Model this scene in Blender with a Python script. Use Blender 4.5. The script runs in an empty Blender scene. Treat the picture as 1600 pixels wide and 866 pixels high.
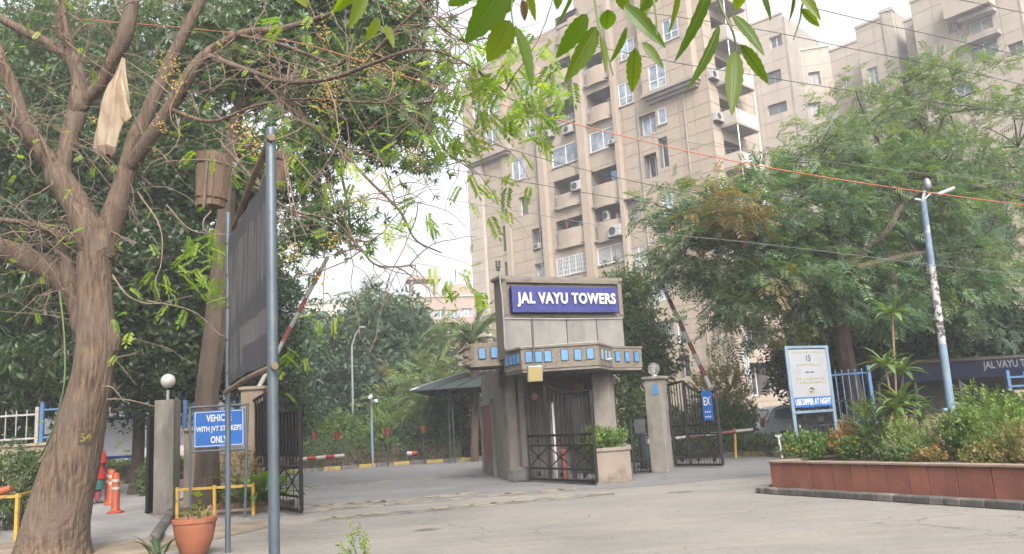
import bpy, bmesh, math, random
import numpy as np
from mathutils import Vector, Matrix
from mathutils.bvhtree import BVHTree

random.seed(7)
RNG = np.random.default_rng(7)
scene = bpy.context.scene
COL = scene.collection

# ------------------------------------------------------------------ camera
F = 1280.0                                   # focal length in photo pixels (1600 wide)
PITCH, ROLL = math.atan(229 / 1280), math.radians(3.5)
CAM = np.array([0, 0, 1.45])
f0 = np.array([0, math.cos(PITCH), math.sin(PITCH)])
u0 = np.array([0, -math.sin(PITCH), math.cos(PITCH)])
x0 = np.array([1.0, 0, 0])
CR = math.cos(ROLL) * x0 - math.sin(ROLL) * u0
CU = math.cos(ROLL) * u0 + math.sin(ROLL) * x0
cam_data = bpy.data.cameras.new("camera")
cam_data.sensor_width = 36
cam_data.lens = 36 * F / 1600
cam_data.clip_start = 0.05
cam_data.clip_end = 3000
cam = bpy.data.objects.new("camera", cam_data)
COL.objects.link(cam)
cam.matrix_world = Matrix(((CR[0], CU[0], -f0[0], CAM[0]), (CR[1], CU[1], -f0[1], CAM[1]),
                           (CR[2], CU[2], -f0[2], CAM[2]), (0, 0, 0, 1)))
scene.camera = cam

# ------------------------------------------------------------------ sky, sun, exposure
SUN_EL, SUN_AZ = math.radians(42), math.radians(165)       # azimuth clockwise from +Y
world = bpy.data.worlds.new("World")
scene.world = world
world.use_nodes = True
wn = world.node_tree
wn.nodes.clear()
sky = wn.nodes.new("ShaderNodeTexSky")
sky.sky_type = 'NISHITA'
sky.sun_disc = False
sky.sun_elevation = SUN_EL
sky.sun_rotation = SUN_AZ
sky.air_density = 1.0
sky.dust_density = 10.0
sky.ozone_density = 1.0
bg = wn.nodes.new("ShaderNodeBackground")
bg.inputs['Strength'].default_value = 0.15
wo = wn.nodes.new("ShaderNodeOutputWorld")
hsv = wn.nodes.new("ShaderNodeHueSaturation")          # whitish smog sky
hsv.inputs['Saturation'].default_value = 0.22
wn.links.new(sky.outputs[0], hsv.inputs['Color'])
wn.links.new(hsv.outputs[0], bg.inputs['Color'])
wn.links.new(bg.outputs[0], wo.inputs['Surface'])
sl = bpy.data.lights.new("sun", 'SUN')
sl.energy = 0.7
sl.angle = math.radians(12)
sl.color = (1.0, 0.9, 0.76)
sun = bpy.data.objects.new("sun", sl)
COL.objects.link(sun)
sd = Vector((math.sin(SUN_AZ) * math.cos(SUN_EL), math.cos(SUN_AZ) * math.cos(SUN_EL), math.sin(SUN_EL)))
sun.rotation_euler = sd.to_track_quat('Z', 'Y').to_euler()
sun.location = sd * 80
scene.view_settings.view_transform = 'Standard'
scene.view_settings.look = 'None'
scene.view_settings.gamma = 1.0
scene.view_settings.use_curve_mapping = False
scene.view_settings.exposure = 1.75
scene.render.engine = 'CYCLES'
scene.cycles.use_denoising = True
scene.cycles.max_bounces = 8
scene.cycles.transparent_max_bounces = 8
scene.cycles.volume_bounces = 1


# ------------------------------------------------------------------ layout helpers
def ray(px, py):
    d = f0 + CR * (px - 800) / F + CU * (433 - py) / F
    return d / d[1]


def P(px, py, Y):
    """world point seen at photo pixel (px, py) at the distance Y along the view"""
    return CAM + ray(px, py) * Y


def G(px, py, z=0.0):
    """ground point seen at a photo pixel"""
    d = ray(px, py)
    return CAM + d * ((z - CAM[2]) / d[2])


def on_plane(px, py, o, n):
    d = ray(px, py)
    n = np.array([n[0], n[1], 0.0])
    o = np.array([o[0], o[1], 0.0])
    k = (o - CAM) @ n / (d @ n)
    return CAM + d * k


# ------------------------------------------------------------------ object helpers
def thing(name, label, cat, loc=(0, 0, 0), rotz=0.0, group=None):
    o = bpy.data.objects.new(name, None)
    o.empty_display_size = 0.2
    COL.objects.link(o)
    o.location = [float(v) for v in loc]
    o.rotation_euler = (0, 0, rotz)
    tag(o, label, cat, group)
    return o


def tag(o, label=None, cat=None, group=None, kind=None):
    if label:
        o['label'] = label
    if cat:
        o['category'] = cat
    if group:
        o['group'] = group
    if kind:
        o['kind'] = kind
    return o


def root_loc(p):
    while p.parent is not None:
        p = p.parent
    return np.array(p.location)


def link_mesh(name, me, parent=None):
    o = bpy.data.objects.new(name, me)
    COL.objects.link(o)
    if parent is not None:
        o.parent = parent
    return o


def copy_tree(o, parent=None):
    c = o.copy()
    COL.objects.link(c)
    c.parent = parent
    for ch in list(o.children):
        copy_tree(ch, c)
    return c


class MB:
    """collects boxes, tubes and prisms and links them as one mesh"""

    def __init__(s):
        s.v, s.f, s.m = [], [], []

    def add(s, verts, faces, mi=0):
        k = len(s.v)
        s.v += [tuple(map(float, q)) for q in verts]
        s.f += [tuple(i + k for i in f) for f in faces]
        s.m += [mi] * len(faces)
        return s

    def box(s, c, size, rz=0.0, mi=0, basis=None):
        hx, hy, hz = size[0] / 2, size[1] / 2, size[2] / 2
        ca, sa = math.cos(rz), math.sin(rz)
        vs = []
        for z in (-hz, hz):
            for (x, y) in ((-hx, -hy), (hx, -hy), (hx, hy), (-hx, hy)):
                if basis is None:
                    vs.append((c[0] + x * ca - y * sa, c[1] + x * sa + y * ca, c[2] + z))
                else:
                    vs.append(np.array(c) + basis[0] * x + basis[1] * y + basis[2] * z)
        return s.add(vs, [(0, 3, 2, 1), (4, 5, 6, 7), (0, 1, 5, 4), (1, 2, 6, 5), (2, 3, 7, 6), (3, 0, 4, 7)], mi)

    def bar(s, a, b, w, h=None, mi=0):
        a, b = np.array(a, float), np.array(b, float)
        h = h or w
        d = b - a
        L = np.linalg.norm(d)
        d = d / L
        up = np.array([0, 0, 1.0]) if abs(d[2]) < 0.95 else np.array([0, 1.0, 0])
        x = np.cross(d, up)
        x /= np.linalg.norm(x)
        y = np.cross(x, d)
        return s.box((a + b) / 2, (w, L, h), basis=(x, d, y), mi=mi)

    def prism(s, poly, z0, z1, mi=0):
        n = len(poly)
        zz0 = z0 if hasattr(z0, '__len__') else [z0] * n
        zz1 = z1 if hasattr(z1, '__len__') else [z1] * n
        vs = [(p[0], p[1], zz0[i]) for i, p in enumerate(poly)] + [(p[0], p[1], zz1[i]) for i, p in enumerate(poly)]
        fs = [tuple(range(n - 1, -1, -1)), tuple(range(n, 2 * n))]
        fs += [(i, (i + 1) % n, n + (i + 1) % n, n + i) for i in range(n)]
        return s.add(vs, fs, mi)

    def tube(s, pts, rad, n=8, cap=True, mi=0, flat=1.0):
        pts = [np.array(p, float) for p in pts]
        if not hasattr(rad, '__len__'):
            rad = [rad] * len(pts)
        m = len(pts)
        vs = []
        x = None
        for i in range(m):
            d = pts[min(i + 1, m - 1)] - pts[max(i - 1, 0)]
            d = d / (np.linalg.norm(d) + 1e-9)
            if x is None:
                a = np.array([0, 0, 1.0]) if abs(d[2]) < 0.9 else np.array([1.0, 0, 0])
                x = np.cross(d, a)
            x = x - d * (x @ d)
            x /= np.linalg.norm(x) + 1e-9
            y = np.cross(d, x)
            for k in range(n):
                t = 2 * math.pi * k / n
                vs.append(pts[i] + (x * math.cos(t) + y * math.sin(t) * flat) * rad[i])
        fs = []
        for i in range(m - 1):
            for k in range(n):
                k2 = (k + 1) % n
                fs.append((i * n + k, i * n + k2, (i + 1) * n + k2, (i + 1) * n + k))
        if cap:
            fs.append(tuple(range(n - 1, -1, -1)))
            fs.append(tuple((m - 1) * n + k for k in range(n)))
        return s.add(vs, fs, mi)

    def lathe(s, c, prof, n=20, mi=0, axis=None):
        """prof: list of (radius, height)"""
        vs = []
        for (r, z) in prof:
            for k in range(n):
                t = 2 * math.pi * k / n
                vs.append((c[0] + r * math.cos(t), c[1] + r * math.sin(t), c[2] + z))
        fs = []
        for i in range(len(prof) - 1):
            for k in range(n):
                k2 = (k + 1) % n
                fs.append((i * n + k, i * n + k2, (i + 1) * n + k2, (i + 1) * n + k))
        fs.append(tuple(range(n - 1, -1, -1)))
        fs.append(tuple((len(prof) - 1) * n + k for k in range(n)))
        return s.add(vs, fs, mi)

    def sphere(s, c, r, n=16, m=10, sq=(1, 1, 1), mi=0):
        pr = [(math.sin(math.pi * i / m) * r, -math.cos(math.pi * i / m) * r) for i in range(m + 1)]
        pr[0] = (r * 0.01, -r)
        pr[-1] = (r * 0.01, r)
        k = len(s.v)
        s.lathe((0, 0, 0), pr, n, mi)
        for i in range(k, len(s.v)):
            v = s.v[i]
            s.v[i] = (c[0] + v[0] * sq[0], c[1] + v[1] * sq[1], c[2] + v[2] * sq[2])
        return s

    def build(s, name, mat, parent=None, smooth=False, bevel=0.0, world=True):
        off = root_loc(parent) if (parent is not None and world) else np.zeros(3)
        me = bpy.data.meshes.new(name)
        me.from_pydata([(v[0] - off[0], v[1] - off[1], v[2] - off[2]) for v in s.v], [], s.f)
        mats = mat if isinstance(mat, (list, tuple)) else [mat]
        for q in mats:
            me.materials.append(q)
        if len(mats) > 1:
            me.polygons.foreach_set('material_index', s.m)
        if smooth:
            me.shade_smooth()
            try:
                me.set_sharp_from_angle(angle=math.radians(42))
            except Exception:
                pass
        me.update()
        o = link_mesh(name, me, parent)
        if bevel:
            b = o.modifiers.new('bevel', 'BEVEL')
            b.width = bevel
            b.segments = 2
            b.limit_method = 'ANGLE'
        return o


def spline(pts, n=6):
    """Catmull-Rom through points (rows of any width)"""
    p = np.array(pts, float)
    p = np.vstack([2 * p[0] - p[1], p, 2 * p[-1] - p[-2]])
    out = []
    for i in range(1, len(p) - 2):
        for k in range(n):
            t = k / n
            a, b, c, d = p[i - 1], p[i], p[i + 1], p[i + 2]
            out.append(0.5 * ((2 * b) + (c - a) * t + (2 * a - 5 * b + 4 * c - d) * t * t + (3 * b - a - 3 * c + d) * t ** 3))
    out.append(p[-2])
    return np.array(out)


# ------------------------------------------------------------------ materials
def nt_new(name):
    m = bpy.data.materials.new(name)
    m.use_nodes = True
    n = m.node_tree
    n.nodes.clear()
    out = n.nodes.new('ShaderNodeOutputMaterial')
    b = n.nodes.new('ShaderNodeBsdfPrincipled')
    n.links.new(b.outputs[0], out.inputs[0])
    return m, n, b, out


def rgba(c):
    return (c[0], c[1], c[2], 1.0)


def noise(n, co, scale, detail=4, rough=0.55):
    t = n.nodes.new('ShaderNodeTexNoise')
    t.inputs['Scale'].default_value = scale
    t.inputs['Detail'].default_value = detail
    t.inputs['Roughness'].default_value = rough
    n.links.new(co, t.inputs['Vector'])
    return t.outputs[0]


def ramp(n, fac, stops):
    r = n.nodes.new('ShaderNodeValToRGB')
    el = r.color_ramp.elements
    while len(el) < len(stops):
        el.new(0.5)
    for e, (p, c) in zip(el, stops):
        e.position = p
        e.color = rgba(c)
    n.links.new(fac, r.inputs[0])
    return r.outputs[0]


def mixc(n, fac, a, b):
    m = n.nodes.new('ShaderNodeMix')
    m.data_type = 'RGBA'
    if isinstance(fac, (int, float)):
        m.inputs[0].default_value = fac
    else:
        n.links.new(fac, m.inputs[0])
    for s, v in ((6, a), (7, b)):
        if isinstance(v, tuple):
            m.inputs[s].default_value = rgba(v)
        else:
            n.links.new(v, m.inputs[s])
    return m.outputs[2]


def coords(n, stretch=(1, 1, 1), rnd=True):
    tc = n.nodes.new('ShaderNodeTexCoord')
    mp = n.nodes.new('ShaderNodeMapping')
    mp.inputs['Scale'].default_value = stretch
    n.links.new(tc.outputs['Object'], mp.inputs[0])
    if rnd:
        oi = n.nodes.new('ShaderNodeObjectInfo')
        sc = n.nodes.new('ShaderNodeMath')
        sc.operation = 'MULTIPLY'
        sc.inputs[1].default_value = 37.0
        n.links.new(oi.outputs['Random'], sc.inputs[0])
        cb = n.nodes.new('ShaderNodeCombineXYZ')
        for i in range(3):
            n.links.new(sc.outputs[0], cb.inputs[i])
        n.links.new(cb.outputs[0], mp.inputs['Location'])
    return mp.outputs[0]


TONE = 0.78          # base colours below were noted from a brighter exposure


def surf(name, c1, c2=None, scale=3.0, rough=0.85, bump=0.0, bscale=None, stretch=(1, 1, 1), metal=0.0,
         stain=None, stain_scale=0.6, stain_amt=(0.5, 0.7), spec=0.3, vary=0.0, detail=5, streak=None, bdist=0.02):
    m, n, b, out = nt_new(name)
    c2 = c2 or tuple(v * 0.75 for v in c1)
    c1, c2 = tuple(v * TONE for v in c1), tuple(v * TONE for v in c2)
    stain = tuple(v * TONE for v in stain) if stain else None
    co = coords(n, stretch)
    nz = noise(n, co, scale, detail)
    col = ramp(n, nz, [(0.32, c2), (0.68, c1)])
    if stain:
        co2 = coords(n, streak or (1, 1, 1))
        s = noise(n, co2, stain_scale, 6, 0.62)
        fac = ramp(n, s, [(stain_amt[0], (0, 0, 0)), (stain_amt[1], (1, 1, 1))])
        col = mixc(n, fac, col, stain)
    if vary:
        oi = n.nodes.new('ShaderNodeObjectInfo')
        hs = n.nodes.new('ShaderNodeHueSaturation')
        mr = n.nodes.new('ShaderNodeMapRange')
        mr.inputs['To Min'].default_value = 1 - vary
        mr.inputs['To Max'].default_value = 1 + vary
        n.links.new(oi.outputs['Random'], mr.inputs[0])
        n.links.new(mr.outputs[0], hs.inputs['Value'])
        n.links.new(col, hs.inputs['Color'])
        col = hs.outputs[0]
    n.links.new(col, b.inputs['Base Color'])
    b.inputs['Roughness'].default_value = rough
    b.inputs['Metallic'].default_value = metal
    b.inputs['Specular IOR Level'].default_value = spec
    if bump:
        bn = n.nodes.new('ShaderNodeBump')
        bn.inputs['Strength'].default_value = bump
        bn.inputs['Distance'].default_value = bdist
        n.links.new(noise(n, co, bscale or scale * 4, 6, 0.6), bn.inputs['Height'])
        n.links.new(bn.outputs[0], b.inputs['Normal'])
    return m


def leafmat(name, stops, trans=0.35, rough=0.5, tcol=1.6):
    """leaf colours picked per leaf by the face attribute 'tone'"""
    m, n, b, out = nt_new(name)
    at = n.nodes.new('ShaderNodeAttribute')
    at.attribute_name = 'tone'
    k = len(stops)
    col = ramp(n, at.outputs['Fac'], [(i / (k - 1), tuple(v * 0.85 for v in c)) for i, c in enumerate(stops)])
    n.links.new(col, b.inputs['Base Color'])
    b.inputs['Roughness'].default_value = rough
    b.inputs['Specular IOR Level'].default_value = 0.35
    tr = n.nodes.new('ShaderNodeBsdfTranslucent')
    g = n.nodes.new('ShaderNodeMix')
    g.data_type = 'RGBA'
    g.blend_type = 'MULTIPLY'
    g.inputs[0].default_value = 1.0
    g.inputs[7].default_value = (1.5 * tcol / 1.6, 1.7 * tcol / 1.6, 0.45, 1)
    n.links.new(col, g.inputs[6])
    n.links.new(g.outputs[2], tr.inputs[0])
    mx = n.nodes.new('ShaderNodeMixShader')
    mx.inputs[0].default_value = trans
    n.links.new(b.outputs[0], mx.inputs[1])
    n.links.new(tr.outputs[0], mx.inputs[2])
    n.links.new(mx.outputs[0], out.inputs[0])
    return m


M = {}
# ground
M['footpath'] = surf('concrete_path', (0.25, 0.24, 0.23), (0.18, 0.175, 0.17), 1.2, 0.9, 0.25, 50, stain=(0.15, 0.14, 0.13), detail=8)
M['dirt'] = surf('bare_earth', (0.2, 0.155, 0.115), (0.12, 0.09, 0.065), 2.5, 1.0, 0.7, 14, stain=(0.26, 0.215, 0.17), stain_scale=0.9)
M['soil'] = surf('dark_soil', (0.09, 0.07, 0.05), (0.05, 0.04, 0.03), 5, 1.0, 0.8, 20)
M['lawn'] = surf('dark_turf', (0.06, 0.085, 0.03), (0.035, 0.05, 0.02), 5, 1.0, 0.8, 30)  # dark green turf mottled by noise
M['kerb_y'] = surf('kerb_yellow', (0.33, 0.24, 0.06), (0.216, 0.162, 0.06), 6, 0.85, 0.2, stain=(0.108, 0.09, 0.066), stain_scale=5)
M['kerb_k'] = surf('kerb_black', (0.055, 0.052, 0.05), (0.1, 0.095, 0.09), 6, 0.85, 0.2, stain=(0.2, 0.18, 0.15), stain_scale=4)
M['kerb_dark'] = surf('kerb_weathered', (0.075, 0.07, 0.066), (0.045, 0.043, 0.042), 4, 0.9, 0.4, stain=(0.15, 0.135, 0.12), stain_scale=2)
M['paint_y'] = surf('worn_yellow_paint', (0.4, 0.3, 0.11), (0.32, 0.25, 0.13), 9, 0.9, 0.3, stain=(0.17, 0.155, 0.135), stain_scale=6, stain_amt=(0.35, 0.6))
M['strip'] = surf('rumble_strip_tar', (0.115, 0.107, 0.1), (0.075, 0.07, 0.067), 5, 0.95, 0.5, stain=(0.17, 0.155, 0.135), stain_scale=2.5, stain_amt=(0.42, 0.62))
def ground_mat(name, cols, dirt, seed):
    """worn dusty paving: broad blotches, long scuffs, grit and dark specks"""
    cols = [tuple(v * 0.8 for v in c) for c in cols]
    dirt = tuple(v * 0.8 for v in dirt)
    m, n, b, out = nt_new(name)
    tc = n.nodes.new('ShaderNodeTexCoord')
    mp = n.nodes.new('ShaderNodeMapping')
    mp.inputs['Location'].default_value = (seed, seed * 2.0, 0)
    n.links.new(tc.outputs['Object'], mp.inputs[0])
    co = mp.outputs[0]
    ms = n.nodes.new('ShaderNodeMapping')
    ms.inputs['Scale'].default_value = (0.35, 2.2, 1)
    ms.inputs['Rotation'].default_value = (0, 0, math.radians(-8))
    n.links.new(tc.outputs['Object'], ms.inputs[0])
    col = ramp(n, noise(n, co, 0.45, 8, 0.6), [(0.3, cols[0]), (0.5, cols[1]), (0.7, cols[2])])
    scuff = ramp(n, noise(n, ms.outputs[0], 1.1, 7, 0.65), [(0.48, (0, 0, 0)), (0.72, (0.75, 0.75, 0.75))])
    col = mixc(n, scuff, col, dirt)
    dark = ramp(n, noise(n, ms.outputs[0], 2.6, 6, 0.7), [(0.24, (0.55, 0.55, 0.55)), (0.36, (0, 0, 0))])
    col = mixc(n, dark, col, tuple(v * 0.5 for v in cols[0]))
    # fine cracks
    dn = n.nodes.new('ShaderNodeTexNoise')
    dn.inputs['Scale'].default_value = 1.3
    n.links.new(co, dn.inputs['Vector'])
    ad = n.nodes.new('ShaderNodeMix')
    ad.data_type = 'RGBA'
    ad.blend_type = 'ADD'
    ad.inputs[0].default_value = 0.8
    n.links.new(co, ad.inputs[6])
    n.links.new(dn.outputs['Color'], ad.inputs[7])
    cv = n.nodes.new('ShaderNodeTexVoronoi')
    cv.feature = 'DISTANCE_TO_EDGE'
    cv.inputs['Scale'].default_value = 0.42
    n.links.new(ad.outputs[2], cv.inputs['Vector'])
    crack = ramp(n, cv.outputs['Distance'], [(0.002, (0.75, 0.75, 0.75)), (0.008, (0, 0, 0))])
    gate_ = ramp(n, noise(n, co, 0.3, 2), [(0.46, (0, 0, 0)), (0.6, (1, 1, 1))])
    cm = n.nodes.new('ShaderNodeMath')
    cm.operation = 'MULTIPLY'
    n.links.new(crack, cm.inputs[0])
    n.links.new(gate_, cm.inputs[1])
    col = mixc(n, cm.outputs[0], col, tuple(v * 0.4 for v in cols[0]))
    mott = ramp(n, noise(n, co, 7, 6, 0.7), [(0.38, (0.3, 0.3, 0.3)), (0.5, (0, 0, 0))])
    col = mixc(n, mott, col, tuple(v * 0.72 for v in cols[0]))
    grit = ramp(n, noise(n, co, 60, 3, 0.7), [(0.3, (0.72, 0.72, 0.72)), (0.7, (1.18, 1.18, 1.18))])
    mu = n.nodes.new('ShaderNodeMix')
    mu.data_type = 'RGBA'
    mu.blend_type = 'MULTIPLY'
    mu.inputs[0].default_value = 1.0
    n.links.new(col, mu.inputs[6])
    n.links.new(grit, mu.inputs[7])
    vo = n.nodes.new('ShaderNodeTexVoronoi')
    vo.inputs['Scale'].default_value = 2.3
    n.links.new(co, vo.inputs['Vector'])
    spot = ramp(n, vo.outputs['Distance'], [(0.02, (0.8, 0.8, 0.8)), (0.05, (0, 0, 0))])
    n.links.new(mixc(n, spot, mu.outputs[2], tuple(v * 0.35 for v in cols[0])), b.inputs['Base Color'])
    b.inputs['Roughness'].default_value = 0.93
    b.inputs['Specular IOR Level'].default_value = 0.25
    bn = n.nodes.new('ShaderNodeBump')
    bn.inputs['Strength'].default_value = 0.5
    bn.inputs['Distance'].default_value = 0.012
    n.links.new(noise(n, co, 34, 7, 0.7), bn.inputs['Height'])
    n.links.new(bn.outputs[0], b.inputs['Normal'])
    return m


M['forecourt'] = ground_mat('dusty_forecourt', ((0.14, 0.132, 0.121), (0.178, 0.167, 0.153), (0.21, 0.196, 0.178)), (0.235, 0.209, 0.178), 3.0)
M['asphalt'] = ground_mat('grey_asphalt', ((0.095, 0.096, 0.099), (0.125, 0.125, 0.127), (0.15, 0.148, 0.146)), (0.18, 0.168, 0.15), 11.0)
# masonry; near pieces darkened to stand in for shade from trees behind the viewer
M['grit'] = surf('grit_concrete', (0.168, 0.145, 0.115), (0.108, 0.092, 0.074), 22, 0.95, 0.6, 60, stain=(0.051, 0.0432, 0.036), stain_scale=1.6,
                 stain_amt=(0.52, 0.78), streak=(1, 1, 0.35))
M['grey_panel'] = surf('grey_render', (0.186, 0.177, 0.165), (0.144, 0.138, 0.129), 3, 0.9, 0.25, 30, stain=(0.09, 0.084, 0.078), stain_scale=1.4,
                       stain_amt=(0.5, 0.78), streak=(1, 1, 0.2))
M['pier'] = surf('old_cement', (0.17, 0.153, 0.133), (0.122, 0.109, 0.0952), 3, 0.95, 0.4, 30, stain=(0.0612, 0.0544, 0.0476), stain_scale=1.3,
                 stain_amt=(0.5, 0.75), streak=(1, 1, 0.3))
M['pillar'] = surf('pillar_cement', (0.184, 0.167, 0.143), (0.136, 0.122, 0.105), 4, 0.95, 0.5, 40, stain=(0.0816, 0.0748, 0.0646), stain_scale=1.8, streak=(1, 1, 0.3))
M['wall'] = surf('buff_wall', (0.238, 0.187, 0.136), (0.177, 0.139, 0.102), 2, 0.95, 0.3, 30, stain=(0.0816, 0.068, 0.0544), stain_scale=0.9, stain_amt=(0.5, 0.75), streak=(1, 1, 0.4))
M['tower'] = surf('tower_cladding', (0.3, 0.248, 0.197), (0.255, 0.21, 0.167), 1.5, 0.85, 0.15, 20, stain=(0.26, 0.205, 0.16), stain_scale=0.25,
                  stain_amt=(0.5, 0.8), streak=(1, 1, 0.25))
M['tower_joint'] = surf('tower_joint', (0.21, 0.173, 0.138), (0.185, 0.152, 0.12), 2, 0.95)
M['tower_light'] = surf('tower_pale_cladding', (0.35, 0.31, 0.27), (0.3, 0.268, 0.235), 1.5, 0.85, 0.15, 20, stain=(0.3, 0.25, 0.21), stain_scale=0.3)
M['tower_grey'] = surf('tower_grey_plaster', (0.27, 0.24, 0.21), (0.21, 0.185, 0.165), 1.0, 0.9, 0.15, 20, stain=(0.18, 0.16, 0.15), stain_scale=0.5, streak=(1, 1, 0.3))
M['wing'] = surf('wing_cladding', (0.33, 0.285, 0.24), (0.28, 0.242, 0.205), 1.0, 0.9, 0.1, 20, stain=(0.27, 0.225, 0.18), stain_scale=0.25, streak=(1, 1, 0.3))
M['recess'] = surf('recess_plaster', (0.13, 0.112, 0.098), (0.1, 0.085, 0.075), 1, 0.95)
M['pink'] = surf('pale_pink_plaster', (0.3, 0.225, 0.188), (0.262, 0.199, 0.165), 1, 0.9)
M['sandstone'] = surf('red_sandstone', (0.205, 0.075, 0.05), (0.155, 0.056, 0.039), 3.5, 0.75, 0.25, 40, stain=(0.12, 0.051, 0.036), stain_scale=1.6,
                      stain_amt=(0.5, 0.7), vary=0.1, streak=(1, 1, 0.4))
M['coping'] = surf('planter_coping', (0.24, 0.18, 0.141), (0.18, 0.129, 0.102), 4, 0.8, 0.2, stain=(0.096, 0.078, 0.066), stain_scale=2.5)
M['box_planter'] = surf('planter_plaster', (0.2, 0.165, 0.138), (0.155, 0.126, 0.104), 2.5, 0.9, 0.3, 30, stain=(0.09, 0.069, 0.054), stain_scale=1.5)
M['brick'] = surf('old_brick', (0.2, 0.115, 0.08), (0.12, 0.075, 0.055), 6, 0.95, 0.5, vary=0.2)
# metal and paint; near pieces darkened too, in place of the missing tree shade
M['black_iron'] = surf('black_iron_paint', (0.007, 0.007, 0.0075), (0.011, 0.0105, 0.01), 8, 0.6, 0.1, stain=(0.018, 0.015, 0.013), stain_scale=6, stain_amt=(0.58, 0.75), spec=0.15)
M['galv'] = surf('blue_grey_steel', (0.0748, 0.0986, 0.116), (0.0578, 0.0762, 0.0918), 4, 0.35, 0.05, stain=(0.136, 0.129, 0.116), stain_scale=3, stain_amt=(0.6, 0.8), spec=0.6, metal=0.35)
M['blue_frame'] = surf('blue_grey_paint', (0.132, 0.198, 0.258), (0.102, 0.15, 0.198), 7, 0.5, 0.1, stain=(0.18, 0.18, 0.174), stain_scale=6, stain_amt=(0.58, 0.7))
M['blue_fence'] = surf('blue_fence_paint', (0.0432, 0.108, 0.216), (0.0346, 0.0821, 0.164), 6, 0.55, 0.1, stain=(0.12, 0.114, 0.108), stain_scale=5, stain_amt=(0.6, 0.75))
M['white_fence'] = surf('white_fence_paint', (0.27, 0.261, 0.246), (0.204, 0.195, 0.18), 6, 0.6, 0.1, stain=(0.15, 0.12, 0.09), stain_scale=5)
M['yellow_rail'] = surf('yellow_rail_paint', (0.394, 0.245, 0.034), (0.286, 0.177, 0.034), 8, 0.55, 0.1, stain=(0.136, 0.102, 0.0612), stain_scale=7, stain_amt=(0.55, 0.7))
M['red'] = surf('red_paint', (0.255, 0.0153, 0.0102), (0.184, 0.0153, 0.0128), 8, 0.5, stain=(0.112, 0.0357, 0.0255), stain_scale=7, stain_amt=(0.58, 0.75))
M['worn_red'] = surf('worn_red_paint', (0.3, 0.06, 0.045), (0.2, 0.05, 0.04), 8, 0.6, stain=(0.3, 0.2, 0.17), stain_scale=7, stain_amt=(0.55, 0.75))
M['maroon'] = surf('dull_red_paint', (0.2, 0.05, 0.04), (0.13, 0.035, 0.03), 5, 0.6, stain=(0.08, 0.04, 0.035), stain_scale=3)
M['white'] = surf('white_paint', (0.34, 0.33, 0.313), (0.286, 0.272, 0.258), 5, 0.5, stain=(0.286, 0.265, 0.238), stain_scale=5, stain_amt=(0.6, 0.8))
M['lamp_post'] = surf('flaking_blue_paint', (0.126, 0.18, 0.252), (0.084, 0.12, 0.174), 5, 0.6, 0.2, stain=(0.27, 0.264, 0.27), stain_scale=9, stain_amt=(0.54, 0.62))
M['post_flake'] = surf('chipped_white_paint', (0.375, 0.36, 0.352), (0.27, 0.255, 0.262), 5, 0.7, 0.3, stain=(0.045, 0.0413, 0.0413), stain_scale=14, stain_amt=(0.48, 0.56))
M['grey_metal'] = surf('grey_metal', (0.255, 0.262, 0.27), (0.188, 0.195, 0.203), 5, 0.4, metal=0.4)
M['dark_metal'] = surf('dark_metal', (0.035, 0.037, 0.04), (0.024, 0.025, 0.028), 5, 0.7)
M['roof_sheet'] = surf('dark_roof_sheet', (0.03, 0.04, 0.042), (0.018, 0.025, 0.028), 3, 0.85, stretch=(6, 1, 1))
M['shop'] = surf('shade_toned_shop_front', (0.03, 0.024, 0.02), (0.02, 0.017, 0.015), 2, 0.9)  # wall colour lowered to carry the shade of the trees above
M['awning_print'] = surf('shade_dimmed_awning_print', (0.1, 0.105, 0.12), (0.07, 0.072, 0.085), 9, 0.8)  # print dimmed along with the tree shade put into the awning
M['number'] = surf('worn_yellow_number', (0.2, 0.165, 0.03), (0.1, 0.085, 0.03), 14, 0.8)
M['green_iron'] = surf('green_black_iron', (0.016, 0.035, 0.03), (0.012, 0.022, 0.02), 5, 0.5)
M['sign_blue'] = surf('sign_royal_blue', (0.0163, 0.019, 0.136), (0.0136, 0.0163, 0.116), 2, 0.4, spec=0.4, stain=(0.0272, 0.0286, 0.136), stain_scale=2)
M['sign_blue2'] = surf('sign_cobalt_blue', (0.006, 0.085, 0.3), (0.006, 0.072, 0.26), 3, 0.4, spec=0.4)
M['letter'] = surf('letter_white', (0.449, 0.449, 0.449), (0.408, 0.408, 0.408), 3, 0.5)
M['board_white'] = surf('board_white', (0.245, 0.255, 0.272), (0.224, 0.235, 0.252), 2, 0.5, stain=(0.197, 0.204, 0.211), stain_scale=2)
M['faded_yellow'] = surf('faded_yellow_print', (0.258, 0.224, 0.0816), (0.252, 0.231, 0.136), 20, 0.6)
M['ink'] = surf('black_print', (0.04, 0.05, 0.06), (0.03, 0.035, 0.04), 5, 0.6)
M['tile_blue'] = surf('blue_glazed_tile', (0.068, 0.184, 0.34), (0.0544, 0.156, 0.292), 6, 0.3, spec=0.5, vary=0.1, stain=(0.109, 0.197, 0.286), stain_scale=9, stain_amt=(0.6, 0.75))
M['tile_pale'] = surf('pale_blue_tile', (0.238, 0.326, 0.408), (0.204, 0.286, 0.354), 6, 0.3, spec=0.6)
M['flood'] = surf('floodlight_face', (0.306, 0.245, 0.109), (0.258, 0.204, 0.0884), 4, 0.3, spec=0.6)
M['notice'] = surf('yellow_notice', (0.422, 0.231, 0.0136), (0.374, 0.19, 0.0136), 9, 0.6)
M['terracotta'] = surf('terracotta', (0.24, 0.081, 0.039), (0.18, 0.06, 0.03), 5, 0.75, 0.2, 30, stain=(0.252, 0.144, 0.102), stain_scale=3.5, stain_amt=(0.56, 0.75))
M['red_pot'] = surf('red_plastic_pot', (0.17, 0.025, 0.022), (0.14, 0.02, 0.02), 4, 0.5)
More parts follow.
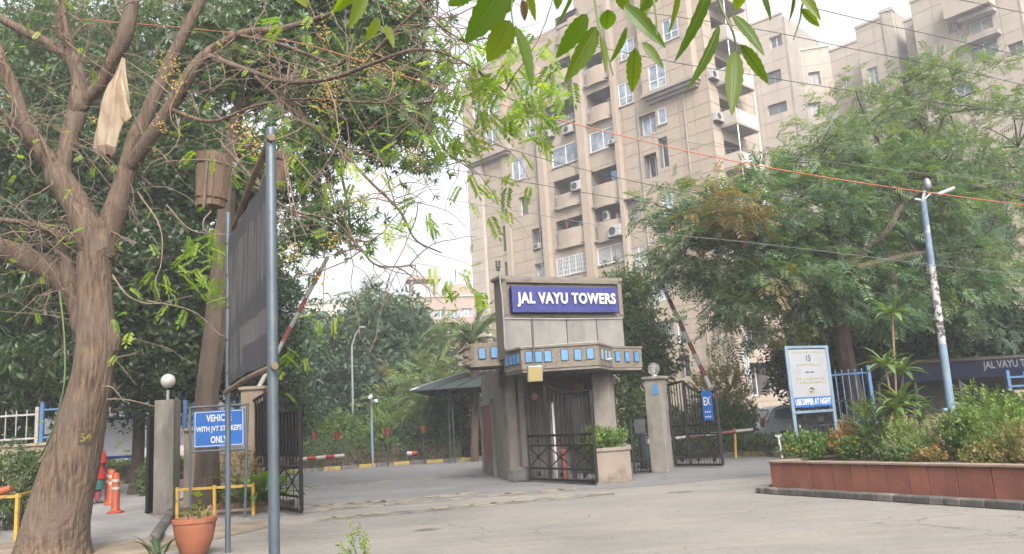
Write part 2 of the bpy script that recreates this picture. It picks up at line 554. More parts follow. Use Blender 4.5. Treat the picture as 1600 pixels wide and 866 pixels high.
M['orange'] = surf('orange_plastic', (0.33, 0.06, 0.018), (0.252, 0.051, 0.018), 6, 0.5, stain=(0.18, 0.066, 0.036), stain_scale=5)
M['wood_old'] = surf('grey_brown_wood', (0.184, 0.124, 0.0825), (0.112, 0.075, 0.051), 5, 0.85, 0.4, 25, stretch=(6, 6, 0.7), vary=0.15)
M['pole_wood'] = surf('bare_pole_wood', (0.173, 0.124, 0.09), (0.105, 0.075, 0.0525), 6, 0.9, 0.4)
M['bark'] = surf('brown_bark', (0.158, 0.108, 0.071), (0.034, 0.022, 0.015), 24, 0.95, 1.0, 26, bdist=0.04, stretch=(1, 1, 0.14), stain=(0.0975, 0.075, 0.0585), stain_scale=1.6, stain_amt=(0.42, 0.7))
M['bark_dark'] = surf('dark_bark', (0.075, 0.054, 0.039), (0.0375, 0.027, 0.0203), 6, 0.95, 0.8, 20, stretch=(1, 1, 0.3))
M['twig'] = surf('pale_twig', (0.203, 0.15, 0.112), (0.112, 0.0788, 0.0562), 8, 0.9)
M['stem_green'] = surf('green_stem', (0.1, 0.13, 0.045), (0.07, 0.09, 0.03), 6, 0.7)
M['straw'] = surf('dry_stem', (0.25, 0.18, 0.09), (0.16, 0.11, 0.06), 6, 0.9)
M['rubber'] = surf('tyre_rubber', (0.02, 0.02, 0.02), (0.03, 0.03, 0.03), 8, 0.8)
M['car'] = surf('silver_car_paint', (0.42, 0.46, 0.52), (0.4, 0.44, 0.5), 2, 0.3, spec=0.6)
M['chrome'] = surf('wheel_alloy', (0.5, 0.5, 0.52), (0.4, 0.4, 0.42), 4, 0.3, metal=0.8)
M['red_cloth'] = surf('red_cloth', (0.313, 0.0119, 0.00972), (0.248, 0.00972, 0.00864), 6, 0.9, 0.3)
M['teal_cloth'] = surf('teal_cloth', (0.025, 0.085, 0.08), (0.02, 0.06, 0.06), 6, 0.9, 0.3)
M['maroon_cloth'] = surf('maroon_cloth', (0.16, 0.03, 0.045), (0.12, 0.025, 0.035), 6, 0.9, 0.3)
M['skin'] = surf('skin', (0.3, 0.16, 0.1), (0.27, 0.14, 0.09), 6, 0.6)
M['hair'] = surf('black_hair', (0.012, 0.01, 0.009), (0.02, 0.016, 0.014), 20, 0.5)
M['awning'] = surf('navy_awning', (0.006, 0.009, 0.022), (0.004, 0.007, 0.016), 2, 0.95, spec=0.05)  # navy lowered further, tree shade put into the cloth colour
M['wire_dark'] = surf('black_cable', (0.03, 0.03, 0.032), (0.04, 0.04, 0.04), 8, 0.6)
M['wire_orange'] = surf('orange_cable', (0.36, 0.1, 0.05), (0.28, 0.08, 0.045), 8, 0.6)
M['wire_grey'] = surf('grey_cable', (0.14, 0.145, 0.145), (0.1, 0.1, 0.1), 8, 0.6)
M['win_frame'] = surf('white_window_frame', (0.55, 0.56, 0.58), (0.47, 0.48, 0.5), 4, 0.45)
M['win_frame_dark'] = surf('brown_window_frame', (0.2, 0.17, 0.15), (0.15, 0.13, 0.12), 4, 0.5)
M['glass'] = surf('window_glass', (0.15, 0.185, 0.235), (0.09, 0.115, 0.15), 0.9, 0.12, spec=0.8, stain=(0.4, 0.43, 0.47), stain_scale=1.1, stain_amt=(0.45, 0.75), vary=0.25)
M['glass_dark'] = surf('dark_window_glass', (0.06, 0.065, 0.075), (0.04, 0.045, 0.05), 0.9, 0.12, spec=0.8, vary=0.3)
M['blind'] = surf('grey_blind', (0.3, 0.29, 0.285), (0.25, 0.24, 0.24), 3, 0.7, vary=0.15)
M['ac'] = surf('air_conditioner_casing', (0.338, 0.338, 0.33), (0.285, 0.285, 0.277), 4, 0.5, stain=(0.262, 0.24, 0.21), stain_scale=3)
M['car_glass'] = surf('car_glass', (0.1, 0.14, 0.19), (0.07, 0.1, 0.14), 2, 0.05, spec=0.9)
M['blue_bin'] = surf('slate_bin', (0.06, 0.085, 0.1), (0.045, 0.06, 0.075), 4, 0.5)


def globe_mat(tr=0.15):
    m, n, b, out = nt_new('globe_glass')
    b.inputs['Base Color'].default_value = (0.62, 0.62, 0.6, 1) if tr > .5 else (0.33, 0.31, 0.28, 1)
    b.inputs['Roughness'].default_value = 0.12
    b.inputs['Specular IOR Level'].default_value = 0.7
    b.inputs['Transmission Weight'].default_value = tr
    b.inputs['IOR'].default_value = 1.15 if tr > .5 else 1.45
    return m


def bag_mat():
    m, n, b, out = nt_new('thin_cream_plastic')
    col = ramp(n, noise(n, coords(n, (3, 3, 1)), 4), [(0.3, (0.38, 0.28, 0.19)), (0.7, (0.56, 0.47, 0.35))])
    n.links.new(col, b.inputs['Base Color'])
    b.inputs['Roughness'].default_value = 0.35
    tr = n.nodes.new('ShaderNodeBsdfTranslucent')
    n.links.new(col, tr.inputs[0])
    mx = n.nodes.new('ShaderNodeMixShader')
    mx.inputs[0].default_value = 0.7
    n.links.new(b.outputs[0], mx.inputs[1])
    n.links.new(tr.outputs[0], mx.inputs[2])
    n.links.new(mx.outputs[0], out.inputs[0])
    return m


def hoarding_mat():
    """dark cloth hoarding: faded print in vertical runs, paler torn block below"""
    m, n, b, out = nt_new('faded_dark_hoarding')
    tc = n.nodes.new('ShaderNodeTexCoord')
    sp = n.nodes.new('ShaderNodeSeparateXYZ')
    n.links.new(tc.outputs['UV'], sp.inputs[0])
    mp = n.nodes.new('ShaderNodeMapping')
    mp.inputs['Scale'].default_value = (26, 1.6, 1)
    n.links.new(tc.outputs['UV'], mp.inputs[0])
    st = noise(n, mp.outputs[0], 1.0, 3, 0.6)
    streak = ramp(n, st, [(0.42, (0, 0, 0)), (0.55, (1, 1, 1))])
    # streaks only above a slanting line, v > 0.34 + 0.12 u
    def math_(op, a, bb):
        q = n.nodes.new('ShaderNodeMath')
        q.operation = op
        for i, v in enumerate((a, bb)):
            if isinstance(v, (int, float)):
                q.inputs[i].default_value = v
            else:
                n.links.new(v, q.inputs[i])
        return q.outputs[0]
    u, v = sp.outputs[0], sp.outputs[1]
    jag = math_('MULTIPLY', math_('SUBTRACT', noise(n, mp.outputs[0], 2.0, 2), 0.5), 0.25)
    line = math_('ADD', math_('ADD', math_('MULTIPLY', u, 0.10), 0.36), jag)
    above = math_('MULTIPLY', math_('GREATER_THAN', v, line), math_('LESS_THAN', v, 0.86))
    f1 = math_('MULTIPLY', streak, above)
    blk = math_('MULTIPLY', math_('MULTIPLY', math_('GREATER_THAN', u, 0.45), math_('LESS_THAN', u, 0.97)),
                math_('MULTIPLY', math_('GREATER_THAN', v, 0.16), math_('LESS_THAN', v, 0.29)))
    blk2 = math_('MULTIPLY', math_('MULTIPLY', math_('GREATER_THAN', u, 0.12), math_('LESS_THAN', u, 0.5)),
                 math_('MULTIPLY', math_('GREATER_THAN', v, 0.06), math_('MULTIPLY', math_('LESS_THAN', v, 0.3), streak)))
    fac = math_('MINIMUM', math_('ADD', math_('ADD', f1, blk), blk2), 1.0)
    dark = ramp(n, noise(n, mp.outputs[0], 3.0, 4), [(0.3, (0.012, 0.012, 0.016)), (0.7, (0.022, 0.022, 0.028))])
    pale = ramp(n, noise(n, mp.outputs[0], 2.2, 4), [(0.3, (0.04, 0.037, 0.038)), (0.7, (0.075, 0.068, 0.068))])
    n.links.new(mixc(n, fac, dark, pale), b.inputs['Base Color'])
    b.inputs['Roughness'].default_value = 0.75
    return m


def map_mat():
    """printed site map: white sheet, faint yellow blotches"""
    m, n, b, out = nt_new('site_map_print')
    co = coords(n, (1, 1, 1), False)
    v = n.nodes.new('ShaderNodeTexVoronoi')
    v.inputs['Scale'].default_value = 5
    n.links.new(co, v.inputs['Vector'])
    a = ramp(n, v.outputs['Distance'], [(0.3, (0.6, 0.57, 0.36)), (0.45, (0.66, 0.69, 0.72))])
    k = ramp(n, noise(n, co, 2.2, 2), [(0.45, (0, 0, 0)), (0.55, (1, 1, 1))])
    n.links.new(mixc(n, k, (0.66, 0.69, 0.72), a), b.inputs['Base Color'])
    b.inputs['Roughness'].default_value = 0.4
    return m


M['globe'] = globe_mat()
M['globe_clear'] = globe_mat(0.9)
M['bag'] = bag_mat()
M['hoarding'] = hoarding_mat()
M['map'] = map_mat()
L = {}
L['dark'] = leafmat('dark_evergreen_leaf', [(0.014, 0.03, 0.012), (0.028, 0.056, 0.018), (0.058, 0.1, 0.026)], 0.3, 0.4)
L['whorl'] = leafmat('whorled_leaf', [(0.024, 0.05, 0.019), (0.05, 0.094, 0.03), (0.1, 0.158, 0.045)], 0.42, 0.4)
L['bright'] = leafmat('bright_compound_leaf', [(0.09, 0.16, 0.022), (0.15, 0.24, 0.03), (0.24, 0.3, 0.035)], 0.5, 0.45)
L['feather'] = leafmat('feathery_leaf', [(0.04, 0.08, 0.046), (0.07, 0.125, 0.062), (0.14, 0.185, 0.065), (0.17, 0.095, 0.045)], 0.38, 0.6)
L['far'] = leafmat('far_leaf', [(0.022, 0.045, 0.028), (0.04, 0.075, 0.04), (0.07, 0.11, 0.05)], 0.3, 0.6)
L['shrub'] = leafmat('shrub_leaf', [(0.05, 0.085, 0.022), (0.09, 0.15, 0.035), (0.16, 0.22, 0.05)], 0.4, 0.5)
L['shrub_dry'] = leafmat('dry_shrub_leaf', [(0.1, 0.12, 0.04), (0.2, 0.15, 0.05), (0.3, 0.16, 0.06)], 0.35, 0.6)
L['hedge'] = leafmat('hedge_leaf', [(0.03, 0.055, 0.02), (0.05, 0.085, 0.028), (0.085, 0.12, 0.04)], 0.3, 0.6)
L['palm'] = leafmat('palm_leaf', [(0.05, 0.09, 0.035), (0.085, 0.14, 0.05), (0.13, 0.18, 0.06)], 0.3, 0.4)
L['near'] = leafmat('near_leaf', [(0.035, 0.07, 0.007), (0.062, 0.105, 0.009), (0.12, 0.14, 0.014)], 0.62, 0.4, 2.6)
L['berry'] = leafmat('yellow_berry', [(0.3, 0.19, 0.04), (0.42, 0.28, 0.06), (0.5, 0.36, 0.1)], 0.1, 0.4)
L['marigold'] = leafmat('marigold_petal', [(0.6, 0.2, 0.01), (0.7, 0.3, 0.01), (0.65, 0.14, 0.01)], 0.25, 0.6)
L['litter'] = leafmat('dry_leaf_litter', [(0.16, 0.1, 0.05), (0.25, 0.17, 0.08), (0.1, 0.07, 0.04)], 0.1, 0.9)


# ------------------------------------------------------------------ foliage tools
def leaf_quad(base, d, side, l, w, fold=0.15):
    """four corners of a folded diamond leaf"""
    base, d, side = map(np.array, (base, d, side))
    nrm = np.cross(side, d)
    mid = base + d * l * 0.42
    return [base, mid + side * w / 2 + nrm * fold * w, base + d * l, mid - side * w / 2 + nrm * fold * w]


def unit(v):
    v = np.array(v, float)
    return v / (np.linalg.norm(v) + 1e-9)


def template(kind, rg):
    q = []
    if kind == 'rosette':                       # whorl of leaves round a twig tip, axis +Y
        for k in range(8):
            a = 2 * math.pi * k / 8 + rg.uniform(-.2, .2)
            d = unit((math.cos(a), rg.uniform(-.1, .75), math.sin(a)))
            side = unit(np.cross(d, (0, 1, 0)))
            q.append(leaf_quad((0, 0, 0), d, side, rg.uniform(.75, 1.05), rg.uniform(.22, .3)))
    elif kind == 'pinnate':                     # rachis along +Y with paired leaflets
        for k in range(7):
            t = 0.15 + 0.8 * k / 7
            z = -0.22 * t * t
            for s in (-1, 1):
                d = unit((s * .8, .62, -.25 + rg.uniform(-.15, .15)))
                q.append(leaf_quad((0, t, z), d, unit(np.cross(d, (0, 0, 1))), rg.uniform(.28, .36), rg.uniform(.095, .125)))
        q.append(leaf_quad((0, .95, -.22), (0, .95, -.3), (1, 0, 0), .33, .11))
    elif kind == 'feather':                     # twice-divided leaf: rachis with narrow pinnae
        for k in range(6):
            t = 0.1 + 0.85 * k / 6
            z = -0.3 * t * t
            for s in (-1, 1):
                d = unit((s * .85, .5, -.25 + rg.uniform(-.2, .2)))
                q.append(leaf_quad((0, t, z), d, unit(np.cross(d, (0, 0, 1))), rg.uniform(.34, .5) * (1 - .35 * t), rg.uniform(.075, .115), .05))
    elif kind == 'droop':                       # long leaves hanging from a twig
        for k in range(9):
            t = k / 9
            a = rg.uniform(0, 6.28)
            d = unit((math.cos(a) * .45, math.sin(a) * .45, -1))
            q.append(leaf_quad((rg.uniform(-.1, .1), t * .8, -t * .5), d, unit(np.cross(d, (math.cos(a + 1), math.sin(a + 1), .2))),
                               rg.uniform(.6, .95), rg.uniform(.13, .18)))
    elif kind == 'clump':
        for k in range(12):
            d = unit(rg.normal(size=3) + (0, .25, 0))
            b = rg.normal(size=3) * .28
            q.append(leaf_quad(b, d, unit(np.cross(d, rg.normal(size=3))), rg.uniform(.4, .7), rg.uniform(.17, .27)))
    elif kind == 'spike':                       # upright leafy shoot along +Y
        for k in range(12):
            t = k / 12
            a = 2.4 * k
            d = unit((math.cos(a), .75, math.sin(a)))
            q.append(leaf_quad((0, t, 0), d, unit(np.cross(d, (0, 1, 0))), rg.uniform(.26, .4) * (1 - .3 * t), rg.uniform(.1, .14)))
    return np.array(q, dtype=np.float64)        # (leaves, 4, 3)


def frames(dirs, rg):
    """rotation matrices (columns x, y, z) taking +Y to each direction, random roll"""
    d = dirs / (np.linalg.norm(dirs, axis=1, keepdims=True) + 1e-9)
    up = np.tile([0, 0, 1.0], (len(d), 1)) + rg.normal(size=(len(d), 3)) * .35
    x = np.cross(d, up)
    x /= np.linalg.norm(x, axis=1, keepdims=True) + 1e-9
    z = np.cross(x, d)
    return np.stack([x, d, z], axis=2)


class Leaves:
    def __init__(s):
        s.q, s.t = [], []

    def scatter(s, kind, pos, dirs, scale, tone=(0.0, 1.0), rg=RNG, clump_tone=None):
        pos = np.atleast_2d(pos)
        n = len(pos)
        if n == 0:
            return s
        tps = [template(kind, rg) for _ in range(5)]
        R = frames(np.atleast_2d(dirs), rg)
        sc = scale if hasattr(scale, '__len__') and len(scale) == n else rg.uniform(scale[0], scale[1], n)
        pick = rg.integers(0, 5, n)
        for k in range(5):
            idx = np.where(pick == k)[0]
            if len(idx) == 0:
                continue
            tp = tps[k]
            v = np.einsum('nij,lkj->nlki', R[idx], tp) * np.asarray(sc)[idx][:, None, None, None] + pos[idx][:, None, None, :]
            s.q.append(v.reshape(-1, 4, 3))
            base = rg.uniform(tone[0], tone[1], (len(idx), 1)) if clump_tone is None else clump_tone[idx][:, None]
            t = base + rg.normal(size=(len(idx), len(tp))) * .12
            s.t.append(np.clip(t, 0, 1).ravel())
        return s

    def mesh(s, name, mat, off=(0, 0, 0)):
        q = np.concatenate(s.q)
        t = np.concatenate(s.t)
        n = len(q)
        me = bpy.data.meshes.new(name)
        me.vertices.add(n * 4)
        me.vertices.foreach_set('co', (q.reshape(-1, 3) - np.array(off)).astype(np.float32).ravel())
        me.loops.add(n * 4)
        me.loops.foreach_set('vertex_index', np.arange(n * 4, dtype=np.int32))
        me.polygons.add(n)
        me.polygons.foreach_set('loop_start', np.arange(n, dtype=np.int32) * 4)
        try:
            me.polygons.foreach_set('loop_total', np.full(n, 4, dtype=np.int32))
        except Exception:
            pass
        a = me.attributes.new('tone', 'FLOAT', 'FACE')
        a.data.foreach_set('value', t.astype(np.float32))
        me.materials.append(mat)
        me.update(calc_edges=True)
        return me

    def build(s, name, mat, parent=None):
        off = root_loc(parent) if parent is not None else np.zeros(3)
        return link_mesh(name, s.mesh(name, mat, off), parent)


def ellipsoid_points(c, r, n, rg, inner=0.35):
    d = rg.normal(size=(n, 3))
    d /= np.linalg.norm(d, axis=1, keepdims=True)
    u = rg.uniform(inner ** 3, 1, n) ** (1 / 3)
    return np.array(c) + d * u[:, None] * np.array(r), d


def blob(px, py, Y, rx, ry, ryd=None, tone=(0.1, 0.9), dens=1.0):
    """a crown lobe: photo position, distance, half sizes in photo pixels, depth half size in metres"""
    k = Y / F
    return dict(c=P(px, py, Y), r=np.array([rx * k, ryd or (rx + ry) / 2 * k * 1.1, ry * k]), tone=tone, dens=dens)


def bez(a, b, bend, n=5):
    a, b = np.array(a), np.array(b)
    m = (a + b) / 2 + np.array(bend)
    t = np.linspace(0, 1, n)[:, None]
    return (1 - t) ** 2 * a + 2 * t * (1 - t) * m + t * t * b


def make_crown(trunk_mb, limbs, blobs, kind, size, per_m3, mat_seed, clump=0.45, sprays=14, droop=0.2, tw=0.012, inner=0.35, maxc=900, flat=1.0, thick=.008):
    """leaf clumps through the lobes, each joined to the nearest limb by a thin branch"""
    rg = np.random.default_rng(mat_seed)
    lv = Leaves()
    lp = np.concatenate([np.asarray(l)[:, :3] for l in limbs])
    for b in blobs:
        vol = 4.19 * b['r'][0] * b['r'][1] * b['r'][2]
        nc = int(min(maxc, max(6, vol * per_m3 * b['dens'])))
        cen, _ = ellipsoid_points(b['c'], b['r'], nc, rg, inner)
        # break the even fill: drop clumps where a coarse wave field is low
        w = np.sin(cen[:, 0] * 2.1 + mat_seed) * np.sin(cen[:, 1] * 1.9 + 2) * np.sin(cen[:, 2] * 2.3 + mat_seed * .7)
        cen = cen[w > -0.28]
        tn = rg.uniform(b['tone'][0], b['tone'][1], len(cen))
        for c in cen:
            j = np.argmin(((lp - c) ** 2).sum(1) + rg.uniform(0, .5))
            a = lp[j]
            if rg.uniform() < 0.55:
                L_ = np.linalg.norm(c - a)
                pts = bez(a, c, (rg.normal(0, .06) * L_, rg.normal(0, .06) * L_, .12 * L_), 5)
                r0 = min(.07, tw + L_ * thick)
                trunk_mb.tube(pts, np.linspace(r0, tw * .5, 5), 4, cap=False)
        n = len(cen) * sprays
        pos = np.repeat(cen, sprays, 0) + rg.normal(size=(n, 3)) * clump * .5 * np.array([1, 1, flat])
        out = pos - np.repeat(cen, sprays, 0) + (pos - b['c']) * .25
        out = unit_rows(out) + rg.normal(size=(n, 3)) * .45
        out[:, 2] -= droop
        lv.scatter(kind, pos, out, size, rg=rg, clump_tone=np.repeat(tn, sprays))
    return lv


def unit_rows(a):
    return a / (np.linalg.norm(a, axis=1, keepdims=True) + 1e-9)


def limb(pxs, widths, n=5):
    """pxs: (px, py, Y) along the limb; widths in photo pixels -> array of x, y, z, radius"""
    rows = []
    for (px, py, Y), w in zip(pxs, widths):
        p = P(px, py, Y)
        rows.append((p[0], p[1], p[2], w * Y / F / 2))
    return spline(rows, n)


def knobble(l, rg, a=0.08):
    l = l.copy()
    k = np.arange(len(l))
    kn = k[::4] if len(l) > 4 else k
    l[:, 3] *= 1 + np.interp(k, kn, rg.normal(size=len(kn)) * a)
    for i in range(3):
        l[:, i] += np.interp(k, kn, rg.normal(size=len(kn))) * l[:, 3] * .1
    return l


def text_geo(s, size=1.0, xs=1.0, extrude=0.0, offset=0.0, spacing=1.0, shear=0.0, line=1.0, align='CENTER'):
    cu = bpy.data.curves.new('tmp', 'FONT')
    cu.body = s
    cu.size = size
    cu.extrude = extrude
    cu.offset = offset
    cu.space_character = spacing
    cu.space_line = line
    cu.shear = shear
    cu.align_x = align
    cu.align_y = 'CENTER'
    cu.resolution_u = 3
    o = bpy.data.objects.new('tmp', cu)
    COL.objects.link(o)
    dg = bpy.context.evaluated_depsgraph_get()
    dg.update()
    me = bpy.data.meshes.new_from_object(o.evaluated_get(dg))
    v = np.array([list(q.co) for q in me.vertices])
    f = [tuple(p.vertices) for p in me.polygons]
    bpy.data.objects.remove(o)
    bpy.data.curves.remove(cu)
    bpy.data.meshes.remove(me)
    v[:, 0] *= xs
    return v, f


def place_geo(v, o, t, up, n):
    return np.array(o) + v[:, :1] * np.array(t) + v[:, 1:2] * np.array(up) + v[:, 2:3] * np.array(n)


def islands(v, f):
    par = list(range(len(v)))

    def find(a):
        while par[a] != a:
            par[a] = par[par[a]]
            a = par[a]
        return a
    for p in f:
        for k in p[1:]:
            par[find(k)] = find(p[0])
    gr = {}
    for p in f:
        gr.setdefault(find(p[0]), []).append(p)
    res = []
    for fs in gr.values():
        ids = sorted({i for p in fs for i in p})
        mp = {i: k for k, i in enumerate(ids)}
        res.append((v[ids], [tuple(mp[i] for i in p) for p in fs]))
    res.sort(key=lambda r: r[0][:, 0].mean())
    return res


# ------------------------------------------------------------------ ground, roads and paths
def sheet(name, poly, z, mat):
    o = MB().add([(p[0], p[1], z) for p in poly], [tuple(range(len(poly)))]).build(name, mat)
    return tag(o, kind='structure')


sheet('ground', [(-500, -60), (500, -60), (500, 900), (-500, 900)], 0.0, M['forecourt'])
a, b, c, d = G(395, 812), G(700, 778), G(985, 762), G(1225, 741)
sheet('road', [a[:2], b[:2], c[:2], d[:2], (30, 17), (30, 60), (-22, 60), (-12, 30)], 0.004, M['asphalt'])
# garden beyond the far kerb, a step higher
K1 = [G(400, 746), G(475, 739), G(560, 732), G(640, 726), G(720, 721), G(760, 719)]
tag(MB().prism([K1[0][:2], K1[1][:2], K1[2][:2], K1[3][:2], K1[4][:2], K1[5][:2], (-2.5, 95), (-60, 95), (-30, 40)], 0.0, 0.10)
    .build('garden_ground', M['lawn']), kind='structure')
# footpath through the pedestrian opening
fp = [G(285, 835), G(125, 850), (-13.4, 18.4), (-17, 33.5), (-11.3, 33.5), (-8.15, 18.0)]
tag(MB().prism([p[:2] for p in fp][::-1], 0.0, 0.07).build('footpath', M['footpath']), kind='structure')
# earth verge at the foot of the big tree
vg = [G(-60, 900), G(-60, 846), G(140, 852), G(285, 838), G(330, 822), G(420, 812), G(445, 818), G(300, 852), G(215, 872), G(180, 900)]
sheet('verge', [p[:2] for p in vg], 0.008, M['dirt'])
tag(MB().prism([(-7.2, 17.1), (-5.0, 16.9), (-5.0, 18.35), (-7.2, 18.35)], 0, 0.12).build('planting_bed', M['soil']), kind='structure')
tag(MB().prism([(-40, 15.6), (-9.6, 15.6), (-10.6, 18.9), (-40, 18.9)], 0, 0.05).build('earth_strip', M['dirt']), kind='structure')

# stones of the painted kerb
def kerb_line(root, pts, step, mats, w=0.16, h=0.16, skip=0.02):
    pts = [np.array(p[:2]) for p in pts]
    k = 0
    for a, b in zip(pts[:-1], pts[1:]):
        L_ = np.linalg.norm(b - a)
        n = max(1, int(round(L_ / step)))
        for i in range(n):
            p = a + (b - a) * (i + skip) / n
            q = a + (b - a) * (i + 1 - skip) / n
            hh = h + random.uniform(-.008, .008)
            MB().bar((p[0], p[1], hh / 2), (q[0], q[1], hh / 2), w, hh).build('kerb_stone', mats[k % len(mats)], root, bevel=0.012)
            k += 1


kr = thing('kerb', 'yellow and black kerb stones along the hedge behind the entrance road', 'kerb', (K1[0][0], K1[0][1], 0))
kerb_line(kr, K1, 0.75, [M['kerb_y'], M['kerb_k']])
k2 = [G(1120, 716), G(1160, 713), G(1200, 713), G(1240, 717)]
kr = thing('kerb', 'black and yellow kerb stones below the shrubs beside the silver car', 'kerb', (k2[0][0], k2[0][1], 0))
kerb_line(kr, k2, 0.75, [M['kerb_k'], M['kerb_y']])
k3 = [G(160, 762), G(196, 759), G(246, 754)]
kr = thing('kerb', 'yellow and grey kerb below the clipped hedge at the end of the footpath', 'kerb', (k3[0][0], k3[0][1], 0))
kerb_line(kr, k3, 0.8, [M['kerb_y'], M['kerb_dark']], h=0.2)

# low rumble strips across the entrance, with worn yellow blocks
def rumble(pts, label, blocks):
    a0 = G(*pts[0])
    r = thing('rumble_strip', label, 'speed bump', (a0[0], a0[1], 0), group='rumble strips across the entrance')
    g = [G(*p) for p in pts]
    for i in range(len(g) - 1):
        a, b = np.array(g[i]), np.array(g[i + 1])
        d = unit(b - a)
        s = np.array([-d[1], d[0], 0])
        MB().add([a - s * .2 + (0, 0, .005), b - s * .2 + (0, 0, .005), b - s * .12 + (0, 0, .028), a - s * .12 + (0, 0, .028),
                  a + s * .12 + (0, 0, .028), b + s * .12 + (0, 0, .028), b + s * .2 + (0, 0, .005), a + s * .2 + (0, 0, .005)],
                 [(0, 1, 2, 3), (3, 2, 5, 4), (4, 5, 6, 7)]).build('strip', M['strip'], r)
    rg = np.random.default_rng(int(pts[0][1]))
    tot = np.array(g)
    for k in range(blocks):
        t = (k + .5 + rg.uniform(-.12, .12)) / blocks * (len(g) - 1)
        i = min(int(t), len(g) - 2)
        c = tot[i] + (tot[i + 1] - tot[i]) * (t - i)
        if rg.uniform() < .22:
            continue
        d = unit(tot[i + 1] - tot[i])
        s = np.array([-d[1], d[0], 0])
        L_, w = rg.uniform(.16, .3), rg.uniform(.18, .3)
        ring = []
        for m in range(9):
            a = 2 * math.pi * m / 9
            ring.append(c + d * L_ * math.copysign(abs(math.cos(a)) ** .5, math.cos(a)) * rg.uniform(.8, 1.1)
                        + s * w * .5 * math.copysign(abs(math.sin(a)) ** .6, math.sin(a)) * rg.uniform(.6, 1.1) + (0, 0, .033))
        MB().add(ring, [tuple(range(9))]).build('painted_block', M['paint_y'], r)


rumble([(468, 800), (600, 790), (760, 776), (900, 766)], 'worn rumble strip with yellow blocks just outside the gate line', 16)
rumble([(498, 813), (640, 801), (800, 786), (955, 772)], 'faint outermost rumble strip with scattered yellow blocks nearest the forecourt', 15)
rumble([(468, 794), (600, 785), (740, 772)], 'rumble strip with bold yellow blocks at the open left gate', 10)
rumble([(470, 762), (560, 756), (660, 749), (760, 742)], 'thin pale rumble strip inside the gate in front of the hedge', 12)
for i, (q, rx, ry) in enumerate((((665, 828), .22, .05), ((1062, 769), .26, .05))):
    c = G(*q)
    ring = [(c[0] + rx * math.cos(t) * random.uniform(.7, 1.1), c[1] + ry * 3 * math.sin(t) * random.uniform(.7, 1.1), .006) for t in np.linspace(0, 6.0, 12)]
    tag(MB().add(ring, [tuple(range(12))]).build('road_patch', M['strip']), kind='structure')

# dry leaves and grit on the ground
lt = Leaves()
n = 900
pp = np.stack([RNG.uniform(-9.5, 8, n), RNG.uniform(7.5, 22, n), np.full(n, .012)], 1)
keep = RNG.uniform(size=n) < np.where(pp[:, 0] < -3, 1.0, .3)
pp = pp[keep]
q = []
for p in pp:
    a = RNG.uniform(0, 6.28)
    d = np.array([math.cos(a), math.sin(a), RNG.uniform(0, .3)])
    q.append(leaf_quad(p, d, np.array([-math.sin(a), math.cos(a), .1]), RNG.uniform(.03, .075), RNG.uniform(.012, .03), .3))
lt.q.append(np.array(q))
lt.t.append(RNG.uniform(0, 1, len(q)))
tag(lt.build('leaf_litter', L['litter']), 'dry leaves and grit scattered over the dusty forecourt', 'leaf litter', kind='stuff')


# ------------------------------------------------------------------ apartment towers
class Facade:
    """vertical wall plane: s runs along t, z up, n points outwards"""

    def __init__(s, o, t, n):
        s.o, s.t, s.n = np.array([o[0], o[1], 0.0]), np.array([t[0], t[1], 0.0]), np.array([n[0], n[1], 0.0])

    def pt(s, u, z, d=0.0):
        return s.o + s.t * u + s.n * d + np.array([0, 0, z])

    def sz(s, px, py, d=0.0):
        q = on_plane(px, py, s.o + s.n * d, s.n)
        return (q - s.o) @ s.t, q[2]

    def rect(s, l, r, tp, bt, d=0.0):
        """photo rectangle -> (s0, s1, z0, z1) on the wall"""
        m, k = (tp + bt) / 2, (l + r) / 2
        return s.sz(l, m, d)[0], s.sz(r, m, d)[0], s.sz(k, bt, d)[1], s.sz(k, tp, d)[1]


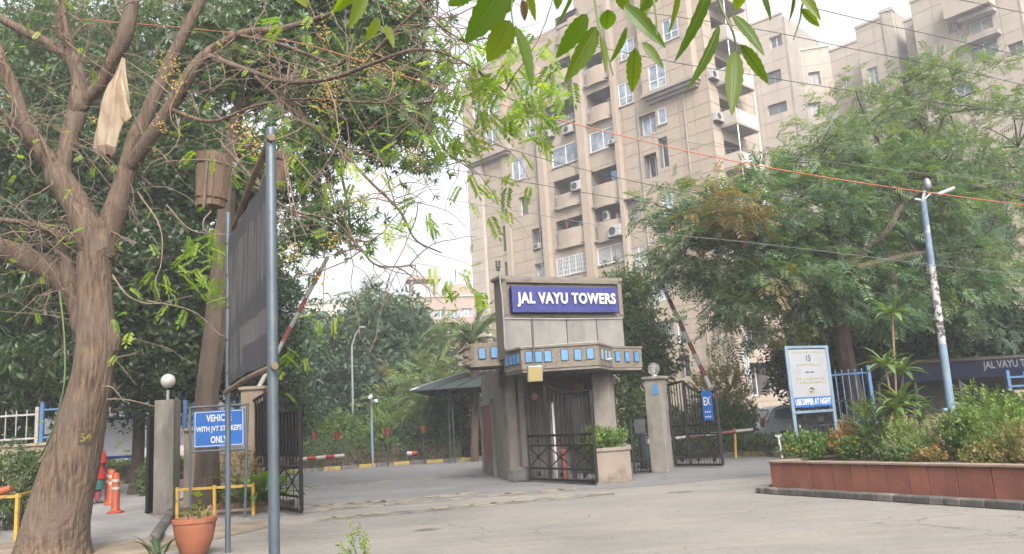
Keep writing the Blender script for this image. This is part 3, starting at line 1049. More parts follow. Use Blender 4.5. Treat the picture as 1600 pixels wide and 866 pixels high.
def clad_wall(fc, root, s0, s1, z0, z1, holes, mat, jmat, step=(1.2, 0.95), name='cladding', d=0.0, gap=0.018):
    """wall of cladding panels with recessed joints, cut by holes; each hole gets reveals of its own depth"""
    us = {s0, s1}
    zs = {z0, z1}
    k = s0
    while k < s1:
        us.add(k)
        k += step[0]
    k = z0
    while k < z1:
        zs.add(k)
        k += step[1]
    jo_u, jo_z = set(us), set(zs)
    for h in holes:
        us |= {max(s0, h[0]), min(s1, h[1])}
        zs |= {max(z0, h[2]), min(z1, h[3])}
    us, zs = sorted(us), sorted(zs)
    pan, back = MB(), MB()
    for i in range(len(us) - 1):
        for j in range(len(zs) - 1):
            a, b, c, e = us[i], us[i + 1], zs[j], zs[j + 1]
            if b - a < 1e-4 or e - c < 1e-4:
                continue
            mu, mz = (a + b) / 2, (c + e) / 2
            if any(h[0] < mu < h[1] and h[2] < mz < h[3] for h in holes):
                continue
            back.add([fc.pt(a, c, d - .025), fc.pt(b, c, d - .025), fc.pt(b, e, d - .025), fc.pt(a, e, d - .025)], [(0, 1, 2, 3)])
            ga = gap if a in jo_u else 0
            gb = gap if b in jo_u else 0
            gc = gap if c in jo_z else 0
            ge = gap if e in jo_z else 0
            pan.add([fc.pt(a + ga, c + gc, d), fc.pt(b - gb, c + gc, d), fc.pt(b - gb, e - ge, d), fc.pt(a + ga, e - ge, d),
                     fc.pt(a + ga, c + gc, d - .024), fc.pt(b - gb, c + gc, d - .024), fc.pt(b - gb, e - ge, d - .024), fc.pt(a + ga, e - ge, d - .024)],
                    [(0, 1, 2, 3), (0, 4, 5, 1), (1, 5, 6, 2), (2, 6, 7, 3), (3, 7, 4, 0)])
    w = pan.build(name, mat, root)
    w['kind'] = 'stuff'
    back.build('wall', jmat, root)
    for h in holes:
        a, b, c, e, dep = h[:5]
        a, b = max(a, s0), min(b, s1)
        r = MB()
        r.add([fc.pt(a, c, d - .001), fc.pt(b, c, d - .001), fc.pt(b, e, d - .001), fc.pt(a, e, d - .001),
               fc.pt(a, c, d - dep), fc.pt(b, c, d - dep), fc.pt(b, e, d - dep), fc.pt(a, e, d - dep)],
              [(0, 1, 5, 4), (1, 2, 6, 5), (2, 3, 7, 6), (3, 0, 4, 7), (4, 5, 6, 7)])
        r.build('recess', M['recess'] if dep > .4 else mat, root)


def window(fc, root, a, b, c, e, d=0.03, frame='win_frame', pane='glass', cols=2, tr=None, fw=0.07, grille=False, hood=False, sill=True):
    f = MB()
    def bx(u0_, u1_, z0_, z1_, d0, d1, mb=f):
        mb.box(fc.pt((u0_ + u1_) / 2, (z0_ + z1_) / 2, (d0 + d1) / 2), (abs(u1_ - u0_), abs(d1 - d0), abs(z1_ - z0_)),
               basis=(fc.t, fc.n, np.array([0, 0, 1.0])))
    bx(a, b, c, c + fw, d - .04, d + .03)
    bx(a, b, e - fw, e, d - .04, d + .03)
    bx(a, a + fw, c + fw, e - fw, d - .04, d + .03)
    bx(b - fw, b, c + fw, e - fw, d - .04, d + .03)
    for k in range(1, cols):
        u = a + (b - a) * k / cols
        bx(u - fw / 2, u + fw / 2, c + fw, e - fw, d - .038, d + .025)
    if tr:
        z = c + (e - c) * tr
        bx(a + fw, b - fw, z - fw / 2, z + fw / 2, d - .036, d + .02)
    if grille:
        nb = int((b - a) / .16)
        for k in range(1, nb):
            u = a + (b - a) * k / nb
            bx(u - .012, u + .012, c, e, d + .05, d + .075)
        for k in (.25, .5, .75):
            z = c + (e - c) * k
            bx(a, b, z - .012, z + .012, d + .076, d + .1)
    w = f.build('window', M[frame], root)
    p = MB()
    p.add([fc.pt(a + fw * .5, c + fw * .5, d - .02), fc.pt(b - fw * .5, c + fw * .5, d - .02), fc.pt(b - fw * .5, e - fw * .5, d - .02), fc.pt(a + fw * .5, e - fw * .5, d - .02)], [(0, 1, 2, 3)])
    p.build('pane', M[pane], w)
    if sill:
        q = MB()
        bx(a - .08, b + .08, c - .09, c - .005, d - .1, d + .12, q)
        q.build('sill', M['tower_grey'], w)
    if hood:
        q = MB()
        bx(a - .25, b + .25, e + .12, e + .22, d - .05, d + .5, q)
        q.build('hood', M['tower_grey'], w)
    return w


def aircon(fc, root, u, z, d, w=.85, h=.6):
    m = MB()
    m.box(fc.pt(u, z, d + .16), (w, .3, h), basis=(fc.t, fc.n, np.array([0, 0, 1.0])))
    o = m.build('air_conditioner', M['ac'], root, bevel=.02)
    pts = []
    q = MB()
    ring = [fc.pt(u - w * .14 + math.cos(t) * h * .4, z + math.sin(t) * h * .4, d + .318) for t in np.linspace(0, 6.2832, 15)[:-1]]
    q.add(ring, [tuple(range(14))])
    q.build('fan', M['dark_metal'], o)
    q = MB()
    q.box(fc.pt(u, z - h / 2 - .04, d + .15), (w + .1, .4, .04), basis=(fc.t, fc.n, np.array([0, 0, 1.0])))
    q.build('bracket', M['dark_metal'], o)


def curved_parapet(fc, root, a, b, z0, z1, d, out=0.35, mat='tower'):
    n = 8
    vs, fs = [], []
    for i in range(n + 1):
        t = i / n
        u = a + (b - a) * t
        bulge = d + out * math.sin(math.pi * min(1, t * 1.25 + .0)) ** .7 if t < .8 else d + out * .0
        bulge = d + out * (math.sin(math.pi * t) ** .6)
        top = z1 - (.28 if t < .22 else 0)
        vs += [fc.pt(u, z0, bulge), fc.pt(u, top, bulge), fc.pt(u, top, bulge - .14), fc.pt(u, z0, bulge - .14)]
    for i in range(n):
        k = i * 4
        for j in range(4):
            fs.append((k + j, k + 4 + j, k + 4 + (j + 1) % 4, k + (j + 1) % 4))
    fs += [(0, 1, 2, 3), (n * 4 + 3, n * 4 + 2, n * 4 + 1, n * 4)]
    o = MB().add(vs, fs).build('balcony_parapet', M[mat], root)
    # floor slab edge
    return o


def railing(fc, root, a, b, z0, z1, d, mat='grey_metal'):
    m = MB()
    n = max(3, int((b - a) / .14))
    for k in range(n + 1):
        u = a + (b - a) * k / n
        m.bar(fc.pt(u, z0, d), fc.pt(u, z1, d), .025)
    for z in (z0, (z0 + z1) / 2, z1):
        m.bar(fc.pt(a, z, d), fc.pt(b, z, d), .035)
    return m.build('railing', M[mat], root)


s2 = math.sqrt(.5)
corner = P(1136, 400, 52)[:2]
fl = Facade(corner, (s2, -s2), (-s2, -s2))            # s = 0 at the near corner, negative to the left
S_L = fl.sz(738, 330)[0]
Z_R = fl.sz(880, 40)[1]
tower = thing('apartment_tower', 'tall buff apartment tower with balconies rising behind the gatehouse', 'building', (corner[0], corner[1], 0))
holes, wins, bals = [], [], []
R_ = fl.rect
# balcony recesses: (left, right, top, bottom) in the photo, parapet top row
bal_px = [(851, 905, 158, 196, None), (866, 911, 277, 320, 303), (869, 917, 340, 382, 358),
          (912, 951, 84, 128, 106), (917, 960, 140, 186, 166), (925, 969, 262, 318, 288), (930, 974, 320, 372, 346),
          (868, 902, 20, 62, 45), (858, 898, 92, 128, 112)]
for (l, r, t, b, p) in bal_px:
    a = R_(l, r, t, b)
    holes.append((*a, 1.7))
    bals.append((a, None if p is None else fl.sz((l + r) / 2, p)[1]))
win_px = [  # left, right, top, bottom, depth, columns, frame, pane, extra
    (862, 906, 226, 256, .1, 2, 'win_frame', 'glass', {}),
    (921, 964, 202, 233, .1, 2, 'win_frame', 'glass', {}),
    (869, 920, 399, 428, .1, 5, 'win_frame', 'blind', dict(grille=True)),
    (933, 977, 383, 411, .1, 2, 'win_frame', 'blind', {}),
    (966, 989, 128, 164, .1, 2, 'win_frame', 'glass', dict(tr=.35)),
    (969, 991, 62, 92, .1, 2, 'win_frame', 'glass', dict(tr=.35)),
    (999, 1025, 178, 210, .45, 2, 'win_frame', 'glass', {}),
    (1028, 1041, 169, 194, .08, 1, 'win_frame', 'glass', {}),
    (1007, 1027, 240, 278, .7, 2, 'win_frame', 'glass_dark', {}),
    (1030, 1044, 214, 262, .5, 1, 'win_frame', 'glass_dark', {}),
    (1036, 1052, 303, 340, .1, 2, 'win_frame', 'glass', dict(tr=.4)),
    (979, 1001, 314, 348, .12, 3, 'win_frame_dark', 'blind', dict(grille=True, hood=True)),
    (985, 1011, 384, 418, .12, 2, 'win_frame', 'blind', dict(tr=.4)),
    (1019, 1044, 440, 470, .2, 3, 'win_frame', 'glass', dict(grille=True, hood=True)),
    (1028, 1053, 505, 540, .2, 3, 'win_frame', 'glass', dict(grille=True, hood=True)),
    (1058, 1070, 495, 540, .2, 1, 'win_frame', 'glass', {}),
    (1062, 1078, 555, 590, .6, 1, 'win_frame', 'glass_dark', {}),
    (820, 843, 186, 216, .12, 3, 'win_frame', 'glass', dict(grille=True)),
    (800, 821, 247, 281, .12, 2, 'win_frame', 'glass', {}),
    (811, 825, 307, 336, .35, 1, 'win_frame', 'glass_dark', {}),
    (832, 850, 356, 392, .7, 1, 'win_frame', 'glass_dark', {}),
    (836, 855, 411, 440, .4, 2, 'win_frame', 'glass', {}),
    (786, 798, 352, 392, .6, 1, 'win_frame_dark', 'glass_dark', {}),
    (789, 801, 408, 440, .6, 1, 'win_frame_dark', 'glass_dark', {}),
    (783, 795, 300, 330, .6, 1, 'win_frame_dark', 'glass_dark', {}),
    (866, 915, 452, 482, .12, 3, 'win_frame', 'glass_dark', {}),
    (930, 975, 440, 470, .12, 3, 'win_frame', 'glass_dark', {}),
    (870, 917, 505, 535, .12, 3, 'win_frame', 'glass_dark', {}),
    (816, 838, 120, 150, .12, 2, 'win_frame', 'glass', {}),
    (1000, 1024, 480, 515, .15, 2, 'win_frame', 'glass_dark', {}),
]
for (l, r, t, b, dep, *_x) in win_px:
    holes.append((*R_(l, r, t, b), dep))
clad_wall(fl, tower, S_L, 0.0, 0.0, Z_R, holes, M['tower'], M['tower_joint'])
for (l, r, t, b, dep, cols, fr, pn, ex) in win_px:
    a = R_(l, r, t, b)
    window(fl, tower, a[0], a[1], a[2], a[3], d=-dep + .06, frame=fr, pane=pn, cols=cols, **ex)
for i, (a, zp) in enumerate(bals):
    s0, s1, z0, z1 = a
    window(fl, tower, s0 + .3, s0 + (s1 - s0) * .55, z0 + .1, z1 - .5, d=-1.6, frame='win_frame_dark', pane='glass_dark', cols=2, sill=False)
    MB().box(fl.pt((s0 + s1) / 2, z0 - .06, .0), (s1 - s0 + .1, .5, .14), basis=(fl.t, fl.n, np.array([0, 0, 1.0]))).build('floor_slab', M['tower_grey'], tower)
    if zp is not None:
        curved_parapet(fl, tower, s0 + .02, s1 - .02, z0 - .25, zp, .02)
        railing(fl, tower, s0 + .08, s0 + (s1 - s0) * .24, zp - .28, zp + .12, .08)
        railing(fl, tower, s1 - (s1 - s0) * .2, s1 - .06, zp, zp + .32, .1)
    else:
        railing(fl, tower, s0 + .05, s1 - .05, z0, z0 + .6, .05)
for (px, py, d, w, h) in [(859, 210, .05, .95, .62), (890, 203, .05, .95, .62), (903, 291, .2, .9, .7), (963, 361, .3, 1.1, .8), (920, 160, -.9, .6, .9),
                          (950, 338, -.3, .5, .7), (843, 385, -.2, .7, .45), (960, 222, .12, .8, .3)]:
    u, z = fl.sz(px, py, d)
    aircon(fl, tower, u, z, d, w, h)
# laundry on two balconies
for (px, py, w, h, mt) in [(886, 345, .35, 1.0, 'red'), (962, 272, .8, .6, 'tile_blue')]:
    u, z = fl.sz(px, py, -.3)
    vs = [fl.pt(u + (i / 4 - .5) * w, z + (j - .5) * h, -.3 + .06 * math.sin(i * 2 + j)) for j in range(2) for i in range(5)]
    MB().add(vs, [(i, i + 1, i + 6, i + 5) for i in range(4)]).build('laundry', M[mt], tower)
# projecting bay high on the right, with its moulded ledge
bs0, bs1 = fl.sz(1008, 100)[0], fl.sz(1090, 100)[0]
bz = fl.sz(1050, 138)[1]
f2 = Facade(fl.pt(0, 0, .7)[:2], fl.t[:2], fl.n[:2])
h2 = [(*f2.rect(1013, 1040, 99, 138), .12), (*f2.rect(1035, 1060, 28, 62), .12)]
clad_wall(f2, tower, bs0, bs1, bz, Z_R + .8, h2, M['tower'], M['tower_joint'], name='bay_cladding')
for h in h2:
    window(f2, tower, *h[:4], d=-.05, tr=.35)
m = MB()
for u in (bs0, bs1):
    m = MB()
    m.add([fl.pt(u, bz, -.02), fl.pt(u, bz, .67), fl.pt(u, Z_R + .8, .67), fl.pt(u, Z_R + .8, -.02)], [(0, 1, 2, 3)])
    m.build('bay_cheek', M['tower'], tower)
for k, (dz, dd) in enumerate(((0, .78), (.22, .55), (.44, .3))):
    MB().box(fl.pt((bs0 + bs1) / 2, bz - .1 - dz, dd / 2), (bs1 - bs0 + .3 - k * .25, dd, .2), basis=(fl.t, fl.n, np.array([0, 0, 1.0]))).build('ledge', M['tower_grey'], tower)
# projecting bay high on the left
ls1 = fl.sz(797, 200)[0]
lz = fl.sz(765, 246)[1]
f3 = Facade(fl.pt(0, 0, .6)[:2], fl.t[:2], fl.n[:2])
h3 = [(*f3.rect(737, 750, 156, 184), .3), (*f3.rect(759, 778, 202, 226), .12), (*f3.rect(762, 780, 150, 176), .12)]
clad_wall(f3, tower, S_L + .02, ls1, lz, Z_R - 1.5, h3, M['tower'], M['tower_joint'], name='bay_cladding')
for h in h3:
    window(f3, tower, *h[:4], d=-h[4] + .06)
m = MB()
m.add([fl.pt(ls1, lz, -.02), fl.pt(ls1, lz, .57), fl.pt(ls1, Z_R - 1.5, .57), fl.pt(ls1, Z_R - 1.5, -.02)], [(0, 1, 2, 3)])
m.build('bay_cheek', M['tower'], tower)
m = MB()
m.add([fl.pt(S_L, lz, -.02), fl.pt(S_L, lz, .57), fl.pt(S_L, Z_R - 1.5, .57), fl.pt(S_L, Z_R - 1.5, -.02)], [(0, 1, 2, 3)])
m.build('bay_cheek', M['tower'], tower)
for k, (dz, dd) in enumerate(((0, .68), (.22, .45))):
    MB().box(fl.pt((S_L + ls1) / 2, lz - .1 - dz, dd / 2), (ls1 - S_L - k * .3, dd, .2), basis=(fl.t, fl.n, np.array([0, 0, 1.0]))).build('ledge', M['tower_grey'], tower)
# pale stair strip at the far left edge
f4 = Facade(fl.pt(0, 0, .3)[:2], fl.t[:2], fl.n[:2])
clad_wall(f4, tower, S_L - .1, S_L + 1.6, 0, lz - .5, [], M['tower_light'], M['tower_joint'], step=(.85, .95), name='pale_cladding')
MB().add([fl.pt(S_L + 1.6, 0, -.02), fl.pt(S_L + 1.6, 0, .28), fl.pt(S_L + 1.6, lz - .5, .28), fl.pt(S_L + 1.6, lz - .5, -.02)], [(0, 1, 2, 3)]).build('strip_cheek', M['tower_light'], tower)
MB().box(fl.pt(S_L + 4.4, Z_R * .38, -.05), (.55, .5, Z_R * .76), basis=(fl.t, fl.n, np.array([0, 0, 1.0]))).build('pilaster', M['tower'], tower)
for (u, w, zt) in ((-11.06, .72, Z_R + .1), (-15.35, .6, Z_R - 2.5), (-7.7, .34, Z_R + .1)):
    MB().box(fl.pt(u, zt / 2, .2), (w, .5, zt), basis=(fl.t, fl.n, np.array([0, 0, 1.0]))).build('pilaster', M['tower'], tower)
# drain pipes down the facade
for u in (-5.95, -16.2, -2.0):
    MB().tube([fl.pt(u, 1, .08), fl.pt(u, Z_R - 9, .08)], .05, 6).build('drain_pipe', M['tower_grey'], tower)
# the tower's body, roof and parapet
m = MB()
c0, c1 = fl.pt(S_L - .1, 0, -.05), fl.pt(0, 0, -.05)
side = np.array([s2, s2, 0])
body = [c0[:2], (c0 + side * 18)[:2], (c1 + side * 12)[:2]]
m.add([(*c0[:2], 0), (*(c0 + side * 14)[:2], 0), (*(c0 + side * 14)[:2], Z_R), (*c0[:2], Z_R)], [(0, 1, 2, 3)])
m.add([(*(c0 + side * 14)[:2], 0), (*(c1 + side * 6.6)[:2], 0), (*(c1 + side * 6.6)[:2], Z_R), (*(c0 + side * 14)[:2], Z_R)], [(0, 1, 2, 3)])
m.build('rear_wall', M['tower_grey'], tower)
MB().prism([c0[:2], c1[:2], (c1 + side * 6.6)[:2], (c0 + side * 14)[:2]], Z_R - .02, Z_R + .25).build('roof', M['tower_grey'], tower)
# block on the roof above the balconies
ra, rb = fl.sz(893, 20)[0], fl.sz(1000, 20)[0]
q0, q1 = fl.pt(ra, 0, -.3), fl.pt(rb, 0, -.3)
MB().prism([q0[:2], q1[:2], (q1 + side * 5)[:2], (q0 + side * 5)[:2]], Z_R + .25, Z_R + 2.4).build('roof_block', M['tower'], tower)
# side face with balconies
fs_ = Facade(corner, (s2, s2), (s2, -s2))
sh = []
zf = [k * 3.0 + 2.2 for k in range(0, 11)]
for z in zf:
    if z + 2.2 < Z_R:
        sh.append((1.2, 3.6, z + .1, z + 2.2, .9))
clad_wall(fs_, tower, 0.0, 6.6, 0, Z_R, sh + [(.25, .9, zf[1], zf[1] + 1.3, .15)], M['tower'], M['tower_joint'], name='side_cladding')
for z in zf[:]:
    if z + 2.2 < Z_R:
        window(fs_, tower, 1.4, 3.4, z + .12, z + 2.1, d=-.8, cols=3, pane='glass_dark', sill=False)
        if z > 11:
            m = MB()
            m.box(fs_.pt(2.4, z, .65), (3.0, 1.3, .16), basis=(fs_.t, fs_.n, np.array([0, 0, 1.0])))
            m.build('floor_slab', M['tower_grey'], tower)
            MB().box(fs_.pt(.95, z + .55, .65), (.12, 1.28, .95), basis=(fs_.t, fs_.n, np.array([0, 0, 1.0]))).build('balcony_parapet', M['tower_light'], tower)
            railing(fs_, tower, 1.02, 3.8, z + .1, z + 1.0, 1.22, 'win_frame')
            for u in (1.05, 3.85):
                MB().bar(fs_.pt(u, z + 1.0, 1.22), fs_.pt(u, z + 2.9, 1.22), .06).build('post', M['win_frame'], tower)
for z in (zf[4], zf[6], zf[7]):
    aircon(fs_, tower, .5, z + .6, .02)
aa = R_(1178, 1212, 548, 583)
uu, zz = fs_.sz(1183, 565)
window(fs_, tower, .55, 1.15, zz - .8, zz + .8, d=.05, cols=2)

# second tower: stepped wing running to the right behind the trees
wing = thing('apartment_tower', 'pale stepped apartment block behind the big tree, its roofline rising to the right', 'building', tuple(P(1300, 560, 74) * [1, 1, 0]))
segs = [  # px left, Y left, px right, Y right, top px y (at left), windows (l, r, t, b, pane, frame)
    (1172, 77, 1243, 74, 46, [(1202, 1222, 56, 74, 'glass_dark', 'win_frame'), (1196, 1221, 111, 131, 'glass_dark', 'win_frame_dark'), (1199, 1230, 161, 178, 'glass_dark', 'win_frame_dark')]),
    (1243, 77, 1312, 76, 82, [(1264, 1282, 112, 134, 'blind', 'win_frame_dark'), (1264, 1282, 160, 180, 'blind', 'win_frame_dark'), (1293, 1309, 90, 118, 'glass_dark', 'win_frame_dark')]),
    (1312, 76, 1358, 74, 80, [(1316, 1326, 120, 150, 'glass', 'win_frame'), (1352, 1364, 106, 134, 'glass', 'win_frame')]),
    (1358, 70, 1400, 68.2, 44, [(1382, 1407, 66, 84, 'glass', 'win_frame'), (1356, 1372, 105, 135, 'glass', 'win_frame'), (1395, 1418, 130, 145, 'glass', 'win_frame')]),
    (1400, 68.2, 1421, 67.4, 20, []),
    (1421, 67.4, 1437, 70, 14, []),
    (1437, 66.5, 1452, 66, 33, [(1439, 1450, 70, 96, 'blind', 'win_frame')]),
    (1452, 64, 1625, 58, 3, [(1482, 1502, 32, 50, 'glass_dark', 'win_frame'), (1512, 1552, 30, 50, 'blind', 'win_frame'), (1512, 1560, 66, 90, 'glass', 'win_frame'), (1575, 1612, 64, 84, 'glass_dark', 'win_frame_dark'),
                              (1490, 1520, 130, 150, 'glass', 'win_frame'), (1470, 1500, 360, 385, 'glass', 'win_frame'), (1505, 1580, 335, 385, 'glass', 'win_frame')]),
]
for (pl, yl, pr, yr, top, ws) in segs:
    a, b = P(pl, 200, yl), P(pr, 200, yr)
    t = unit((b - a) * [1, 1, 0])
    nrm = np.array([t[1], -t[0], 0])
    fc = Facade(a[:2], t[:2], nrm[:2])
    LL = (b - a) @ t
    zt = P(pl, top, yl)[2]
    hs = []
    for w in ws:
        r = fc.rect(*w[:4])
        hs.append((max(.1, r[0]), min(LL - .1, r[1]), r[2], r[3], .35))
    hs = [h for h in hs if h[1] - h[0] > .3]
    clad_wall(fc, wing, 0, LL, 0, zt, hs, M['wing'], M['tower_joint'], step=(1.6, 1.5))
    for h, w in zip(hs, ws):
        window(fc, wing, *h[:4], d=-.28, frame=w[5], pane=w[4], cols=2)
        if h[1] - h[0] > 1.5 and w[3] < 100:
            MB().box(fc.pt((h[0] + h[1]) / 2, h[3] + .25, .35), (h[1] - h[0] + .8, .8, .35), basis=(fc.t, fc.n, np.array([0, 0, 1.0]))).build('hood', M['tower_grey'], wing)
    dep = .9 if pl == 1421 else 9
    e0, e1 = a - nrm * dep, b - nrm * dep
    m = MB()
    m.prism([(a - nrm * .6)[:2], (b - nrm * .6)[:2], e1[:2], e0[:2]], 0.0, zt - .05)
    m.build('block', M['tower_grey'], wing)
    MB().box(fc.pt(LL / 2, zt + .08, -.12), (LL + .1, .4, .22), basis=(fc.t, fc.n, np.array([0, 0, 1.0]))).build('coping', M['tower_light'], wing)
# overhanging balcony box at the top right
fc = Facade(P(1452, 200, 64)[:2], unit((P(1625, 200, 58) - P(1452, 200, 64)) * [1, 1, 0])[:2], (0, 0))
t = fc.t
fc.n = np.array([t[1], -t[0], 0])
r = fc.rect(1482, 1556, 0, 24)
MB().box(fc.pt((r[0] + r[1]) / 2, r[2] + .9, .6), (r[1] - r[0], 1.3, 1.8), basis=(fc.t, fc.n, np.array([0, 0, 1.0]))).build('balcony_box', M['wing'], wing)
MB().lathe(P(1371, 46, 70) + (0, 0, .1), [(.5, 0), (.5, .7), (.3, 1.0), (.1, 1.1)], 10).build('water_tank', M['tower_light'], wing)

# low blocks far behind the garden trees
def far_block(label, pl, pr, top, Y, wins_, mat='pink'):
    a, b = P(pl, 600, Y), P(pr, 600, Y + 2)
    o = thing('apartment_block', label, 'building', (a[0], a[1], 0), group='low blocks beyond the garden trees')
    t = unit((b - a) * [1, 1, 0])
    nrm = np.array([t[1], -t[0], 0])
    fc = Facade(a[:2], t[:2], nrm[:2])
    LL = (b - a) @ t
    zt = P((pl + pr) / 2, top, Y)[2]
    hs = [(*fc.rect(*w), .25) for w in wins_]
    clad_wall(fc, o, 0, LL, 0, zt, hs, M[mat], M[mat], step=(3, 3))
    for h in hs:
        window(fc, o, *h[:4], d=-.18, pane='glass', cols=3)
    MB().prism([(a - nrm * .6)[:2], (b - nrm * .6)[:2], (b - nrm * 9)[:2], (a - nrm * 9)[:2]], 0, zt - .05).build('block', M[mat], o)
    MB().box(fc.pt(LL / 2, zt + .1, -.1), (LL + .3, .5, .25), basis=(fc.t, fc.n, np.array([0, 0, 1.0]))).build('coping', M['tower_light'], o)
    return o, fc, zt


ob, fc, zt = far_block('pale pink low block with rooftop frame between the trees and the tall tower', 640, 748, 462, 105, [(678, 694, 484, 497), (698, 716, 484, 497), (720, 738, 482, 494), (660, 674, 484, 497)])
m = MB()
u0_, z0_ = fc.sz(645, 455)
for (du, dn) in ((0, -.5), (3.2, -.5), (0, -3), (3.2, -3)):
    m.bar(fc.pt(u0_ + du, zt, dn), fc.pt(u0_ + du, zt + 2.4, dn), .35)
m.box(fc.pt(u0_ + 1.6, zt + 2.6, -1.75), (4.4, 3.6, .4), basis=(fc.t, fc.n, np.array([0, 0, 1.0])))
m.build('roof_frame', M['pink'], ob)
MB().box(fc.pt(u0_ + 6.2, zt + .9, -3), (3.5, 4, 1.8), basis=(fc.t, fc.n, np.array([0, 0, 1.0]))).build('roof_block', M['pink'], ob)
far_block('pale grey low block showing above the trees beside the raised left barrier', 474, 580, 472, 120, [(492, 508, 486, 500), (530, 548, 484, 498)], 'tower_light')


# ------------------------------------------------------------------ gatehouse
UP = np.array([0, 0, 1.0])
yaw = math.radians(25)
gt = np.array([math.cos(yaw), math.sin(yaw), 0])
gn = np.array([math.sin(yaw), -math.cos(yaw), 0])
p_l = P(786, 500, 20.6)
gf = Facade(p_l[:2], gt[:2], gn[:2])
gh = thing('gatehouse', 'gatehouse with blue name board above a band of blue tiles', 'gatehouse', (p_l[0], p_l[1], 0))
GW = gf.sz(973, 500)[0]
zb0, zb1, zb2 = gf.sz(880, 558)[1], gf.sz(880, 495)[1], gf.sz(880, 438)[1]
bs = (gt, gn, UP)
# body of the gatehouse below
bp = [P(757, 700, 26.6), P(788, 740, 22.4), P(795, 740, 22.0), P(832, 740, 21.9), P(832, 700, 23.2), P(930, 700, 23.4), P(932, 700, 21.9), P(966, 700, 22.0), P(968, 700, 26.5)]
MB().prism([q[:2] for q in bp], 0.0, 2.95).build('wall', M['pillar'], gh)
# upper slab with the name board and grey panels
MB().box(gf.pt(GW / 2, (zb0 + zb2) / 2, -.24), (GW, .44, zb2 - zb0), basis=bs).build('upper_wall', M['grit'], gh)
edges = [gf.sz(px, 520)[0] for px in (787, 830, 885, 932)] + [GW - .02]
for i in range(4):
    a, b = edges[i] + .012, edges[i + 1] - .012
    MB().box(gf.pt((a + b) / 2, (zb0 + zb1) / 2 - .01, .01), (b - a, .06, zb1 - zb0 - .06), basis=bs).build('render_panel', M['grey_panel'], gh, bevel=.006)
fr = MB()
for (a, b, c, e) in ((.0, GW, zb2 - .09, zb2), (.0, GW, zb1 - .03, zb1 + .05), (0, .12, zb1, zb2), (GW - .12, GW, zb1, zb2)):
    fr.box(gf.pt((a + b) / 2, (c + e) / 2, .02), (b - a, .09, e - c), basis=bs)
fr.build('raised_border', M['grit'], gh)
MB().box(gf.pt(GW / 2, zb2 + .04, -.24), (GW + .1, .6, .08), basis=bs).build('coping', M['pier'], gh)
# name board
sa, sb, sc_, se = gf.rect(798, 963, 449, 489, .12)
board = MB().box(gf.pt((sa + sb) / 2, (sc_ + se) / 2, .13), (sb - sa, .16, se - sc_), basis=bs).build('name_board', M['sign_blue'], gh, bevel=.01)
v, f = text_geo('JAL VAYU TOWERS', 1.0, 1.0, .02, .034, 1.1)
w0 = v[:, 0].max() - v[:, 0].min()
h0 = v[:, 1].max() - v[:, 1].min()
v[:, 0] = (v[:, 0] - (v[:, 0].max() + v[:, 0].min()) / 2) * (sb - sa) * .93 / w0
v[:, 1] = (v[:, 1] - (v[:, 1].max() + v[:, 1].min()) / 2) * (se - sc_) * .56 / h0
for (iv, jf) in islands(v, f):
    MB().add(place_geo(iv, gf.pt((sa + sb) / 2 + .01, (sc_ + se) / 2 - .015, .235), gt, UP, gn), jf).build('letter', M['letter'], board)
# tiled fascia band, folded in plan
zc0, zc1 = 2.72, 3.22
bC = [P(788, 570, 20.75), P(815, 570, 19.9), P(937, 570, 19.9), P(958, 570, 21.2), P(1004, 570, 21.9)]
back = [P(1004, 570, 23.5), P(788, 570, 23.5)]
poly = [q[:2] for q in bC] + [q[:2] for q in back]
MB().prism(poly, zc0, zc1).build('fascia', M['grit'], gh)
cop = []
cen = np.mean(poly, 0)
MB().prism([cen + (np.array(q) - cen) * 1.02 for q in poly], zc1 + .003, zc1 + .05).build('fascia_coping', M['grit'], gh)
MB().prism([cen + (np.array(q) - cen) * .985 for q in poly], zc0 - .07, zc0 - .003).build('soffit', M['pier'], gh)


def tiles_on(a, b, us, z, w, h, mat):
    a, b = np.array(a), np.array(b)
    t = unit((b - a) * [1, 1, 0])
    nrm = np.array([t[1], -t[0], 0])
    LL = np.linalg.norm((b - a)[:2])
    for u in us:
        c = a * [1, 1, 0] + t * LL * u + nrm * .008 + UP * (z + random.uniform(-.008, .008))
        fr_ = MB().box(c - nrm * .004, (w + .035, .02, h + .035), basis=(t, nrm, UP)).build('tile_surround', M['dark_metal'], gh)
        MB().box(c + nrm * .008, (w, .02, h), basis=(t, nrm, UP)).build('tile', M[mat], fr_)


zm = (zc0 + zc1) / 2 + .03
tiles_on(bC[0], bC[1], (.18, .42, .62, .82), zm, .13, .24, 'tile_blue')
tiles_on(bC[1], bC[2], (.1, .225, .345, .56, .73, .89), zm + .01, .155, .25, 'tile_blue')
tiles_on(bC[2], bC[3], (.2, .46, .72), zm, .16, .24, 'tile_pale')
tiles_on(bC[3], bC[4], (.16, .48, .8), zm, .155, .24, 'tile_blue')
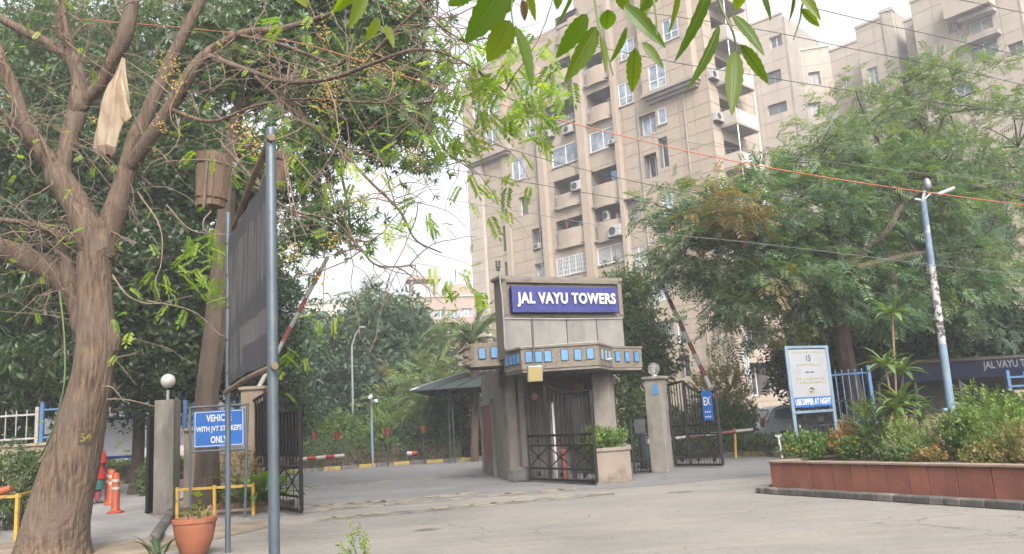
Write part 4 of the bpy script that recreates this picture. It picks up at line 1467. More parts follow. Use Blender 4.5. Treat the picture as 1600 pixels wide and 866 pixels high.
# left piece of the band with its broken corner
aL, aR = P(716, 560, 21.0), P(787, 556, 21.0)
za0, za1 = P(750, 573, 21)[2], P(750, 536, 21)[2]
m = MB()
bm = bmesh.new()
nx, nz = 14, 8
vs, fs = [], []
rg = np.random.default_rng(3)
LLn = aR[0] - aL[0]
for layer in (0, 1):
    for i in range(nx + 1):
        for j in range(nz + 1):
            u = i / nx
            e = max(0, .32 - u) / .32
            rag = (rg.uniform(-.09, .09) if layer == 0 else 0) * e
            z = za0 + (za1 - za0) * j / nz
            z = z + (za0 + .28 - z) * .45 * e * e
            depth = (.35 * e + rag) if layer == 0 else 1.5 - .4 * e
            vs.append((aL[0] + LLn * u + rag * .5, 21.0 + depth, z + rag * .4))
n1 = (nx + 1) * (nz + 1)
for i in range(nx):
    for j in range(nz):
        k = i * (nz + 1) + j
        fs.append((k, k + nz + 1, k + nz + 2, k + 1))
        fs.append((n1 + k, n1 + k + 1, n1 + k + nz + 2, n1 + k + nz + 1))
for i in range(nx):
    k = i * (nz + 1)
    fs.append((k, n1 + k, n1 + k + nz + 1, k + nz + 1))
    k += nz
    fs.append((k, k + nz + 1, n1 + k + nz + 1, n1 + k))
for j in range(nz):
    fs.append((j, j + 1, n1 + j + 1, n1 + j))
m.add(vs, fs).build('broken_fascia', M['grit'], gh)
tiles_on((aL[0], 20.985, 0), (aR[0], 20.985, 0), (.53, .8), (za0 + za1) / 2 + .03, .16, .26, 'tile_blue')
# floodlight, notice, door, grille window, small services
flp = P(836, 584, 19.4)
fl_o = MB().box(flp, (.36, .1, .38), basis=(unit((1, .12, 0)), unit((.12, -1, -.25)), unit((.05, -.25, 1)))).build('floodlight', M['grey_metal'], gh, bevel=.015)
MB().box(flp + np.array([.0, -.056, -.01]), (.32, .02, .34), basis=(unit((1, .12, 0)), unit((.12, -1, -.25)), unit((.05, -.25, 1)))).build('lens', M['flood'], fl_o)
MB().bar(flp + (0, .05, .15), P(832, 496, 20.2), .03).build('bracket_rod', M['dark_metal'], gh)
nb = P(905, 608, 23.3)
MB().box((nb[0], 23.24, nb[2]), (.28, .02, .3)).build('notice', M['notice'], gh)
wf = Facade((P(893, 650, 23.3)[0], 23.27), (1, 0), (0, -1))
wz0, wz1 = P(905, 693, 23.3)[2], P(905, 622, 23.3)[2]
wn_ = window(wf, gh, 0, .52, wz0, wz1, d=.04, cols=2, fw=.04, frame='white_fence', pane='glass_dark')
g = MB()
for k in range(1, 9):
    g.bar(wf.pt(.52 * k / 9, wz0, .1), wf.pt(.52 * k / 9, wz1, .1), .012)
for k in range(1, 15):
    z = wz0 + (wz1 - wz0) * k / 15
    g.bar(wf.pt(0, z, .11), wf.pt(.52, z, .11), .012)
g.build('grille', M['grey_metal'], wn_)
# maroon door in the left wall
d0, d1 = P(759, 690, 26.3), P(776, 700, 24.0)
t = unit((d1 - d0) * [1, 1, 0])
nrm = np.array([t[1], -t[0], 0])
df = Facade((d0 + nrm * .04)[:2], t[:2], nrm[:2])
DL = (d1 - d0) @ t
dr = MB().box(df.pt(DL / 2, 1.0, .0), (DL, .06, 2.0), basis=(t, nrm, UP)).build('door', M['maroon'], gh)
fr = MB()
for (a, b, c, e) in ((-.12, 0, 0, 2.15), (DL, DL + .12, 0, 2.15), (-.12, DL + .12, 2.03, 2.18)):
    fr.box(df.pt((a + b) / 2, (c + e) / 2, .02), (b - a, .14, e - c), basis=(t, nrm, UP))
fr.build('door_frame', M['grey_panel'], gh)
MB().box(df.pt(DL / 2, .2, .03), (DL * .9, .03, .35), basis=(t, nrm, UP)).build('kick_plate', M['pier'], dr)
# piers and plinths standing proud of the wall
for (pl, pr, Y, z1) in ((797, 812, 21.85, 2.7), (816, 830, 21.8, 2.7), (934, 963, 21.75, 2.7)):
    a, b = P(pl, 720, Y), P(pr, 720, Y)
    MB().box(((a[0] + b[0]) / 2, Y + .06, z1 / 2), (b[0] - a[0], .2, z1)).build('pier', M['pillar'] if pl > 900 else M['pier'], gh, bevel=.012)
a, b = P(795, 740, 21.6), P(832, 740, 21.6)
MB().box(((a[0] + b[0]) / 2, 21.75, .17), (b[0] - a[0] + .04, .34, .34)).build('plinth', M['kerb_dark'], gh, bevel=.01)
q = P(783, 594, 21.9)
ring = [(q[0] - .02 + .0 * t_, q[1] + .17 * math.cos(t_), q[2] + .2 * math.sin(t_)) for t_ in np.linspace(0, 6.2832, 17)]
MB().tube(ring, .035, 6).build('vent_ring', M['dark_metal'], gh)
# conduit and pole with the twin lamp at the slab's left edge
pb, ptp = P(789, 545, 20.35), P(779, 422, 20.35)
MB().tube([pb, P(787, 500, 20.35), P(784, 460, 20.35), ptp], [.022] * 4, 8).build('conduit', M['grey_metal'], gh)
hd = P(778, 413, 20.35)
for s in (-1, 1):
    MB().box(hd + np.array([s * .035, -.03, 0]), (.055, .1, .16)).build('lamp_head', M['dark_metal'], gh)
MB().box(hd + (0, 0, -.13), (.09, .09, .08)).build('lamp_base', M['dark_metal'], gh)
cc = [P(787, 497, 20.45), P(860, 497, 20.6), P(973, 496, 21.9)]
MB().tube([gf.pt(0.02, zb1 - .05, .08), gf.pt(GW * .5, zb1 - .065, .085), gf.pt(GW - .05, zb1 - .05, .08)], .009, 5).build('cable', M['letter'], gh)
MB().tube([q + np.array([0, -.03, .05]) for q in (bC[0] * [1, 1, 0] + UP * zc1, bC[1] * [1, 1, 0] + UP * zc1, bC[2] * [1, 1, 0] + UP * (zc1 + .03), bC[3] * [1, 1, 0] + UP * zc1)], .006, 5).build('cable', M['ac'], gh)
cmx = P(948, 562, 20.2)
MB().tube([cmx, cmx + (.14, -.02, .01)], [.025, .02], 8).build('camera_tube', M['ac'], gh)
# bits standing behind the gate
pvc = P(868, 735, 21.2) * [1, 1, 0]
o = MB().tube([pvc, P(862, 630, 21.2)], .05, 10).build('drain_pipe', M['letter'], gh)
tag(MB().lathe(P(882, 742, 20.8) * [1, 1, 0], [(.1, 0), (.12, .02), (.07, .35), (.05, .62), (.09, .64), (.09, .72), (.02, .76)], 12).build('fire_extinguisher', M['maroon'], None, True),
    'small red cylinder standing behind the centre gate leaf', 'extinguisher')
tag(MB().box(P(815, 745, 21.2) * [1, 1, 0] + UP * .16, (.5, .16, .3)).build('stone_block', M['kerb_dark'], None, bevel=.03), 'dark stone block at the foot of the gatehouse wall', 'stone block')


# ------------------------------------------------------------------ gates
def gate_leaf(label, A, B, h1, hp, h2, up=.33, bars=13, group=None, mat='black_iron', wicket=None, z0=.08):
    A, B = np.array([A[0], A[1], 0]), np.array([B[0], B[1], 0])
    t = unit(B - A)
    W = np.linalg.norm(B - A)
    nrm = np.array([t[1], -t[0], 0])
    o = thing('gate_leaf', label, 'gate', A, group=group)

    def top(u):
        if u < up:
            return h1 + (hp - h1) * (u / up)
        if u < .74:
            k = (u - up) / (.74 - up)
            return hp + (h2 - hp) * (1 - (1 - k) ** 1.8)
        return h2

    def pt(u, z, d=0.0):
        return A + t * W * u + UP * z + nrm * d
    MB().tube([pt(u, top(u)) for u in np.linspace(0, 1, 22)], .036, 6).build('top_rail', M[mat], o)
    for u in (0, up, 1):
        MB().bar(pt(u, z0), pt(u, top(u) - .01), .07).build('stile', M[mat], o)
    if wicket:
        for u in (wicket - .04, wicket):
            MB().bar(pt(u, z0), pt(u, top(u) - .01), .05).build('stile', M[mat], o)
    for z, w in ((z0, .06), (.34, .042), (.88, .042), (1.12, .055)):
        MB().bar(pt(0, z), pt(1, z), w).build('rail', M[mat], o)
    for k in range(1, bars):
        u = k / bars
        MB().bar(pt(u, .9, .004), pt(u, top(u) - .02, .004), .028).build('bar', M[mat], o)
        if k % 2 == 0:
            MB().bar(pt(u, z0, .003), pt(u, .34, .003), .014).build('bar', M[mat], o)
        else:
            MB().bar(pt(u, z0, .003), pt(u, .9, .003), .014).build('bar', M[mat], o)
    for (a, b) in ((0, up), (up, .7), (.7, 1.0)):
        c = (a + b) / 2
        x = MB()
        for (p, q) in (((a, .36), (b, .86)), ((a, .86), (b, .36))):
            x.bar(pt(*p, .012), pt(*q, .012), .02)
        x.box(pt(c, .61, .016), (.09, .02, .09), basis=(unit(t + UP), nrm, unit(UP - t)))
        x.box(pt(c, 1.0, .016), (.07, .02, .07), basis=(unit(t + UP), nrm, unit(UP - t)))
        x.box(pt(c, .21, .016), (.1, .02, .1), basis=(unit(t + UP), nrm, unit(UP - t)))
        x.build('ornament', M[mat], o)
    return o, pt, top


c_h, c_e = G(829, 748, .08), G(933, 753, .08)
g1, pt, _ = gate_leaf('black iron gate leaf standing open in front of the gatehouse', c_h, c_e, 2.2, 2.36, 2.08, bars=17, group='black iron gate leaves', wicket=.72)
ring = [pt(.17 + .055 * math.cos(t_), 2.08 + .09 * math.sin(t_), .03) for t_ in np.linspace(0, 6.2832, 13)[:-1]]
MB().add(ring, [tuple(range(12))]).build('disc', M['maroon'], g1)
r_h, r_e = G(1056, 731), G(1130, 731)
g2, pt2, top2 = gate_leaf('black iron gate leaf hung on the pillar with the glass globe lamp', r_h, r_e, 2.25, 2.32, 1.98, bars=16, group='black iron gate leaves')
l_h, l_e = (-6.0, 18.6), G(471, 806)
g3, pt3, _ = gate_leaf('black iron gate leaf swung open beside the dark hoarding, seen nearly edge-on', l_h, l_e, 2.3, 2.42, 1.95, bars=15, group='black iron gate leaves')
MB().add([pt3(.02, 1.14, -.02), pt3(.98, 1.14, -.02), pt3(.98, 1.93, -.02), pt3(.7, 1.93, -.02), pt3(.33, 2.3, -.02), pt3(.02, 2.2, -.02)], [(0, 1, 2, 3, 4, 5)]).build('sheet', M['black_iron'], g3)
# exit sign on the right leaf
e = pt2(.84, 1.62, .07)
t2 = unit(r_e - r_h)
n2 = np.array([t2[1], -t2[0], 0])
es = thing('exit_sign', 'small blue sign with white letters fixed to the right gate leaf', 'sign', e)
MB().box(e, (.30, .02, .78), basis=(t2, n2, UP)).build('panel', M['sign_blue2'], es)
for (s, zz, sz) in (('EX', .1, .3), ('•••', -.17, .34), ('•••', -.3, .22)):
    if s == 'EX':
        v, f = text_geo(s, sz, .62, 0, .008)
        MB().add(place_geo(v, e + n2 * .014 + UP * zz, t2, UP, n2), f).build('lettering', M['letter'], es)
    else:
        m = MB()
        for k in (-1, 0, 1):
            m.box(e + n2 * .014 + UP * zz + t2 * k * .07, (.04, .004, .04), basis=(t2, n2, UP))
        m.build('lettering', M['letter'], es)

# pillars with globe lamps
def pillar(label, c, w, h, rz, cap=True, mat='pillar', cat='pillar'):
    o = thing('gate_pillar', label, cat, (c[0], c[1], 0), group='cement gate pillars')
    MB().box((c[0], c[1], h / 2), (w, w, h), rz).build('shaft', M[mat], o, bevel=.015)
    if cap:
        MB().box((c[0], c[1], h + .04), (w + .1, w + .1, .08), rz).build('cap', M[mat], o, bevel=.02)
    return o


def globe_lamp(label, c, r, stem, mat='globe'):
    o = thing('globe_lamp', label, 'lamp', c, group='globe lamps on the gate pillars')
    if stem:
        MB().tube([c, c + UP * stem], .035, 8).build('stem', M['grey_metal'], o)
    else:
        MB().lathe(c, [(.09, 0), (.08, .05), (.05, .07)], 12).build('base', M['grey_metal'], o, True)
    MB().sphere(c + UP * (stem + .05 + r * .95), r, 20, 12).build('globe', M[mat], o, True)
    MB().tube([c + UP * (stem + .05), c + UP * (stem + .05 + r)], .03, 8).build('bulb', M['letter'], o, True)
    return o


rc = G(1036, 738)
pil = pillar('cement gate pillar with a blue tile, beside the right gate leaf', rc, .44, 2.36, math.radians(-32))
t_, n_ = unit((math.cos(math.radians(-32)), math.sin(math.radians(-32)), 0)), None
n_ = np.array([-math.cos(math.radians(58)) * 1, -math.sin(math.radians(58)), 0])
fb = np.array([math.cos(math.radians(58 + 180 - 180 + 0)), 0, 0])
# the face turned to the right front carries the tile
fn = np.array([math.sin(math.radians(-32)), -math.cos(math.radians(-32)), 0])      # front-left face
ft = np.array([math.cos(math.radians(-32)), math.sin(math.radians(-32)), 0])
MB().box(np.array([rc[0], rc[1], 2.1]) + fn * .226 + ft * .08, (.16, .02, .25), basis=(ft, fn, UP)).build('tile', M['tile_blue'], pil)
globe_lamp('clear glass globe lamp on the pillar right of the gatehouse', np.array([rc[0], rc[1], 2.44]), .16, .0, 'globe_clear')
lc = np.array([-7.75, 18.2, 0])
pillar('rough cement pillar with a round lamp beside the footpath opening', lc, .42, 2.42, .05, cap=False)
globe_lamp('dusty white globe lamp on a short stem above the left pillar', np.array([lc[0], lc[1], 2.42]), .16, .22)
pc = np.array([-6.0, 18.75, 0])
pillar('buff gate pillar half hidden behind the dark hoarding', pc, .5, 2.55, .05, mat='wall')

# small wicket gate, bin and the plants box beside it
w0_, w1_ = G(992, 742), G(1026, 738)
wg = thing('wicket_gate', 'low black wicket gate between the plant box and the right pillar', 'gate', w0_)
t = unit(w1_ - w0_)
nrm = np.array([t[1], -t[0], 0])
WW = np.linalg.norm(w1_ - w0_)
for z in (.06, .35, 1.42):
    MB().bar(w0_ + UP * z, w1_ + UP * z, .04).build('rail', M['black_iron'], wg)
for k in range(8):
    q = w0_ + t * WW * k / 7
    MB().bar(q + UP * .04, q + UP * 1.42, .05 if k in (0, 7) else .02).build('bar', M['black_iron'], wg)
MB().box(w0_ + t * WW * .36 + UP * 1.2 + nrm * .03, (WW * .5, .02, .34), basis=(t, nrm, UP)).build('lock_plate', M['dark_metal'], wg)
for k in (.2, .55, .85):
    MB().box(w0_ + t * WW * k + UP * .2 + nrm * .02, (.08, .02, .08), basis=(t, nrm, UP)).build('boss', M['black_iron'], wg)
bn = P(1012, 700, 23.4) * [1, 1, 0]
b_o = thing('litter_bin', 'dark blue-grey bin seen through the wicket gate', 'bin', bn)
MB().lathe(bn, [(.2, 0), (.24, .05), (.27, .9), (.29, .92), (.29, .97), (.25, .98)], 16).build('drum', M['blue_bin'], b_o, True)
MB().box(bn + (0.05, -.28, .75), (.2, .02, .12)).build('plate', M['letter'], b_o)
px0, px1 = G(931, 758), G(988, 752)
pb_ = thing('plant_box', 'buff plastered plant box in front of the gatehouse', 'planter', px0)
t = unit(px1 - px0)
nrm = np.array([t[1], -t[0], 0])
PW = np.linalg.norm(px1 - px0)
bk = px0 + (.25, 1.5, 0)
poly = [px0[:2], px1[:2], (px1 + (.2, 1.5, 0))[:2], bk[:2]]
MB().prism(poly, 0, .7).build('box', M['box_planter'], pb_, bevel=.015)
MB().prism([px0[:2] + nrm[:2] * .03, px1[:2] + nrm[:2] * .03 + t[:2] * .03, (px1 + (.2, 1.5, 0))[:2] + t[:2] * .03, bk[:2]], .7, .78).build('rim', M['box_planter'], pb_, bevel=.02)
PLANT_BOX = (px0, px1, nrm)


# ------------------------------------------------------------------ boom barriers
def boom(label, a, b, r, band, cols, group='red and white boom barriers', cap=False):
    o = thing('boom_barrier', label, 'barrier', a, group=group)
    a, b = np.array(a), np.array(b)
    L_ = np.linalg.norm(b - a)
    n = max(1, int(round(L_ / band)))
    for k in range(n):
        p, q = a + (b - a) * k / n, a + (b - a) * (k + 1) / n
        MB().tube([p, q], r * (1.0 + .03 * (k % 2)), 8).build('band', M[cols[k % 2]], o, True)
    if cap:
        MB().tube([a + (b - a) * .42, a + (b - a) * .43], r * 1.5, 10).build('collar', M['worn_red'], o, True)
    return o


boom('raised red and white barrier pole beside the dark hoarding', P(404, 606, 20.5), P(512, 402, 21.5), .055, .42, ('white', 'worn_red'), cap=True)
b0, b1 = P(466, 718, 26.5), P(538, 712, 26.5)
boom('lowered red and white barrier pole seen past the open left gate', b0, b1, .06, .3, ('white', 'red'))
s0_, s1_ = P(636, 709, 27.5), P(652, 708.3, 27.5)
boom('short red and white barrier tip low in front of the hedge', s0_, s1_, .07, .14, ('white', 'red'))
MB  # noqa
boom('raised rusty-banded barrier pole behind the right gate leaf', P(1110, 606, 24), P(1022, 418, 24.5), .062, .36, ('white', 'maroon'))
boom('lowered white barrier pole with thin red bands behind the right gate', P(1046, 686, 25.5), P(1176, 671, 25.5), .045, .52, ('white', 'maroon'))
for (px, py0, py1, Y, m_, lab) in ((1148, 669, 700, 25.6, 'yellow_rail', 'slim yellow post holding the lowered right barrier'),):
    tag(MB().tube([P(px, py1, Y) * [1, 1, 0], P(px, py0, Y)], .04, 8).build('barrier_post', M[m_]), lab, 'post')
rest = P(404, 606, 20.5)
bb = thing('barrier_housing', 'weathered barrier post with counterweight behind the dark hoarding', 'barrier post', rest * [1, 1, 0])
MB().box(rest * [1, 1, .5], (.28, .28, rest[2])).build('housing', M['white'], bb, bevel=.02)
MB().box(rest + (-.1, 0, -.15), (.35, .2, .2)).build('counterweight', M['grey_metal'], bb)

# ------------------------------------------------------------------ canopy in the garden
gz = G(708, 724)
cz = thing('canopy', 'dark green iron canopy with curved brackets left of the gatehouse', 'canopy', gz)
zr = P(708, 606, gz[1])[2]
for (dx, dy) in ((0, 0), (2.6, .3), (0.2, 3.2), (2.8, 3.4)):
    q = gz + np.array([dx, dy, 0])
    for k in range(4):
        ox, oy = (.08 if k % 2 else -.08), (.08 if k // 2 else -.08)
        MB().bar(q + (ox, oy, 0), q + (ox, oy, zr), .04).build('post', M['green_iron'], cz)
    for s in (-1, 1):
        arc = [q + np.array([s * (1.0 * (1 - math.cos(a))), 0, zr - 1.0 + 1.0 * math.sin(a)]) for a in np.linspace(0, 1.57, 8)]
        MB().tube(arc, .03, 6).build('bracket', M['green_iron'], cz)
e0 = gz + np.array([-1.5, -1.2, zr - .05])
rf = MB()
rp = [e0, gz + (4.2, -1.0, zr), gz + (4.2, 1.6, zr + .75), gz + (0.6, 1.6, zr + .7)]
rp2 = [gz + (0.6, 1.6, zr + .7), gz + (4.2, 1.6, zr + .75), gz + (4.2, 4.6, zr), gz + (-1.4, 4.6, zr - .05)]
rp3 = [e0, gz + (0.6, 1.6, zr + .7), gz + (-1.4, 4.6, zr - .05)]
for r in (rp, rp2, rp3):
    k = len(r)
    rf.add([np.array(q) for q in r] + [np.array(q) - UP * .05 for q in r], [tuple(range(k)), tuple(range(2 * k - 1, k - 1, -1))] + [(i, k + i, k + (i + 1) % k, (i + 1) % k) for i in range(k)])
rf.build('roof', M['roof_sheet'], cz)
for k in range(7):
    t = k / 6
    MB().bar(e0 + (np.array(rp[1]) - e0) * t + UP * .03, np.array(rp[3]) + (np.array(rp[2]) - np.array(rp[3])) * t + UP * .03, .05).build('roof_rib', M['grey_metal'] if k == 0 else M['green_iron'], cz)
MB().bar(e0, e0 + (.3, .25, .1), .04).build('gutter_end', M['letter'], cz)


# ------------------------------------------------------------------ garden lamps, camera pole, hanging pots
lb = P(552, 690, 40) * [1, 1, 0]
gl = thing('street_lamp', 'tall thin grey lamp with curved arm among the garden trees', 'street lamp', lb)
tp = P(550, 560, 40)
MB().tube([lb, tp, P(550, 540, 40), P(556, 522, 40), P(563, 513, 40)], [.07, .05, .045, .04, .04], 8).build('pole', M['grey_metal'], gl, True)
MB().box(P(566, 511.5, 40), (.34, .16, .08)).build('lamp_head', M['grey_metal'], gl, bevel=.02)
cb = P(582, 705, 34.5) * [1, 1, 0]
cp = thing('camera_pole', 'short pole with small white security cameras behind the hedge', 'camera pole', cb)
MB().tube([cb, P(580, 622, 34.5)], .045, 8).build('pole', M['grey_metal'], cp)
MB().tube([cb + UP * .5, P(580.6, 660, 34.5)], .055, 8).build('painted_foot', M['blue_frame'], cp)
for (a, b) in (((580, 619), (578, 621)), ((584, 627), (588, 626))):
    MB().tube([P(*a, 34.4), P(*b, 34.0)], .07, 8).build('camera_head', M['letter'], cp)


def hang_pot(px, py, Y, label, mat):
    c = P(px, py, Y)
    o = thing('flower_pot', label, 'flower pot', c * [1, 1, 0], group='pots on stands along the hedge')
    MB().tube([c * [1, 1, 0], c], .03, 6).build('stand', M['dark_metal'], o)
    MB().lathe(c, [(.08, 0), (.1, .1), (.14, .26), (.16, .27), (.16, .31), (.13, .31)], 14).build('pot', M[mat], o, True)
    lv = Leaves()
    k = 16
    d = RNG.normal(size=(k, 3)) * .5 + (0, 0, 1)
    lv.scatter('spike', np.tile(c + UP * .28, (k, 1)), d, (.25, .45))
    lv.build('foliage', L['shrub'], o)


hang_pot(490, 688, 34.6, 'red pot on a stand, leftmost along the hedge', 'red_pot')
hang_pot(527, 687, 34.8, 'red pot on a stand left of the thin garden lamp', 'red_pot')
hang_pot(605, 681, 35.2, 'red pot on a stand right of the camera pole', 'red_pot')
hang_pot(661, 677, 35.6, 'pale orange pot on a stand near the iron canopy', 'terracotta')


# ------------------------------------------------------------------ boundary walls and fences
def wall_run(label, a, b, h, th=.24, fence=None, fh=.6, name='boundary_wall', step=.16, coping=True, mat='wall'):
    a, b = np.array([a[0], a[1], 0.0]), np.array([b[0], b[1], 0.0])
    o = thing(name, label, 'wall', a)
    MB().bar(a + UP * h / 2, b + UP * h / 2, th, h).build('wall_body', M[mat], o)
    if coping:
        MB().bar(a + UP * (h + .035), b + UP * (h + .035), th + .1, .07).build('coping', M[mat], o, bevel=.01)
    return o


def fence_run(label, a, b, z0, z1, mat, step=.15, posts=2.4, cat='fence'):
    a, b = np.array([a[0], a[1], 0.0]), np.array([b[0], b[1], 0.0])
    o = thing('fence', label, cat, a)
    L_ = np.linalg.norm(b - a)
    n = int(L_ / step)
    for k in range(n + 1):
        q = a + (b - a) * k / n
        MB().bar(q + UP * z0, q + UP * (z1 + .06), .022).build('picket', M[mat], o)
    for z in (z0 + .12, z1 - .06):
        MB().bar(a + UP * z, b + UP * z, .045).build('rail', M[mat], o)
    m = max(1, int(round(L_ / posts)))
    for k in range(m + 1):
        q = a + (b - a) * k / m
        MB().bar(q + UP * z0, q + UP * (z1 + .12), .08).build('post', M[mat], o)
    return o


wall_run('buff boundary wall behind the blue vehicle sign', (-7.5, 18.55), (-6.3, 18.75), 1.72)
fence_run('blue railing on the wall behind the blue vehicle sign', (-7.5, 18.55), (-6.3, 18.75), 1.79, 2.3, 'blue_fence', .17, 1.2)
wlx = P(112, 720, 20.5)[0]
wall_run('stained buff boundary wall behind the big leaning tree', (-26, 20.2), (wlx, 20.6), 1.62)
xm = P(57, 650, 20.4)[0]
fence_run('white painted railing on the wall at the far left edge', (-20, 20.3), (xm, 20.45), 1.69, 2.45, 'white_fence', .26, 4.0)
fence_run('blue railing on the wall just left of the big tree trunk', (xm + .12, 20.45), (wlx, 20.6), 1.69, 2.55, 'blue_fence', .3, 1.0)
q0, q1 = P(165, 598, 23.5), P(240, 598, 23.5)
# yellow rails
def yellow_rail(label, pts, zs, posts):
    o = thing('guard_rail', label, 'railing', pts[0], group='yellow pipe railings')
    a, b = np.array([*pts[0][:2], 0.0]), np.array([*pts[1][:2], 0.0])
    for z in zs:
        MB().bar(a + UP * z, b + UP * z, .05).build('rail', M['yellow_rail'] if z > .4 else M['pole_wood'], o)
    for k in posts:
        q = a + (b - a) * k
        MB().bar(q, q + UP * (zs[0] + .05), .055).build('post', M['yellow_rail'], o)


yellow_rail('yellow pipe railing below the blue vehicle sign', (P(277, 800, 16.5), P(396, 800, 16.5)), (.57, .12), (.0, .49, 1.0))
yellow_rail('yellow pipe railing at the left edge beside the big tree', (G(-30, 846), G(27, 846)), (.74,), (.1, .96))
yellow_rail('short yellow railing stub against the wall left of the trunk', (G(27, 844), G(70, 822)), (.74,), (1.0,))
# low brick edging of the bed
be = thing('brick_edging', 'low row of old bricks edging the bed below the yellow railing', 'edging', (-7.6, 16.85, 0))
e0_, e1_ = G(325, 806), G(442, 797)
nb_ = 14
for k in range(nb_):
    q = e0_ + (e1_ - e0_) * (k + .5) / nb_
    MB().box(q + UP * .1, (.115 * 1.0, .1, .22 + random.uniform(-.03, .03)), random.uniform(-.1, .1)).build('brick', M['brick'], be, bevel=.01)
rb = [G(236, 858), G(256, 828), G(268, 806)]
tag(MB().tube([rb[0] + UP * .08, rb[1] + UP * .1, rb[2] + UP * .08], .085, 10).build('round_kerb', M['kerb_dark'], None, True), 'rounded dark kerb curving along the footpath to the left pillar', 'kerb')

# pedestrian gate, open, seen edge-on against the left pillar
pg = thing('pedestrian_gate', 'narrow black gate folded back against the left pillar', 'gate', (-8.1, 18.3, 0))
for k in range(7):
    q = np.array([-8.12 - .012 * k, 18.1 + k * .16, 0])
    MB().bar(q + UP * .06, q + UP * 2.1, .03 if k not in (0, 6) else .06).build('bar', M['black_iron'], pg)
for z in (.1, .9, 2.08):
    MB().bar((-8.12, 18.1, z), (-8.2, 19.06, z), .05).build('rail', M['black_iron'], pg)
MB().add([(-8.09, 18.1, .1), (-8.17, 19.06, .1), (-8.17, 19.06, 2.05), (-8.09, 18.1, 2.05)], [(0, 1, 2, 3)]).build('sheet', M['black_iron'], pg)

# map board
mc = P(186, 684, 25.5)
mb_ = thing('map_board', 'white site map in a blue frame seen past the tree trunk', 'notice board', mc * [1, 1, 0])
hw, hh = .68, .55
MB().box(mc, (hw * 2, .03, hh * 2)).build('map_sheet', M['map'], mb_)
for (dx, dz, w, h) in ((-hw - .04, 0, .09, hh * 2 + .17), (hw + .04, 0, .09, hh * 2 + .17), (0, hh + .04, hw * 2 - .01, .09), (0, -hh - .04, hw * 2 - .01, .09)):
    MB().box(mc + (dx, -.01, dz), (w, .07, h)).build('frame', M['sign_blue2'], mb_)
for s in (-1, 1):
    q = mc + (s * hw, .04, 0)
    MB().bar(q * [1, 1, 0], q, .06).build('leg', M['blue_fence'], mb_)
for k in range(2):
    MB().box(mc + (-.2 + .5 * k, -.018, -.42 + .8 * (k == 0)), (.14, .004, .03)).build('print', M['ink'], mb_)

# bollards
def bollard(label, c):
    o = thing('bollard', label, 'bollard', c, group='orange bollards on the footpath')
    MB().lathe(c, [(.17, 0), (.17, .03), (.1, .06), (.085, .1), (.08, .8), (.07, .84), (.03, .86)], 14).build('post', M['orange'], o, True)
    for z in (.5, .66):
        MB().lathe(c + UP * z, [(.0835, 0), (.0835, .06)], 14).build('reflective_band', M['tower_light'], o, True)


bollard('orange plastic bollard nearest the camera on the footpath', G(180, 802, .07) + (0, 0, 0))
bollard('orange plastic bollard in the middle of the footpath row', G(174, 789, .07))
bollard('orange plastic bollard beside the person in red', G(169, 785, .07))

